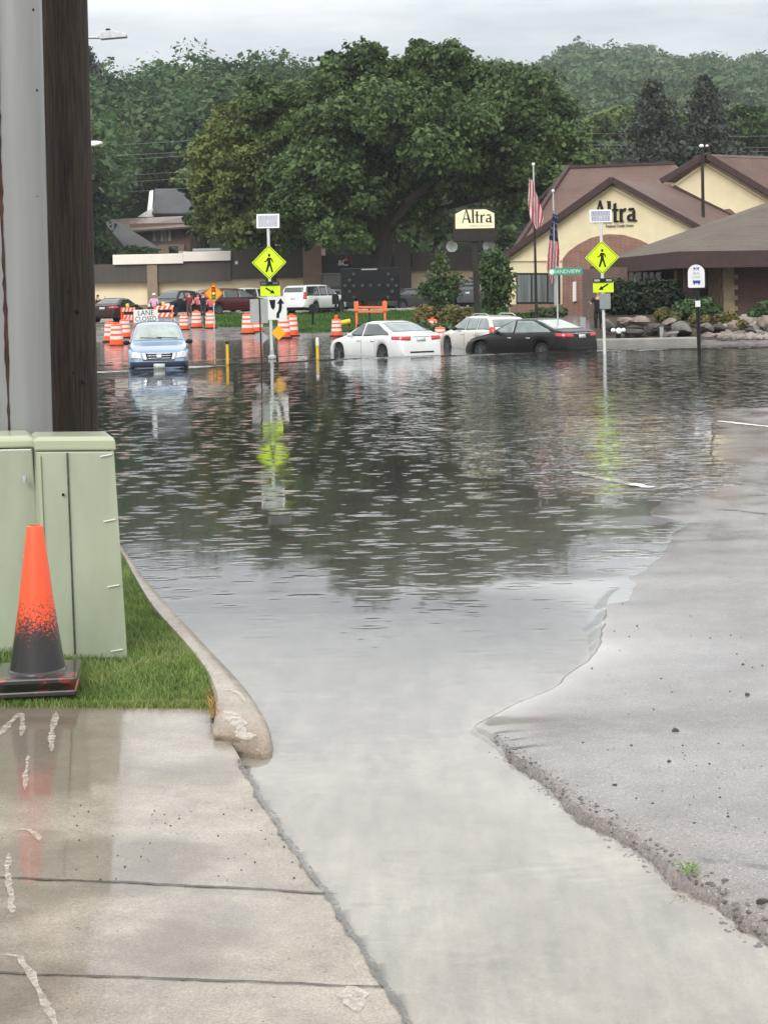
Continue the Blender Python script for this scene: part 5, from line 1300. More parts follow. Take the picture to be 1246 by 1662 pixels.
GL = {'A': ([[(0, 0), (.07, 0), (.33, .94), (.30, 1.0)], [(.28, 1.0), (.36, 1.0), (.66, 0), (.48, 0)], [(.13, .26), (.50, .26), (.48, .33), (.15, .33)]], .70),
      'l': ([[(.03, 0), (.16, 0), (.16, .95), (.03, .95)], [(-.01, .90), (.16, .90), (.16, .95), (-.01, .95)], [(0, 0), (.2, 0), (.2, .04), (0, .04)]], .24),
      't': ([[(.08, 0), (.21, 0), (.21, .86), (.08, .80)], [(0, .52), (.32, .52), (.32, .58), (0, .58)], [(.1, 0), (.3, 0), (.32, .06), (.1, .05)]], .36),
      'r': ([[(.03, 0), (.16, 0), (.16, .58), (.03, .58)], [(.16, .44), (.34, .5), (.36, .60), (.26, .60), (.16, .5)], [(0, 0), (.22, 0), (.22, .04), (0, .04)]], .38),
      'a': ([[(.30, 0), (.43, 0), (.43, .48), (.30, .44)], [(.08, .50), (.38, .50), (.43, .44), (.36, .60), (.14, .60)], [(.03, .06), (.14, 0), (.30, .04), (.30, .10), (.16, .10), (.14, .24), (.30, .28), (.30, .34), (.12, .32), (.03, .22)], [(.40, 0), (.52, 0), (.5, .06), (.42, .06)]], .52)}
def altra(c0, size, m, parent, ax=Vector((1, 0, 0)), dep=.004, sx=1.0):
    x = 0
    for ch in 'Altra':
        polys, adv = GL[ch]
        mb = MB()
        for poly in polys: mb.prism([((x + a) * size * sx, b * size) for a, b in poly], c0, ax, (0, 0, 1), dep)
        mb.build('letter', m, parent); x += adv
altra(local(W(749, 362.5, d), t) + Vector((0, -.275, 0)), 22.5 / s, M['sign_black'], face, sx=1.0)
text_obj('small_lettering', 'Federal Credit Union', 4.2 / s, local(W(779, 366.5, d), t) + Vector((0, -.277, 0)), M['sign_grey'], face, .95, .002)

# flags
def flagpole(px0, ytop, ybase, d, fx0, fy0, fx1, fy1, label, flab, seed, dark=False):
    p0 = W(px0, ybase, d); z0 = ground_at(p0); s = F / d
    t = thing('flagpole', label, 'flagpole', (p0.x, p0.y, z0), 0, 'flagpoles in front of the office'); hh = W(px0, ytop, d).z - z0
    mb = MB(); mb.tube([(0, 0, 0), (0, 0, hh * .62)], [.07, .055], 10); mb.build('lower_shaft', M['dark_metal'] if not dark else M['galv'], t, smooth=True)
    mb = MB(); mb.tube([(0, 0, hh * .62), (0, 0, hh)], [.055, .035], 10); mb.build('upper_shaft', M['galv'], t, smooth=True)
    mb = MB(); mb.sphere((0, 0, hh + .07), .085, 12, 8); mb.build('finial', M['white'], t, smooth=True)
    # limp flag: the fly folds down along the pole
    a = W(fx0, fy0, d); b = W(fx1, fy1, d); w_ = abs(b.x - a.x); hgt = a.z - b.z
    NU, NV = 39, 44; vs = []; fs = []; mi = []; r = random.Random(seed); ph = r.uniform(0, 6)
    z_top = a.z; x0 = p0.x
    for j in range(NV + 1):
        v = j / NV
        wid = w_ * (.55 + .55 * math.sin(min(1, v * 1.6) * PI / 2)) * (1 if v < .8 else 1 - .5 * (v - .8) / .2)
        mid = x0 + w_ * ((-.30 + .62 * v) if not dark else (.12 - .40 * v))
        for i in range(NU + 1):
            u = i / NU
            x = mid + wid * (u - .5) + .05 * math.sin(5 * v + 9 * u + ph)
            y = p0.y - .10 + .13 * math.sin(13 * u + 3 * v + ph) * (.4 + .6 * v)
            vs.append((x, y, z_top - hgt * (v * (.93 + .07 * math.sin(3 * u + ph)) + (.10 * (u - .3) if v < .9 else .10 * (u - .3)))))
    for j in range(NV):
        for i in range(NU):
            q = j * (NU + 1) + i; fs.append((q, q + 1, q + NU + 2, q + NU + 1))
            k_ = int(13 * (i / NU * .75 + (.55 if not dark else .2) * j / NV)) % 2
            if dark and j < 17: mi.append(2 if not (i % 5 == 2 and j % 4 == 1) else 1)
            else: mi.append(k_)
    mb = MB(); mb.v = vs; mb.f = fs; mb.m = mi
    o = mb.build('flag', [M['flag_red'], M['flag_white'], M['flag_blue']], None, smooth=True)
    so = o.modifiers.new('thickness', 'SOLIDIFY'); so.thickness = .006
    tag(o, flab, 'flag', 'US flags hanging limp')
flagpole(870, 269, 513, 82, 862, 290, 880, 374, 'taller dark flagpole left of the street name sign', 'limp US flag with red and white stripes on the taller pole', 3)
flagpole(901, 312, 505, 86, 906, 345, 893, 464, 'shorter grey flagpole behind the street name sign', 'limp US flag, dark canton showing, on the shorter pole', 8, True)

# lamp posts
p0 = W(1143, 500, 90); t = thing('lamp_post', 'thin brown lamp post with two white lamp heads rising over the office roofs', 'lamp post', (p0.x, p0.y, ground_at(p0))); hh = W(1138, 236, 90).z - t.location.z
mb = MB(); tp = local(W(1138.5, 238, 90), t); mb.tube([(0, 0, 0), (tp.x, 0, tp.z)], [.11, .08], 10); mb.build('post', M['dark_metal'], t, smooth=True)
for dx in (-.05, .25):
    mb = MB(); mb.sphere((tp.x + dx, -.1, tp.z + .03), (.13, .13, .10) if dx < 0 else (.09, .09, .07), 12, 8); mb.build('lamp_head', M['white'], t, smooth=True)
def street_lamp(d, px_pole, arm_y, head_x0, head_x1, label, cell):
    p0 = W(px_pole, 520, d); t = thing('street_lamp', label, 'street lamp', (p0.x, p0.y, ground_at(p0)), 0, 'street lamps reaching out past the wooden pole')
    a = local(W(px_pole, arm_y + 1, d), t); h0 = local(W(head_x0, arm_y + 1, d), t); h1 = local(W(head_x1, arm_y, d), t)
    mb = MB(); mb.tube([(0, 0, 0), (a.x, 0, a.z + .1)], [.13, .09], 10); mb.build('post', M['galv'], t, smooth=True)
    mb = MB(); mb.tube([a, h0], .05 if cell else .04, 8); mb.build('arm', M['galv'] if cell else M['white'], t, smooth=True)
    L_ = h1.x - h0.x; mb = MB()
    pr = [(0, -.02), (.2 * L_, .10), (.5 * L_, .12), (L_, .02), (L_, -.05), (.1 * L_, -.09)] if cell else [(0, -.06), (0, .07), (.7 * L_, .08), (L_, .05), (L_, -.02), (.5 * L_, -.09)]
    mb.prism([(x, z * 1.5) for x, z in pr], h0 + Vector((0, -.18, 0)), (1, 0, 0), (0, 0, 1), -.36); mb.build('lamp_head', M['galv'] if cell else M['white'], t, bevel=.02)
    if cell:
        mb = MB(); mb.lathe([(.09, 0), (.09, .14), (.05, .16)], 10, o=h0 + Vector((.30 * L_, 0, .16))); mb.build('photocell', M['black'], t)
street_lamp(60, 118, 60, 162, 209, 'upper street lamp arm with a photocell, reaching out from behind the wooden pole', True)
street_lamp(84, 122, 233, 141, 168, 'lower white street lamp arm seen behind the wooden pole', False)
for k, (y0, y1) in enumerate(((223, 215), (240, 234), (247, 240), (273, 265), (284, 276), (300, 292), (212, 170), (228, 205))):
    d = 165 if k < 6 else 190; a, b = (W(-150, y0 + 10, d), W(1500, y1 - 6, d)) if k < 6 else (W(900, y0 + 20, d), W(1500, y1 - 10, d))
    pts = [a.lerp(b, f) - Vector((0, 0, math.sin(f * PI * 3) ** 2 * .5)) for f in np.linspace(0, 1, 40)]
    mb = MB(); mb.tube(pts, .013, 5)
    tag(mb.build('power_line', M['grey_box']), ['uppermost', 'second highest', 'third', 'fourth', 'fifth', 'lowest'][k] + ' pale power line crossing in front of the left wooded hill' if k < 6 else ['upper', 'lower'][k - 6] + ' pale power line before the conifers at right', 'power line', 'power lines across the hills')

# people
def person(px, ybase, d, h, label, shirt, trousers, hair, arms=((.1, .05), (.1, .05)), hat=None, turn=0.0, legs=.10):
    p0 = W(px, ybase, d); t = thing('person', label, 'person', (p0.x, p0.y, ground_at(p0) + .03), turn, 'onlookers by the flood'); k = h / 1.75
    def skin_mesh(name, V, E, R, m, root=0):
        me = bpy.data.meshes.new(name); me.from_pydata([Vector(v) * k for v in V], E, []); o = bpy.data.objects.new(name, me); COL.objects.link(o); o.parent = t
        me.materials.append(m); bm_ = o.modifiers.new('skin', 'SKIN'); o.modifiers.new('smooth', 'SUBSURF').levels = 1; o.modifiers['smooth'].render_levels = 1
        for i, r in enumerate(R): me.skin_vertices[0].data[i].radius = (r[0] * k, r[1] * k) if hasattr(r, '__len__') else (r * k, r * k)
        me.skin_vertices[0].data[root].use_root = True
        for p in me.polygons: p.use_smooth = True
        return o
    V = [(0, 0, .95), (0, 0, 1.12), (0, 0, 1.36), (0, 0, 1.49), (0, -.01, 1.56), (0, -.015, 1.66), (0, 0, 1.735)]; R = [(.11, .08), (.10, .07), (.12, .07), .05, .06, .085, .06]
    E = [(i, i + 1) for i in range(6)]
    def limb(points, radii, root):
        nonlocal V, E, R
        prev = root
        for q, r in zip(points, radii):
            V.append(q); R.append(r); E.append((prev, len(V) - 1)); prev = len(V) - 1
    legp, armp = [], []
    for sd_, (fw, out) in zip((-1, 1), arms):
        lg = [(sd_ * legs, 0, .86), (sd_ * (legs + .01), -.01, .48), (sd_ * (legs + .015), .01, .10), (sd_ * (legs + .02), -.13, .05)]
        limb(lg, [.06, .045, .036, .04], 0); legp.append(lg)
        sh = (sd_ * .19, 0, 1.40); el = (sd_ * (.22 + out), -fw * .25, 1.12 + .12 * max(0, fw - .5)); 
        ha = (sd_ * (.22 + out * .6), -.12 - fw * .28, .90 + fw * .42); fi = (ha[0], ha[1] - .07, ha[2] - .06 + fw * .09)
        ar = [sh, el, ha, fi]; limb(ar, [.042, .040, .032, .028], 2); armp.append(ar)
    skin_mesh('body', V, E, R, M['skin'])
    sv = [(0, 0, .82), (0, 0, 1.08), (0, 0, 1.37), (0, 0, 1.475)]; sr = [(.165, .125), (.165, .125), (.185, .115), .07]; se = [(0, 1), (1, 2), (2, 3)]
    for ar in armp:
        sv += [ar[0], tuple(.75 * b + .25 * a for a, b in zip(ar[0], ar[1]))]; sr += [.068, .058]; se += [(2, len(sv) - 2), (len(sv) - 2, len(sv) - 1)]
    skin_mesh('shirt', sv, se, sr, shirt)
    tv = [(0, 0, 1.02)]; tr = [(.15, .11)]; te = []
    for lg in legp:
        n0 = len(tv); tv += [lg[0], lg[1], (lg[2][0], lg[2][1], .14)]; tr += [.098, .075, .062]; te += [(0, n0), (n0, n0 + 1), (n0 + 1, n0 + 2)]
    skin_mesh('trousers', tv, te, tr, trousers)
    mb = MB(); mb.sphere((0, .015 * k, 1.685 * k), (.098 * k, .105 * k, .085 * k), 12, 8)
    if hair is not None: mb.build('hair', hair, t, smooth=True)
    mb = MB()
    for sx in (-1, 1): mb.sphere((sx * .03 * k, -.092 * k, 1.655 * k), .010 * k, 6, 4)
    mb.build('eye', M['sign_black'], t)
    mb = MB(); mb.sphere((0, -.10 * k, 1.63 * k), (.012 * k, .02 * k, .02 * k), 6, 5); mb.build('nose', M['skin'], t)
    if hat is not None:
        mb = MB(); mb.lathe([(.15 * k, 1.69 * k), (.15 * k, 1.70 * k), (.105 * k, 1.71 * k), (.09 * k, 1.80 * k), (.02 * k, 1.82 * k)], 14); mb.build('hat', hat, t, smooth=True)
    return t
cl = lambda n_, c: mat(n_, c, .85, var=.15, scale=8)
blk = cl('black_cloth', (.015, .015, .018)); mar = cl('maroon_cloth', (.20, .02, .03)); jean = cl('dark_denim', (.05, .06, .09)); pink = cl('pink_cloth', (.62, .38, .58)); navy = cl('navy_cloth', (.02, .025, .06)); redc = cl('coral_cloth', (.62, .12, .12)); brown = cl('brown_cloth', (.10, .06, .05))
person(160, 523, 103, 1.62, 'person in black with both hands raised to the face at the far left', blk, blk, M['hair'], ((1.6, .12), (1.6, .12)), turn=.5)
person(251, 517, 101, 1.66, 'person in a pink top and white hat behind the lane closed sign', pink, brown, None, ((.3, .1), (.5, .05)), hat=M['white'])
person(308, 519, 103, 1.74, 'person in a maroon shirt and dark trousers standing by the navy SUV', mar, brown, M['hair'], ((.9, .02), (.1, .05)), turn=-.3)
person(330, 519, 104, 1.62, 'person in navy clothes standing left of the signal warning sign', navy, jean, M['hair'], ((.2, .05), (.4, .05)), turn=.4)
person(343, 518, 101, 1.55, 'person in a coral red top behind the signal warning sign post', redc, navy, M['hair'], ((.5, .05), (.3, .05)))
person(322, 516, 106, 1.55, 'person in a coral top half hidden behind the maroon shirted onlooker', redc, blk, M['hair'], ((.3, .05), (.3, .05)))
person(971, 546, 64, 1.68, 'person in dark clothes standing on the right shore behind the crossing post', blk, blk, M['hair'], ((.9, .05), (.9, .05)), turn=-.4)
# ------------------------------------------------------------------ buildings
def fbox(mb, t, x0, y0, x1, y1, d, depth, proud=0.0):
    """box whose front face covers the photo rectangle at distance d and which runs back by depth"""
    a, b = W(x0, (y0 + y1) / 2, d), W(x1, (y0 + y1) / 2, d); xm = (x0 + x1) / 2
    zt, zb = W(xm, y0, d).z, W(xm, y1, d).z; L_ = Vector(t.location)
    mb.box(((a.x + b.x) / 2 - L_.x, d - proud + (depth + proud) / 2 - L_.y, (zt + zb) / 2 - L_.z), (b.x - a.x, depth + proud, zt - zb))
    return mb
def fpart(t, name, m, rects, d, depth, proud=0.0, bevel=0.0, parent=None):
    mb = MB()
    for r in rects: fbox(mb, t, *r, d, depth, proud)
    return mb.build(name, m, parent or t, bevel=bevel)
# long shop building
d = 126.0; p0 = W(400, 508, d); z0 = ground_at(p0)
t = thing('shop_building', 'long low cream shop building with brown roof bands behind the parked cars', 'building', (p0.x, d, z0))
fpart(t, 'wall', M['tan_wall'], [(40, 452, 494, 520)], d, 16)
fpart(t, 'wall', M['tan_wall'], [(664, 430, 900, 514)], d, 16)
fpart(t, 'roof_band', M['brown_band'], [(40, 430, 241.5, 460), (258.5, 426, 376, 457)], d, 15, .7)
fpart(t, 'roof_band', M['brown_band'], [(376.3, 403, 494, 452)], d, 15, .55)
fpart(t, 'roof_band', M['brown_band'], [(668, 408, 900, 438)], d, 15, .6)
fpart(t, 'white_fascia', M['off_white'], [(186.5, 413, 300, 429), (300, 408.5, 376, 424)], d, 3, .95, .03)
fpart(t, 'pilaster', M['pilaster'], [(241.8, 429.5, 258.2, 502)], d, .6, .8)
fpart(t, 'pilaster', M['pilaster'], [(493, 387, 523, 512)], d, 8, 1.1)
fpart(t, 'pilaster', M['brown_band'], [(640, 394, 667, 512)], d, 8, 1.0)
fpart(t, 'sign_band', mat('dark_fascia_panel', (.045, .043, .045), .5, var=.2), [(523.3, 414, 640, 444)], d, 6, .9)
fpart(t, 'canopy_edge', M['grey_box'], [(518, 443.5, 576, 445.5)], d, 1, 1.3)
fpart(t, 'shopfront_glass', M['glass'], [(523.3, 446, 640, 512)], d, 4, .1)
fpart(t, 'wall_base', M['pilaster'], [(40, 494, 493, 499)], d, .3, .12)
L_ = Vector(t.location)
for i, (px, py, s_, txt, m) in enumerate(((552, 427, 10, '&', 'sign_white'), (560, 426.5, 12, 'C', 'sign_white'), (570, 425, 9, '1', 'red_letter'), (562, 421, 9, 'A', 'red_letter'))):
    text_obj('sign_letter', txt, s_ * d / F * 1.25, W(px, py, d - .96 - i * .02) - L_, M[m], t, 1.0, .03)
for (x0, y0, x1, y1) in ((290, 408, 302, 414),):
    fpart(t, 'roof_vent', M['grey_box'], [(x0, y0, x1, y1 + 2)], d + 1, 1.2)
fpart(t, 'roof_curb', M['grey_box'], [(313, 403, 357, 407)], d + 2, 2)
fpart(t, 'roof_unit', M['white'], [(412, 392, 456, 398.5)], d + 4, 2)
fpart(t, 'wall_lamp', M['white'], [(383, 424, 387, 429)], d, .3, .7)
for px, py, r, m, lb_, tl in ((733, 400, 9.5, 'white', 'white satellite dish on the shop roof left of the pylon sign', -.2), (793.5, 399, 11, 'sign_back', 'grey satellite dish on the shop roof right of the pylon sign post', .2)):
    q = W(px, py, d + 1); tt = thing('satellite_dish', lb_, 'satellite dish', tuple(q), tl, 'satellite dishes on the shop roof'); R_ = r * d / F
    mb = MB(); mb.lathe([(.02, .16), (R_ * .5, .11), (R_ * .85, .03), (R_, -.02), (R_ * .84, .05), (R_ * .5, .14), (.02, .19)], 20, axis='Y', cap=False); mb.build('reflector', M[m], tt, smooth=True)
    mb = MB(); mb.bar((0, .1, -R_ * .9 - .3), (0, .2, 0), .07, .07); mb.build('mount', M['dark_metal'], tt)
    mb = MB(); mb.bar((0, .1, -R_ * .7), (0, -.45, 0), .03, .03); mb.box((0, -.45, 0), (.09, .12, .09)); mb.build('feed_arm', M[m], tt)

# gabled office
A3, B3 = W(824, 470, 92.0), W(1142, 470, 86.5); A3.z = B3.z = 0
ux = (B3 - A3).normalized(); un = Vector((-ux.y, ux.x, 0)); un = un if un.y > 0 else -un      # into the building
CAM = Vector((0, 0, H))
def FPt(px, py, back=0.0):
    r = W(px, py, 1.0) - CAM; o = A3 + un * back
    k = (o - CAM).dot(un) / r.dot(un); return CAM + r * k
o0 = A3.copy(); o0.z = .35
t = thing('gabled_office', 'cream gabled office with reddish roofs and an arched brick entrance, lettered Altra', 'building', tuple(o0))
def fp_poly(name, m, px, front, back, parent=None, bevel=0.0):
    """wall polygon on the facade plane, from front (towards us, negative) to back metres"""
    pts = [FPt(x, y, front) for x, y in px]; mb = MB(); n_ = len(pts)
    q = [p + un * (back - front) for p in pts]; vs = [p - o0 for p in pts + q]
    fs = [tuple(range(n_)), tuple(range(2 * n_ - 1, n_ - 1, -1))] + [(i, n_ + i, n_ + (i + 1) % n_, (i + 1) % n_) for i in range(n_)]
    return mb.add(vs, fs).build(name, m, parent or t, bevel=bevel)
fp_poly('gable_wall', M['cream'], [(826, 530), (1140, 530), (1140, 374), (992, 294), (826, 412)], 0, 9)
fp_poly('brick_arch', M['brick_red'], [(912, 528), (912, 421), (921, 409), (937, 397), (958, 386), (984, 380), (1010, 381), (1036, 389), (1058, 400), (1074, 414), (1080, 432), (1080, 528)], -.14, .02)
dk = fp_poly('entrance_recess', M['glass'], [(957, 524), (957, 432), (1064, 432), (1064, 524)], -.18, -.145)
fp_poly('brick_pier', M['brick_red'], [(913, 528), (913, 447), (956, 447), (956, 528)], -.45, -.15)
fp_poly('brick_base', M['brick_red'], [(827, 530), (827, 494), (911, 494), (911, 530)], -.12, -.003)
sc2 = fp_poly('wall_sconce', M['white'], [(928.5, 490), (928.5, 458), (933.5, 457), (934, 489)], -.62, -.46, bevel=.02)
fp_poly('trim_band', M['cream'], [(825, 424), (910, 424), (910, 421), (825, 421)], -.10, -.004)
fp_poly('corner_board', M['cream'], [(825, 494), (837, 494), (837, 446), (825, 446)], -.06, -.004)
wf = fp_poly('window_frame', M['black'], [(837, 493), (908, 493), (908, 443), (837, 443)], -.05, -.004)
for x0, x1 in ((839, 861), (863.5, 867), (870, 887), (889.5, 906)):
    fp_poly('window_pane', M['glass_pale'], [(x0, 490.5), (x1, 490.5), (x1, 446), (x0, 446)], -.065, -.052, wf)
def bars(name, m, segs, w_, h_, front, parent=None):
    mb = MB()
    for (a, b) in segs: mb.bar(FPt(*a, front) - o0, FPt(*b, front) - o0, w_, h_)
    return mb.build(name, m, parent or t)
bars('rake_board', M['brown_trim'], [((812, 421), (993, 291))], .30, .30, -.42)
bars('rake_board', M['brown_trim'], [((993, 291), (1152, 379))], .30, .30, -.42)
bars('rake_moulding', M['cream'], [((826, 421), (992, 303)), ((992, 303), (1142, 384))], .10, .12, -.07)
def roof(name, m, pts, th=.22, parent=None):
    mb = MB(); mb.slab([W(*p) - o0 for p in pts], th); return mb.build(name, m, parent or t)
def Fd(px, py, back): return FPt(px, py, back) - o0
ap, rb = FPt(993, 289, -.55), FPt(1154, 378, -.55); lb = FPt(811, 419, -.55)
bk = un * 11.5
rise = Vector((0, 0, .5))
mb = MB(); mb.slab([ap - o0, rb - o0, rb + bk - o0, ap + bk - o0], .2); mb.build('roof', M['roof_red'], t)
mb = MB(); mb.slab([lb - o0, ap - o0, ap + bk - o0, lb + bk - o0], .2); mb.build('roof', M['roof_red'], t)
# tall roof behind with its ridge parallel to the street
mb = MB(); q = [W(836, 402, 95.5), W(922, 272, 103), W(1092, 265, 103), W(1200, 352, 96)]; mb.slab([p - o0 for p in q], .22)
q2 = [W(922, 272, 103), W(1092, 265, 103), W(1180, 330, 116), W(850, 345, 116)]; mb.slab([p - o0 for p in q2], .22); mb.build('main_roof', M['roof_red'], t)
mb = MB(); mb.bar(W(836, 402, 95.4) - o0, W(922, 271, 102.9) - o0, .24, .22); mb.bar(W(921, 271, 102.9) - o0, W(1093, 264.5, 102.9) - o0, .20, .16); mb.build('roof_edge', M['brown_trim'], t)
# back gable at the right
mb = MB(); q = [W(1082, 289, 97), W(1143, 252, 97), W(1275, 332, 97), W(1275, 440, 97), W(1120, 440, 97), W(1100, 320, 97)]
mb.add([p - o0 for p in q] + [p + Vector((2, 8, 0)) - o0 for p in q], [(0, 1, 2, 3, 4, 5), (11, 10, 9, 8, 7, 6)] + [(i, 6 + i, 6 + (i + 1) % 6, (i + 1) % 6) for i in range(6)]); mb.build('back_gable_wall', M['cream'], t)
mb = MB(); a, b, c = W(1143, 250, 96.6), W(1275, 330, 96.6), W(1074, 292, 96.6); v = Vector((11, 7, 0))
mb.slab([a - o0, b - o0, b + v - o0, a + v - o0], .22); mb.slab([c - o0, a - o0, a + v - o0, c + v * .8 - o0], .22); mb.build('back_roof', M['roof_red'], t)
mb = MB(); mb.bar(W(1072, 294, 96.4) - o0, W(1143.5, 251.5, 96.4) - o0, .32, .34); mb.bar(W(1143, 251.5, 96.4) - o0, W(1277, 332, 96.4) - o0, .32, .34)
mb.build('rake_board', M['brown_trim'], t)
mb = MB(); mb.bar(W(1090, 303, 96.9) - o0, W(1143.5, 265, 96.9) - o0, .1, .12); mb.bar(W(1143, 265, 96.9) - o0, W(1277, 346, 96.9) - o0, .1, .12); mb.build('rake_moulding', M['cream'], t)
mb = MB(); mb.bar(W(1092, 303, 95.9) - o0, W(1196, 356, 95.9) - o0, .3, .2); mb.build('valley_board', M['brown_trim'], t)
# facade letters
sF = F / 89.0
c0 = FPt(963, 361.5, -.12) - o0
altra(c0, 36.0 / sF, M['sign_black'], t, ux, .14, .93)
o = text_obj('small_lettering', 'Federal Credit Union', 6.4 / sF, FPt(1005, 366.5, -.05) - o0, M['sign_black'], t, .86, .01, rz=math.atan2(ux.y, ux.x))

# low brick building at the right
d = 69.0; p0 = W(1180, 512, d); t = thing('brick_building', 'low brown brick building with a wide shingled hip roof at the right', 'building', (p0.x, d, .3)); L_ = Vector(t.location)
fpart(t, 'wall', M['brick_dark'], [(1190, 425, 1480, 530)], d, 12)
fpart(t, 'wall', M['brick_dark'], [(985, 432, 1172, 530)], d + 3.2, 9)
fpart(t, 'stone_pilaster', M['stone_quoin'], [(1172.3, 434, 1190, 530)], d, 3.2, .15)
fpart(t, 'stone_quoin', M['stone_quoin'], [(1190.2, 446 + k * 17.0, 1195.5, 453 + k * 17.0) for k in range(5)], d, .5, .13)
fpart(t, 'porch_pier', M['brick_dark'], [(1112, 432, 1126, 530)], d, .6)
fpart(t, 'porch_post', M['stone_quoin'], [(1096.5, 440, 1099.5, 530), (1110, 440, 1112, 530)], d + 1.5, .3)
fr_ = fpart(t, 'window_frame', M['dark_metal'], [(1018, 440, 1090, 500)], d + 3.2, .2, .05)
for x0, x1 in ((1020, 1028), (1031, 1040), (1043, 1050), (1054, 1060), (1064, 1075), (1078, 1088)):
    fpart(t, 'window_pane', M['glass'], [(x0, 442, x1, 498)], d + 3.14, .05, .05, parent=fr_)
fpart(t, 'window_blind', mat('pale_blind', (.42, .38, .32), .8), [(1051, 445, 1053, 478), (1029, 445, 1030.5, 478), (1062, 445, 1063.2, 478)], d + 3.05, .05, .05)
fr_ = fpart(t, 'window_frame', M['dark_metal'], [(1147, 440, 1161, 486)], d + 3.2, .2, .05)
fpart(t, 'window_pane', M['glass'], [(1149, 442, 1159, 484)], d + 3.12, .05, .05, parent=fr_)
fpart(t, 'window_sill', M['white'], [(1146, 486.5, 1162, 489)], d + 3.2, .2, .16)
def rslab(name, m, pts, th):
    mb = MB(); mb.slab([W(*p) - L_ for p in pts], th); return mb.build(name, m, t)
mb = MB()
mb.slab([W(*p) - L_ for p in [(982, 421, 75), (1100, 408, 66.5), (1262, 322, 80), (1140, 372, 80)]], .12)
mb.slab([W(*p) - L_ for p in [(1100, 408, 66.5), (1500, 402, 66.5), (1500, 322, 80), (1262, 322, 80)]], .12)
mb.slab([W(*p) - L_ for p in [(1140, 372, 80), (1262, 322, 80), (1500, 322, 80), (1500, 372, 90), (1200, 372, 90)]], .12)
mb.build('roof', M['roof_brown'], t)
def fas(a, b, top0, top1, h0, h1, th=.3):
    P = [W(*a), W(*b)]; q = [P[0], P[1], P[1] + Vector((0, 0, -h1)), P[0] + Vector((0, 0, -h0))]
    nrm = Vector((P[1] - P[0])).cross(Vector((0, 0, 1))).normalized(); nrm = nrm if nrm.y > 0 else -nrm
    vs = [x - L_ for x in q] + [x + nrm * th - L_ for x in q]
    return vs, [(0, 1, 2, 3), (7, 6, 5, 4), (0, 4, 5, 1), (1, 5, 6, 2), (2, 6, 7, 3), (3, 7, 4, 0)]
mb = MB(); mb.add(*fas((982, 421.5, 74.9), (1100, 408.5, 66.4), 0, 0, .62, .66)); mb.add(*fas((1100.5, 408.5, 66.4), (1500, 402.5, 66.4), 0, 0, .66, .66)); mb.build('fascia', M['brown_trim'], t)
mb = MB(); mb.slab([W(*p) - L_ for p in [(986, 438, 74.5), (1102, 432, 66.9), (1500, 430, 66.9), (1500, 425, 76), (990, 434, 76)]], .06); mb.build('soffit', M['dark_metal'], t)

# houses on the hill
d = 192.0; p0 = W(275, 400, d); t = thing('hill_house', 'grey hip roofed house with a white gable edge, uppermost on the left hillside', 'house', tuple(p0 + Vector((0, 0, -2))))
L_ = Vector(t.location)
mb = MB(); mb.slab([W(*p) - L_ for p in [(247, 346, 189), (316, 346, 189), (300, 306, 195), (252, 306, 195)]], .2); mb.slab([W(*p) - L_ for p in [(316, 346, 189), (322, 340, 203), (300, 306, 195)]], .2); mb.slab([W(*p) - L_ for p in [(252, 306, 195), (300, 306, 195), (322, 340, 203), (245, 340, 203)]], .2); mb.build('roof', M['roof_grey'], t)
fpart(t, 'wall', M['brick_dark'], [(250, 345, 312, 392)], 190.5, 10)
mb = MB(); q = [W(*p) - L_ for p in [(238, 352, 189.5), (247, 352, 189.5), (249, 308, 194), (243, 310, 194)]]; mb.slab(q, .3); mb.slab([W(*p) - L_ for p in [(224, 352, 189.4), (250, 352, 189.4), (248, 338, 189.6), (236, 344, 189.6)]], .3); mb.build('gable_board', M['white'], t)
fpart(t, 'window', M['glass_pale'], [(278, 346, 290, 352), (292, 346, 298, 352)], 190.5, .1, .06)
d = 180.0; p0 = W(260, 410, d); t = thing('hill_house', 'long dark brown house with a row of pale windows, below the grey roofed one', 'house', tuple(p0 + Vector((0, 0, -1)))); L_ = Vector(t.location)
fpart(t, 'wall', M['brick_dark'], [(212, 362, 309, 440)], d, 9)
fpart(t, 'lower_wall', M['pilaster'], [(258, 397, 300, 440)], d, 1, .4)
mb = MB(); mb.slab([W(*p) - L_ for p in [(170, 377, 178.5), (312, 367, 178.5), (310, 350, 184.5), (176, 356, 184.5)]], .2); mb.slab([W(*p) - L_ for p in [(176, 356, 184.5), (310, 350, 184.5), (312, 367, 190), (170, 377, 190)]], .2); mb.build('roof', mat('brown_metal_roof', (.15, .105, .09), .5, var=.15, scale=1, coat=.3), t)
mb = MB(); mb.slab([W(*p) - L_ for p in [(165, 356, 181), (186, 356, 181), (262, 404, 172), (205, 404, 172)]], .2); mb.build('side_roof', M['roof_grey'], t)
for k in range(5): fpart(t, 'window', M['glass_pale'] if k % 2 else M['sign_back'], [(248.5 + k * 6.2, 374, 253 + k * 6.2, 391)], d, .1, .06)
fpart(t, 'arched_window', M['glass'], [(275, 399, 290, 410)], d, .1, .46)

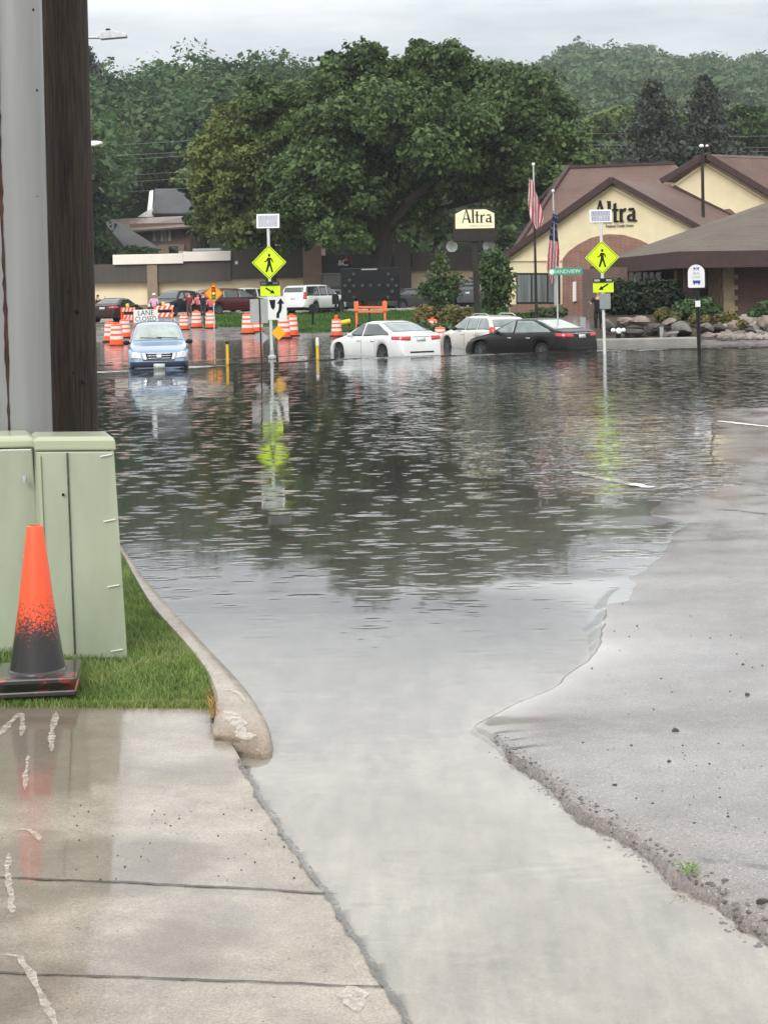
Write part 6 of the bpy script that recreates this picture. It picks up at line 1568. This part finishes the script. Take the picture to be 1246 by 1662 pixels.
# ------------------------------------------------------------------ shore things at the right
ROCKS = [(985, 527, 18, 11, 62.5, 'grey boulder just right of the right crossing post', 1), (1012, 522, 22, 9, 63.5, 'pinkish flat boulder in front of the dark hedge, leftmost of its row', 0), (1038, 522, 26, 9, 63.5, 'long pinkish boulder in the middle below the dark hedge', 0), (1060, 534, 24, 11, 62.2, 'dark low boulder right of the hydrant', 2),
  (1030, 540, 28, 9, 61.8, 'dark flat boulder directly behind the hydrant', 2), (1086, 524, 18, 8, 63.5, 'small tan boulder under the green juniper mound', 0), (1108, 534, 28, 14, 62, 'large rounded grey boulder left of the bus stop post', 1), (1088, 544, 24, 8, 61.6, 'low grey boulder beside the small grey utility box', 1),
  (1145, 532, 18, 9, 62.4, 'grey boulder just right of the bus stop post', 1), (1163, 533, 22, 9, 62.6, 'darker grey boulder with a pale top, second right of the bus stop post', 2), (1152, 546, 24, 8, 61.8, 'wide pale boulder low behind the bus stop post', 0), (1150, 556, 22, 6, 61.2, 'low pale boulder at the waterline by the bus stop post', 0),
  (1176, 549, 20, 12, 61.8, 'tan boulder at the left end of the rubble slope', 0), (1192, 531, 20, 13, 63, 'large tan boulder below the stone pilaster', 0), (1214, 538, 18, 11, 62.4, 'brownish boulder in the middle of the rubble slope', 2), (1240, 524, 18, 11, 63, 'pale boulder at the right edge, highest on the rubble slope', 0), (1232, 545, 18, 11, 61.8, 'grey boulder at the right edge near the water', 1), (1250, 538, 18, 12, 62.2, 'brown boulder cut by the right picture edge', 2)]
rk = [mat('pinkish_rock', (.20, .155, .13), .8, var=.35, scale=2.2, bump=.04), mat('grey_rock', (.13, .122, .112), .8, var=.35, scale=2.2, bump=.04), mat('dark_rock', (.062, .055, .05), .8, var=.4, scale=2.2, bump=.04)]
for i, (px, py, w_, h_, d, lb_, k) in enumerate(ROCKS):
    s = F / d; c = W(px, py, d); mb = MB(); rock_mesh(mb, (0, 0, 0), (w_ / 2 / s * 1.4, .55, h_ / 2 / s * 2.0), 100 + i)
    o = mb.build('boulder', rk[k], None, smooth=True); o.location = c; tag(o, lb_, 'boulder', 'boulders on the right shore')
mb = MB(); r_ = random.Random(8)
for i in range(520):
    px = r_.uniform(1165, 1290); d = r_.uniform(60.6, 65); py_ = 563 - (d - 60.6) * 10.5 + r_.gauss(0, 1.0); c = W(px, py_, d); c.z = max(float(ground_z(c.x, d)) + .05, c.z); q = r_.uniform(.05, .20); rock_mesh(mb, c, (q * r_.uniform(.8, 1.4), q, q * r_.uniform(.6, 1)), i, 7, 5)
tag(mb.build('rubble', mat('rubble_rock', (.11, .095, .085), .8, col2=(.36, .31, .27), scale=.9, bump=.02, detail=8)), 'slope of small broken stones at the right shore', 'rubble', kind='stuff')
mb = MB(); a = [(960, 556, 60.9), (1180, 551, 60.9), (1320, 552, 60.9), (1320, 505, 66.5), (1180, 508, 66.5), (985, 512, 66.5), (955, 516, 66.5)]
tag(mb.add([W(*p) for p in a], [tuple(range(len(a)))]).build('planting_bed', mat('bed_soil', (.06, .05, .038), .95, var=.4, scale=2, bump=.03)), 'dark planting bed rising behind the boulders', 'ground', kind='structure')
# hydrant
d = 61.2; p0 = W(1003, 553, d); t = thing('fire_hydrant', 'dark fire hydrant with white side caps on the right shore', 'hydrant', (p0.x, p0.y, max(.12, p0.z)))
hh = .62
mb = MB(); mb.lathe([(.13, 0), (.13, .05), (.09, .06), (.09, hh * .7), (.12, hh * .72), (.12, hh * .78), (.09, hh * .9), (.03, hh), (.03, hh + .04)], 14); mb.build('barrel', M['black'], t, smooth=True)
for sx in (-1, 1):
    mb = MB(); mb.lathe([(.05, .08), (.075, .16), (.075, .24), (.03, .27)], 12, axis='X', o=(0, 0, hh * .62)); o = mb.build('side_cap', M['white'], t, smooth=True); o.rotation_euler = (0, 0, 0 if sx > 0 else PI)
mb = MB(); mb.lathe([(.10, 0), (.11, .06), (.04, .09)], 12, axis='Y', o=(0, 0, 0)); o = mb.build('front_cap', M['white'], t, smooth=True); o.location = (0, -.08, hh * .6); o.rotation_euler = (PI, 0, 0)
for px, y0, y1, w_, lb_, nm in ((945.5, 516, 536, 9, 'short pale grey post right behind the black sedan', 'bollard'), (1073, 532, 551, 6, 'small pale grey utility box among the boulders', 'utility_box'), (1082.5, 532, 551, 4, 'thin dark stake beside the small grey utility box', 'stake')):
    d = 61.6; s = F / d; p0 = W(px, y1, d); t = thing(nm, lb_, nm.replace('_', ' '), (p0.x, p0.y, max(.1, p0.z - .1))); z1 = W(px, y0, d).z - t.location.z
    mb = MB(); mb.box((0, 0, z1 / 2), (w_ / s, w_ / s * .8, z1)); mb.build('body', M['black'] if nm == 'stake' else M['sign_back'], t, bevel=.02)
    mb = MB(); mb.box((0, 0, z1 + .015), (w_ / s * 1.1, w_ / s * .9, .03)); mb.build('cap', M['grey_box'] if nm != 'stake' else M['black'], t, bevel=.008)
d = 79.3; p0 = W(765, 508, d); t = thing('stone_plinth', 'pale block of stone at the foot of the brown sign post', 'plinth', (p0.x, p0.y, ground_at(p0))); s = F / d
mb = MB(); mb.box((0, 0, .35), (15 / s, .4, .75)); mb.build('block', M['stone_pale'], t, bevel=.05); mb = MB(); mb.box((0, 0, .76), (19 / s, .5, .10)); mb.build('cap', M['stone_pale'], t, bevel=.03)
# ------------------------------------------------------------------ vegetation
def unit(r, n):
    v = r.normal(size=(n, 3)); return v / np.linalg.norm(v, axis=1)[:, None]
def leaf_quads(P, N, size, r):
    """one irregular leaf-clump quad per point P with normal N"""
    n = len(P); a = np.cross(N, unit(r, n)); a /= np.linalg.norm(a, axis=1)[:, None] + 1e-9; b = np.cross(N, a)
    s = size * np.clip(r.lognormal(-.08, .38, n), .4, 2.0)[:, None]; k = lambda lo, hi: r.uniform(lo, hi, n)[:, None]
    bend = N * s * k(-.25, .25)
    V = np.stack([P + a * s * k(.5, .9), P + b * s * k(.3, .6) + bend, P - a * s * k(.5, .9), P - b * s * k(.3, .6) + bend], 1).reshape(-1, 3)
    return V, (np.arange(n)[:, None] * 4 + np.arange(4)[None])
def lobe_leaves(lobes, n, size, r, per=16, spread=.20, shell=.5, up=.35):
    """lobes: (centre, radii); leaves gathered in clusters through the outer part of each lobe"""
    wts = np.array([(l[1][0] * l[1][1] * l[1][2]) ** (2 / 3.) for l in lobes]); wts /= wts.sum(); Ps, Ns = [], []
    for (c, rad), w in zip(lobes, wts):
        m = max(3, int(n * w / per)); d = unit(r, m); q = (1 - shell * r.random(m) ** 1.6)
        cc = np.array(c) + d * q[:, None] * np.array(rad)
        k = r.integers(0, m, int(n * w)); mr = float(np.mean(rad))
        off = np.clip(r.normal(size=(len(k), 3)), -1.6, 1.6) * np.minimum(spread * mr, size * 3.2) * np.array([1, 1, .8])
        Ps.append(cc[k] + off); o_ = d[k] * .8 + unit(r, len(k)) * .75 + np.array([0, 0, up]); Ns.append(o_ / np.linalg.norm(o_, axis=1)[:, None])
    return np.concatenate(Ps), np.concatenate(Ns)
def sub_lobes(lobes, k, f, r):
    out = []
    for c, rad in lobes:
        m = max(5, int(k)); d = unit(r, m); d[:, 2] = np.where(d[:, 2] < -.5, -d[:, 2], d[:, 2])
        for q in d:
            s_ = f * r.uniform(.7, 1.3) * float(np.mean(rad)); out.append((tuple(np.array(c) + q * np.array(rad) * r.uniform(.62, 1.04)), (s_, s_, s_ * .72)))
    return out
def px_lobes(ls, d):
    out = []
    for l in ls:
        px, py, rx, rz = l[:4]; off = l[4] if len(l) > 4 else 0.0; dd_ = d + off; s = F / dd_
        out.append((tuple(W(px, py, dd_)), (rx / s, (rx + rz) / 2 / s * (l[5] if len(l) > 5 else 1.0), rz / s)))
    return out
def tree(name, label, cat, px, pyb, d, ls, n, size, lm, trunk, group=None, seed=1, per=16, bark=None, core=True, spread=.20, shell=.5, sub=0):
    """trunk: list of limbs, each a list of (px, py, depth offset, radius)"""
    p0 = W(px, pyb, d); p0.z = ground_h(p0.x, p0.y) - .1; t = thing(name, label, cat, tuple(p0), 0, group); r = np.random.default_rng(seed)
    lob = px_lobes(ls, d)
    if sub: lob = sub_lobes(lob, sub, .36, r)
    P, N = lobe_leaves(lob, n, size, r, per, spread, shell)
    V, Q = leaf_quads(P - np.array(p0), N, size, r); np_mesh('crown', V, Q, lm, t)
    mb = MB()
    for i, limb in enumerate(trunk):
        pts = [W(x, y, d + o_) - p0 for x, y, o_, _ in limb]
        if i == 0: pts[0].z = 0
        mb.tube(pts, [q[3] for q in limb], 9)
    mb.build('trunk', bark or M['bark'], t, smooth=True)
    return t
RIDGE_L = [(-400, 134), (130, 132), (200, 138), (300, 138), (380, 126), (430, 122), (480, 130), (530, 135), (600, 200), (700, 280), (900, 380)]
def hill_l(X, Y):
    px = CX + X / np.maximum(Y, 1) * F
    ry = np.interp(px, [a for a, b in RIDGE_L], [b for a, b in RIDGE_L]); zr = H + (CY - ROLL * (px - CX) - ry) * 262 / F - 12.5
    f = np.interp(Y, [130, 150, 185, 262, 340], [0, .06, .22, 1.0, 1.02])
    return .8 + np.maximum(zr - .8, 0) * f
RIDGE_R = [(300, 160), (500, 118), (740, 116), (800, 110), (880, 109), (912, 88), (930, 75), (1000, 80), (1060, 86), (1100, 91), (1246, 99), (1500, 106)]
def hill_r(X, Y):
    px = CX + X / np.maximum(Y, 1) * F
    ry = np.interp(px, [a for a, b in RIDGE_R], [b for a, b in RIDGE_R]); zr = H + (CY - ROLL * (px - CX) - ry) * 740 / F - 13
    f = np.interp(Y, [240, 300, 480, 740, 900], [0, .10, .50, 1.0, 1.0])
    return 1.5 + (zr - 1.5) * f + fbm(X, Y, .018, 3, 71) * 5 * f * (1 - np.clip((Y - 640) / 100, 0, 1))
def ground_h(x, y):
    if y < 132: return float(ground_z(x, y))
    return max(float(ground_z(x, y)), float(hill_l(np.array(x), np.array(y)))) if x < 8 else float(ground_z(x, y))
M['forest_floor'] = mat('wooded_slope_soil', (.02, .03, .015), .95, col2=(.035, .05, .022), scale=.2)
rows = np.linspace(131, 345, 60); T, Y = np.meshgrid(np.linspace(-700, 880, 70), rows); X = (T - CX) / F * Y
tag(grid_mesh('hill', X, Y, hill_l(X, Y), M['forest_floor']), 'wooded slope rising behind the shops at left', 'hill', kind='structure')
rows = np.linspace(240, 905, 80); T, Y = np.meshgrid(np.linspace(250, 1700, 90), rows); X = (T - CX) / F * Y
tag(grid_mesh('hill', X, Y, hill_r(X, Y), M['forest_floor']), 'high wooded ridge far behind the offices at right', 'hill', kind='structure')
def forest(name, label, hill, pxr, dr, step, n, size, hgt, lm, seed, clear=None):
    r = np.random.default_rng(seed); temps = []
    for k in range(7):
        lob = []; m = r.integers(4, 8)
        for j in range(m):
            a = r.uniform(0, 6.28); q = r.uniform(0, .32); lob.append(((math.cos(a) * q, math.sin(a) * q, r.uniform(.42, .78)), (r.uniform(.16, .27),) * 2 + (r.uniform(.14, .24),)))
        lob.append(((0, 0, .55), (.26, .26, .34)))
        lob = lob + sub_lobes(lob, 4, .36, r)
        if k == 6: lob = [((0, 0, .2 + .1 * j), (.26 - .028 * j,) * 2 + (.08,)) for j in range(8)]
        P, N = lobe_leaves(lob, n, size / hgt, r, 10, .25, .5); temps.append(leaf_quads(P, N, size / hgt, r))
    Vs, Qs = [], []; base = 0; y = dr[0]
    while y < dr[1]:
        x = (pxr[0] - CX) / F * y
        while x < (pxr[1] - CX) / F * y:
            xx, yy = x + r.uniform(-.45, .45) * step, y + r.uniform(-.45, .45) * step; px = CX + xx / yy * F
            x += step
            if clear is not None and clear(px, yy): continue
            z = float(hill(np.array(xx), np.array(yy))); h = hgt * r.uniform(.72, 1.25); a = r.uniform(0, 6.28); wv = r.uniform(.85, 1.3)
            V, Q = temps[r.integers(0, 7) if r.random() < .5 else r.integers(0, 6)]; c, s_ = math.cos(a), math.sin(a)
            Vs.append(np.stack([(V[:, 0] * c - V[:, 1] * s_) * h * wv + xx, (V[:, 0] * s_ + V[:, 1] * c) * h * wv + yy, V[:, 2] * h + z], -1)); Qs.append(Q + base); base += len(V)
        y += step * .9
    o = np_mesh(name, np.concatenate(Vs), np.concatenate(Qs), lm)
    return tag(o, label, 'woodland', kind='stuff')
M['leaf_hill'] = leaf_mat('hillside_leaves', (.026, .062, .024), (.125, .22, .080), .15, .3, tint=(.14, .17, .07), rw=.16)
M['leaf_far'] = leaf_mat('far_ridge_leaves', (.036, .082, .034), (.15, .24, .10), .11, .3, tint=(.17, .20, .09), rw=.12)
forest('woodland', 'mass of green trees covering the hillside behind the shops at left', hill_l, (-60, 640), (140, 300), 7.4, 3200, .42, 15.5, M['leaf_hill'], 3, clear=lambda px, y: (110 < px < 395 and y < (200 if px < 235 else 206)) or (px < 480 and y < 150))
forest('woodland', 'distant wooded ridge behind the offices at right', hill_r, (440, 1330), (285, 770), 9.5, 420, .95, 15.0, M['leaf_far'], 4)
M['leaf_big'] = leaf_mat('cottonwood_leaves', (.020, .044, .015), (.145, .225, .070), .30, .25)
M['leaf_oak'] = leaf_mat('yellowing_oak_leaves', (.026, .052, .016), (.13, .20, .055), .30, .25, tint=(.20, .22, .06))
M['leaf_light'] = leaf_mat('light_green_leaves', (.065, .11, .035), (.22, .29, .09), .35, .3)
M['leaf_mid'] = leaf_mat('mid_green_leaves', (.034, .07, .024), (.125, .19, .062), .35, .3)
M['needle'] = leaf_mat('spruce_needles', (.022, .034, .024), (.075, .095, .066), .6, .1)
big = [(650, 160, 85, 70), (590, 128, 72, 46), (712, 118, 52, 50), (545, 185, 72, 66), (748, 178, 62, 66), (838, 185, 72, 78), (885, 255, 54, 80), (890, 325, 44, 56), (820, 290, 78, 80), (620, 235, 120, 96, -2), (750, 255, 110, 90, -2), (530, 275, 82, 80), (500, 345, 62, 58, -1), (555, 325, 62, 58, -3), (545, 382, 58, 30, -3), (728, 300, 66, 46, 1), (690, 345, 34, 28, 1), (652, 330, 30, 34, 4), (850, 345, 42, 30), (690, 86, 30, 20), (735, 92, 24, 18), (545, 104, 24, 16), (605, 92, 28, 16), (832, 124, 26, 16), (905, 180, 24, 22), (934, 250, 16, 30)]
tree('broadleaf_tree', 'huge spreading tree with a dark forked trunk, rising above the arrow board', 'tree', 618, 500, 116, big, 170000, .23, M['leaf_big'],
     [[(614, 505, 0, .95), (616, 440, 0, .75), (622, 390, 0, .68), (626, 345, 0, .6), (640, 280, 1, .42), (655, 200, 1, .22), (660, 140, 1, .08)], [(624, 380, 0, .5), (660, 330, -1, .36), (720, 280, -1, .26), (790, 220, 0, .12)], [(620, 395, 0, .45), (585, 340, -1, .34), (545, 280, -1, .22), (520, 220, 0, .1)],
      [(626, 360, 0, .35), (690, 345, 2, .25), (770, 325, 2, .2), (850, 300, 1, .1)], [(630, 330, 0, .3), (600, 240, 2, .2), (580, 160, 2, .08)], [(618, 412, 0, .28), (560, 380, -2, .2), (510, 350, -2, .1)]], seed=11, per=14, spread=.30, shell=.55, sub=16)
oak = [(432, 165, 48, 42), (400, 205, 52, 44), (455, 210, 50, 52), (380, 255, 58, 42), (440, 275, 62, 52), (352, 300, 38, 42), (395, 325, 62, 44), (345, 355, 32, 38), (460, 340, 50, 50), (420, 380, 64, 26), (375, 385, 46, 22), (470, 395, 36, 22), (480, 180, 34, 40)]
tree('broadleaf_tree', 'spreading oak with yellowing top leaves, left of the huge tree', 'tree', 435, 500, 120, oak, 66000, .22, M['leaf_oak'],
     [[(440, 505, 0, .45), (440, 430, 0, .38), (436, 350, 0, .32), (425, 280, 0, .2), (430, 180, 0, .07)], [(437, 370, 0, .22), (395, 320, -1, .15), (350, 300, -1, .07)], [(436, 340, 0, .22), (400, 260, -1, .14), (378, 225, -1, .06)], [(438, 380, 0, .2), (470, 330, 1, .13), (490, 260, 1, .06)]], seed=12, per=14, spread=.30, shell=.55, sub=14)
# single trees between the shops and the hill, and behind the offices
MID = [('round light green tree beside the grey roofed hill house', 322, 305, 300, 44, 34, 172, 'leaf_light', 5000), ('pale green tree below the light round tree, right of the brown house', 335, 372, 362, 34, 34, 165, 'leaf_mid', 4500), ('young green tree at far left next to the wooden pole', 157, 350, 340, 15, 40, 170, 'leaf_light', 3800), ('low dark bushy tree in front of the brown hill house', 212, 425, 416, 46, 13, 158, 'leaf_mid', 3600), ('dark bushy tree between wooden pole and brown hill house', 162, 420, 405, 20, 18, 155, 'leaf_mid', 3000),
       ('bright broad tree right of the huge tree, above the gabled roof', 975, 290, 235, 46, 54, 175, 'leaf_light', 5200), ('dark green tree low between huge tree and gabled roof', 945, 330, 290, 40, 44, 160, 'leaf_mid', 4200), ('green tree with autumn tint right of the second conifer', 1212, 260, 215, 46, 46, 178, 'leaf_mid', 5000), ('pale tree between the two conifers', 1100, 270, 225, 36, 44, 185, 'leaf_light', 4000), ('broad pale tree seen under the left side of the second gable', 1010, 262, 205, 32, 34, 210, 'leaf_light', 3600),
       ('grey green tree showing between the shop roof and the pylon sign', 700, 420, 372, 50, 34, 150, 'leaf_mid', 4200), ('dull green tree behind the pylon sign cabinet', 812, 400, 365, 42, 46, 152, 'leaf_mid', 4200), ('tall dark tree at the right picture edge', 1262, 250, 230, 44, 60, 182, 'leaf_mid', 5000)]
for i, (lb_, px, pyb, py, rx, rz, d, lm, n_) in enumerate(MID):
    r = random.Random(40 + i); ls = [(px, py, rx * .75, rz * .8)] + [(px + rx * .6 * math.cos(a), py + rz * .6 * math.sin(a), rx * r.uniform(.38, .55), rz * r.uniform(.36, .52), r.uniform(-1.5, 1.5)) for a in [k * 1.05 + r.uniform(-.3, .3) for k in range(6)]]
    tree('broadleaf_tree', lb_, 'tree', px, pyb, d, ls, int(n_ * 1.6), .32, M[lm], [[(px, pyb, 0, .25), (px + 1, (py + pyb) / 2, 0, .2), (px, py, 0, .08)]], 'trees behind the buildings', 60 + i, 12, sub=7, spread=.3)
def conifer(px, py_top, py_base, hw, d, label, seed):
    p0 = W(px, py_base, d); p0.z = ground_h(p0.x, p0.y); s = F / d; top = W(px, py_top, d).z - p0.z; z_b = W(px, py_base, d).z - p0.z; z_b = max(1.5, min(z_b, top * .3)) if z_b > top * .35 else max(1.5, z_b); r = np.random.default_rng(seed)
    t = thing('conifer', label, 'conifer', tuple(p0), 0, 'conifers behind the gabled office'); Ps, Ns = [], []
    z = z_b
    while z < top - .2:
        f = (z - z_b) / (top - z_b); R_ = hw / s * (1 - f) ** .8 * r.uniform(.75, 1.2) + .2; nb = int(9 + 12 * (1 - f))
        for k in range(nb):
            a = r.uniform(0, 6.28); L_ = R_ * r.uniform(.45, 1.15); m = int(18 + 34 * (1 - f)); u = r.random(m) ** .7
            pos = np.stack([np.cos(a) * L_ * u, np.sin(a) * L_ * u, z + .12 * L_ * (1 - u) - .22 * L_ * u ** 1.5 + 0 * u], -1) + r.normal(size=(m, 3)) * np.array([.18, .18, .14]) * (.4 + u)[:, None]
            Ps.append(pos); Ns.append(unit(r, m) * .8 + np.array([0, 0, .5]))
        z += .42 - .15 * f
    P = np.concatenate(Ps); N = np.concatenate(Ns); N /= np.linalg.norm(N, axis=1)[:, None]
    V, Q = leaf_quads(P, N, .26, r); np_mesh('crown', V, Q, M['needle'], t)
    mb = MB(); mb.tube([(0, 0, 0), (0, 0, top * .5), (0, 0, top)], [.34, .2, .03], 8); mb.build('trunk', M['bark'], t, smooth=True)
conifer(1062, 130, 300, 150, 160, 'left of the two tall dark conifers behind the gabled office roof', 5)
conifer(1147, 120, 300, 112, 158, 'right of the two tall dark conifers, the slimmer and taller one', 6)
conifer(147, 76, 300, 90, 235, 'dark pointed conifer on the hill top right beside the wooden pole', 7)
# young street tree and the bushy tree by the office
tree('young_tree', 'sparse young tree in the golden bushes, left of the brown sign post', 'tree', 714, 520, 84, [(712, 440, 14, 18), (716, 462, 24, 14), (704, 478, 26, 12), (730, 470, 20, 12), (712, 496, 18, 9), (738, 452, 10, 8), (690, 468, 12, 8), (716, 418, 8, 10)], 1500, .15, M['leaf_mid'],
     [[(714, 522, 0, .07), (713, 480, 0, .06), (713, 430, 0, .03)], [(713, 485, 0, .03), (735, 465, 0, .012)], [(713, 480, 0, .03), (692, 470, 0, .012)]], 'small trees before the parked cars', 81, 8, spread=.5, shell=1.0)
mb = MB(); q = W(715, 516, 83.9); mb.lathe([(.10, 0), (.10, .55)], 10, o=(q.x, q.y, q.z - .3)); tag(mb.build('trunk_guard', M['white'], smooth=True), 'white guard round the foot of the young tree', 'tree guard')
tree('young_tree', 'fuller dark green small tree between brown sign post and the gabled office', 'tree', 802, 512, 87, [(803, 425, 16, 22), (800, 455, 24, 24), (806, 475, 20, 22), (790, 445, 14, 14), (816, 452, 14, 20), (795, 490, 14, 14)], 4200, .15, M['leaf_mid'],
     [[(803, 512, 0, .09), (802, 470, 0, .07), (803, 410, 0, .03)]], 'small trees before the parked cars', 82, 9, spread=.4, shell=.9)
def bush(name, label, cat, px, py, d, ls, n_, size, lm, group, seed):
    p0 = W(px, py, d); p0.z = ground_at(p0); t = thing(name, label, cat, tuple(p0), 0, group); r = np.random.default_rng(seed)
    P, N = lobe_leaves(px_lobes(ls, d), n_, size, r, 12, .22, .6); V, Q = leaf_quads(P - np.array(p0), N, size, r); np_mesh('foliage', V, Q, lm, t)
    mb = MB(); rr = random.Random(seed)
    for k in range(5):
        l = ls[k % len(ls)]; q = W(l[0] + rr.uniform(-4, 4), l[1], d) - p0; mb.tube([(q.x * .5, 0, 0), (q.x, q.y, q.z)], [.03, .012], 6)
    mb.build('stem', M['bark'], t)
M['leaf_gold'] = leaf_mat('golden_shrub_leaves', (.11, .095, .03), (.26, .21, .075), .9, .3, tint=(.12, .15, .05))
M['leaf_dark'] = leaf_mat('dark_hedge_leaves', (.009, .018, .009), (.030, .048, .020), .9, .15)
M['leaf_jun'] = leaf_mat('juniper_leaves', (.04, .075, .03), (.10, .15, .06), .9, .2)
bush('hedge', 'dark clipped hedge before the brick building, behind the boulders', 'hedge', 1040, 515, 67.5, [(x, 486, 16, 30, o_) for x, o_ in ((998, 0), (1018, -.3), (1038, .2), (1058, 0), (1078, -.2), (1090, .3))], 11000, .13, M['leaf_dark'], None, 91)
bush('shrub', 'wide soft green juniper mound below the porch window', 'shrub', 1132, 515, 65.5, [(1112, 503, 18, 14), (1135, 500, 22, 16), (1155, 505, 14, 12)], 5000, .10, M['leaf_jun'], 'shrubs on the right bank', 92)
bush('shrub', 'yellow green shrub at the right foot of the dark hedge', 'shrub', 1083, 517, 65, [(1075, 511, 12, 10), (1090, 513, 12, 9)], 2400, .10, M['leaf_gold'], 'shrubs on the right bank', 93)
bush('shrub', 'small yellow shrub just right of the bus stop post', 'shrub', 1133, 520, 64, [(1126, 519, 8, 7), (1144, 519, 9, 7)], 1800, .09, M['leaf_gold'], 'shrubs on the right bank', 94)
bush('shrub', 'yellow shrub below the tan stone pilaster', 'shrub', 1178, 522, 64.2, [(1166, 519, 10, 8), (1184, 517, 12, 9)], 2200, .09, M['leaf_gold'], 'shrubs on the right bank', 95)
bush('shrub', 'small ochre shrub among the rubble at right', 'shrub', 1206, 530, 62.6, [(1204, 528, 8, 7)], 1200, .08, M['leaf_gold'], 'shrubs on the right bank', 96)
bush('shrub', 'green shrub against the brick wall at the right edge', 'shrub', 1238, 515, 65.5, [(1240, 504, 16, 13), (1225, 512, 10, 8)], 3000, .10, M['leaf_jun'], 'shrubs on the right bank', 97)
bush('shrub', 'green shrub below the office window by the flagpoles', 'shrub', 895, 512, 84, [(880, 510, 18, 8), (905, 508, 14, 9)], 2200, .14, M['leaf_jun'], 'shrubs on the right bank', 98)
bush('golden_bush', 'golden ornamental bush left of the young tree trunk', 'bush', 697, 525, 82, [(690, 512, 16, 14), (703, 522, 14, 12)], 2600, .14, M['leaf_gold'], 'golden bushes round the young tree', 101)
bush('golden_bush', 'larger golden bush right of the young tree trunk', 'bush', 740, 525, 81, [(735, 512, 18, 15), (752, 516, 14, 13), (728, 524, 16, 10)], 3200, .14, M['leaf_gold'], 'golden bushes round the young tree', 102)
bush('golden_bush', 'low green and gold bush behind the white sedan boot', 'bush', 712, 540, 76, [(700, 532, 18, 9), (720, 535, 16, 10), (690, 528, 12, 6)], 2600, .13, M['leaf_jun'], 'golden bushes round the young tree', 103)

# ------------------------------------------------------------------ misty rain air
mb = MB(); mb.box((30, 420, 74), (760, 1000, 152))
air = NT('rain_haze'); pv = air.n('ShaderNodeVolumePrincipled', {'Color': (.93, .96, 1, 1), 'Density': .00022, 'Anisotropy': .2})
air.t.links.new(pv.outputs[0], air.out.inputs['Volume'])
tag(mb.build('haze', air.m), 'thin rainy haze over the whole place', 'haze', kind='stuff')
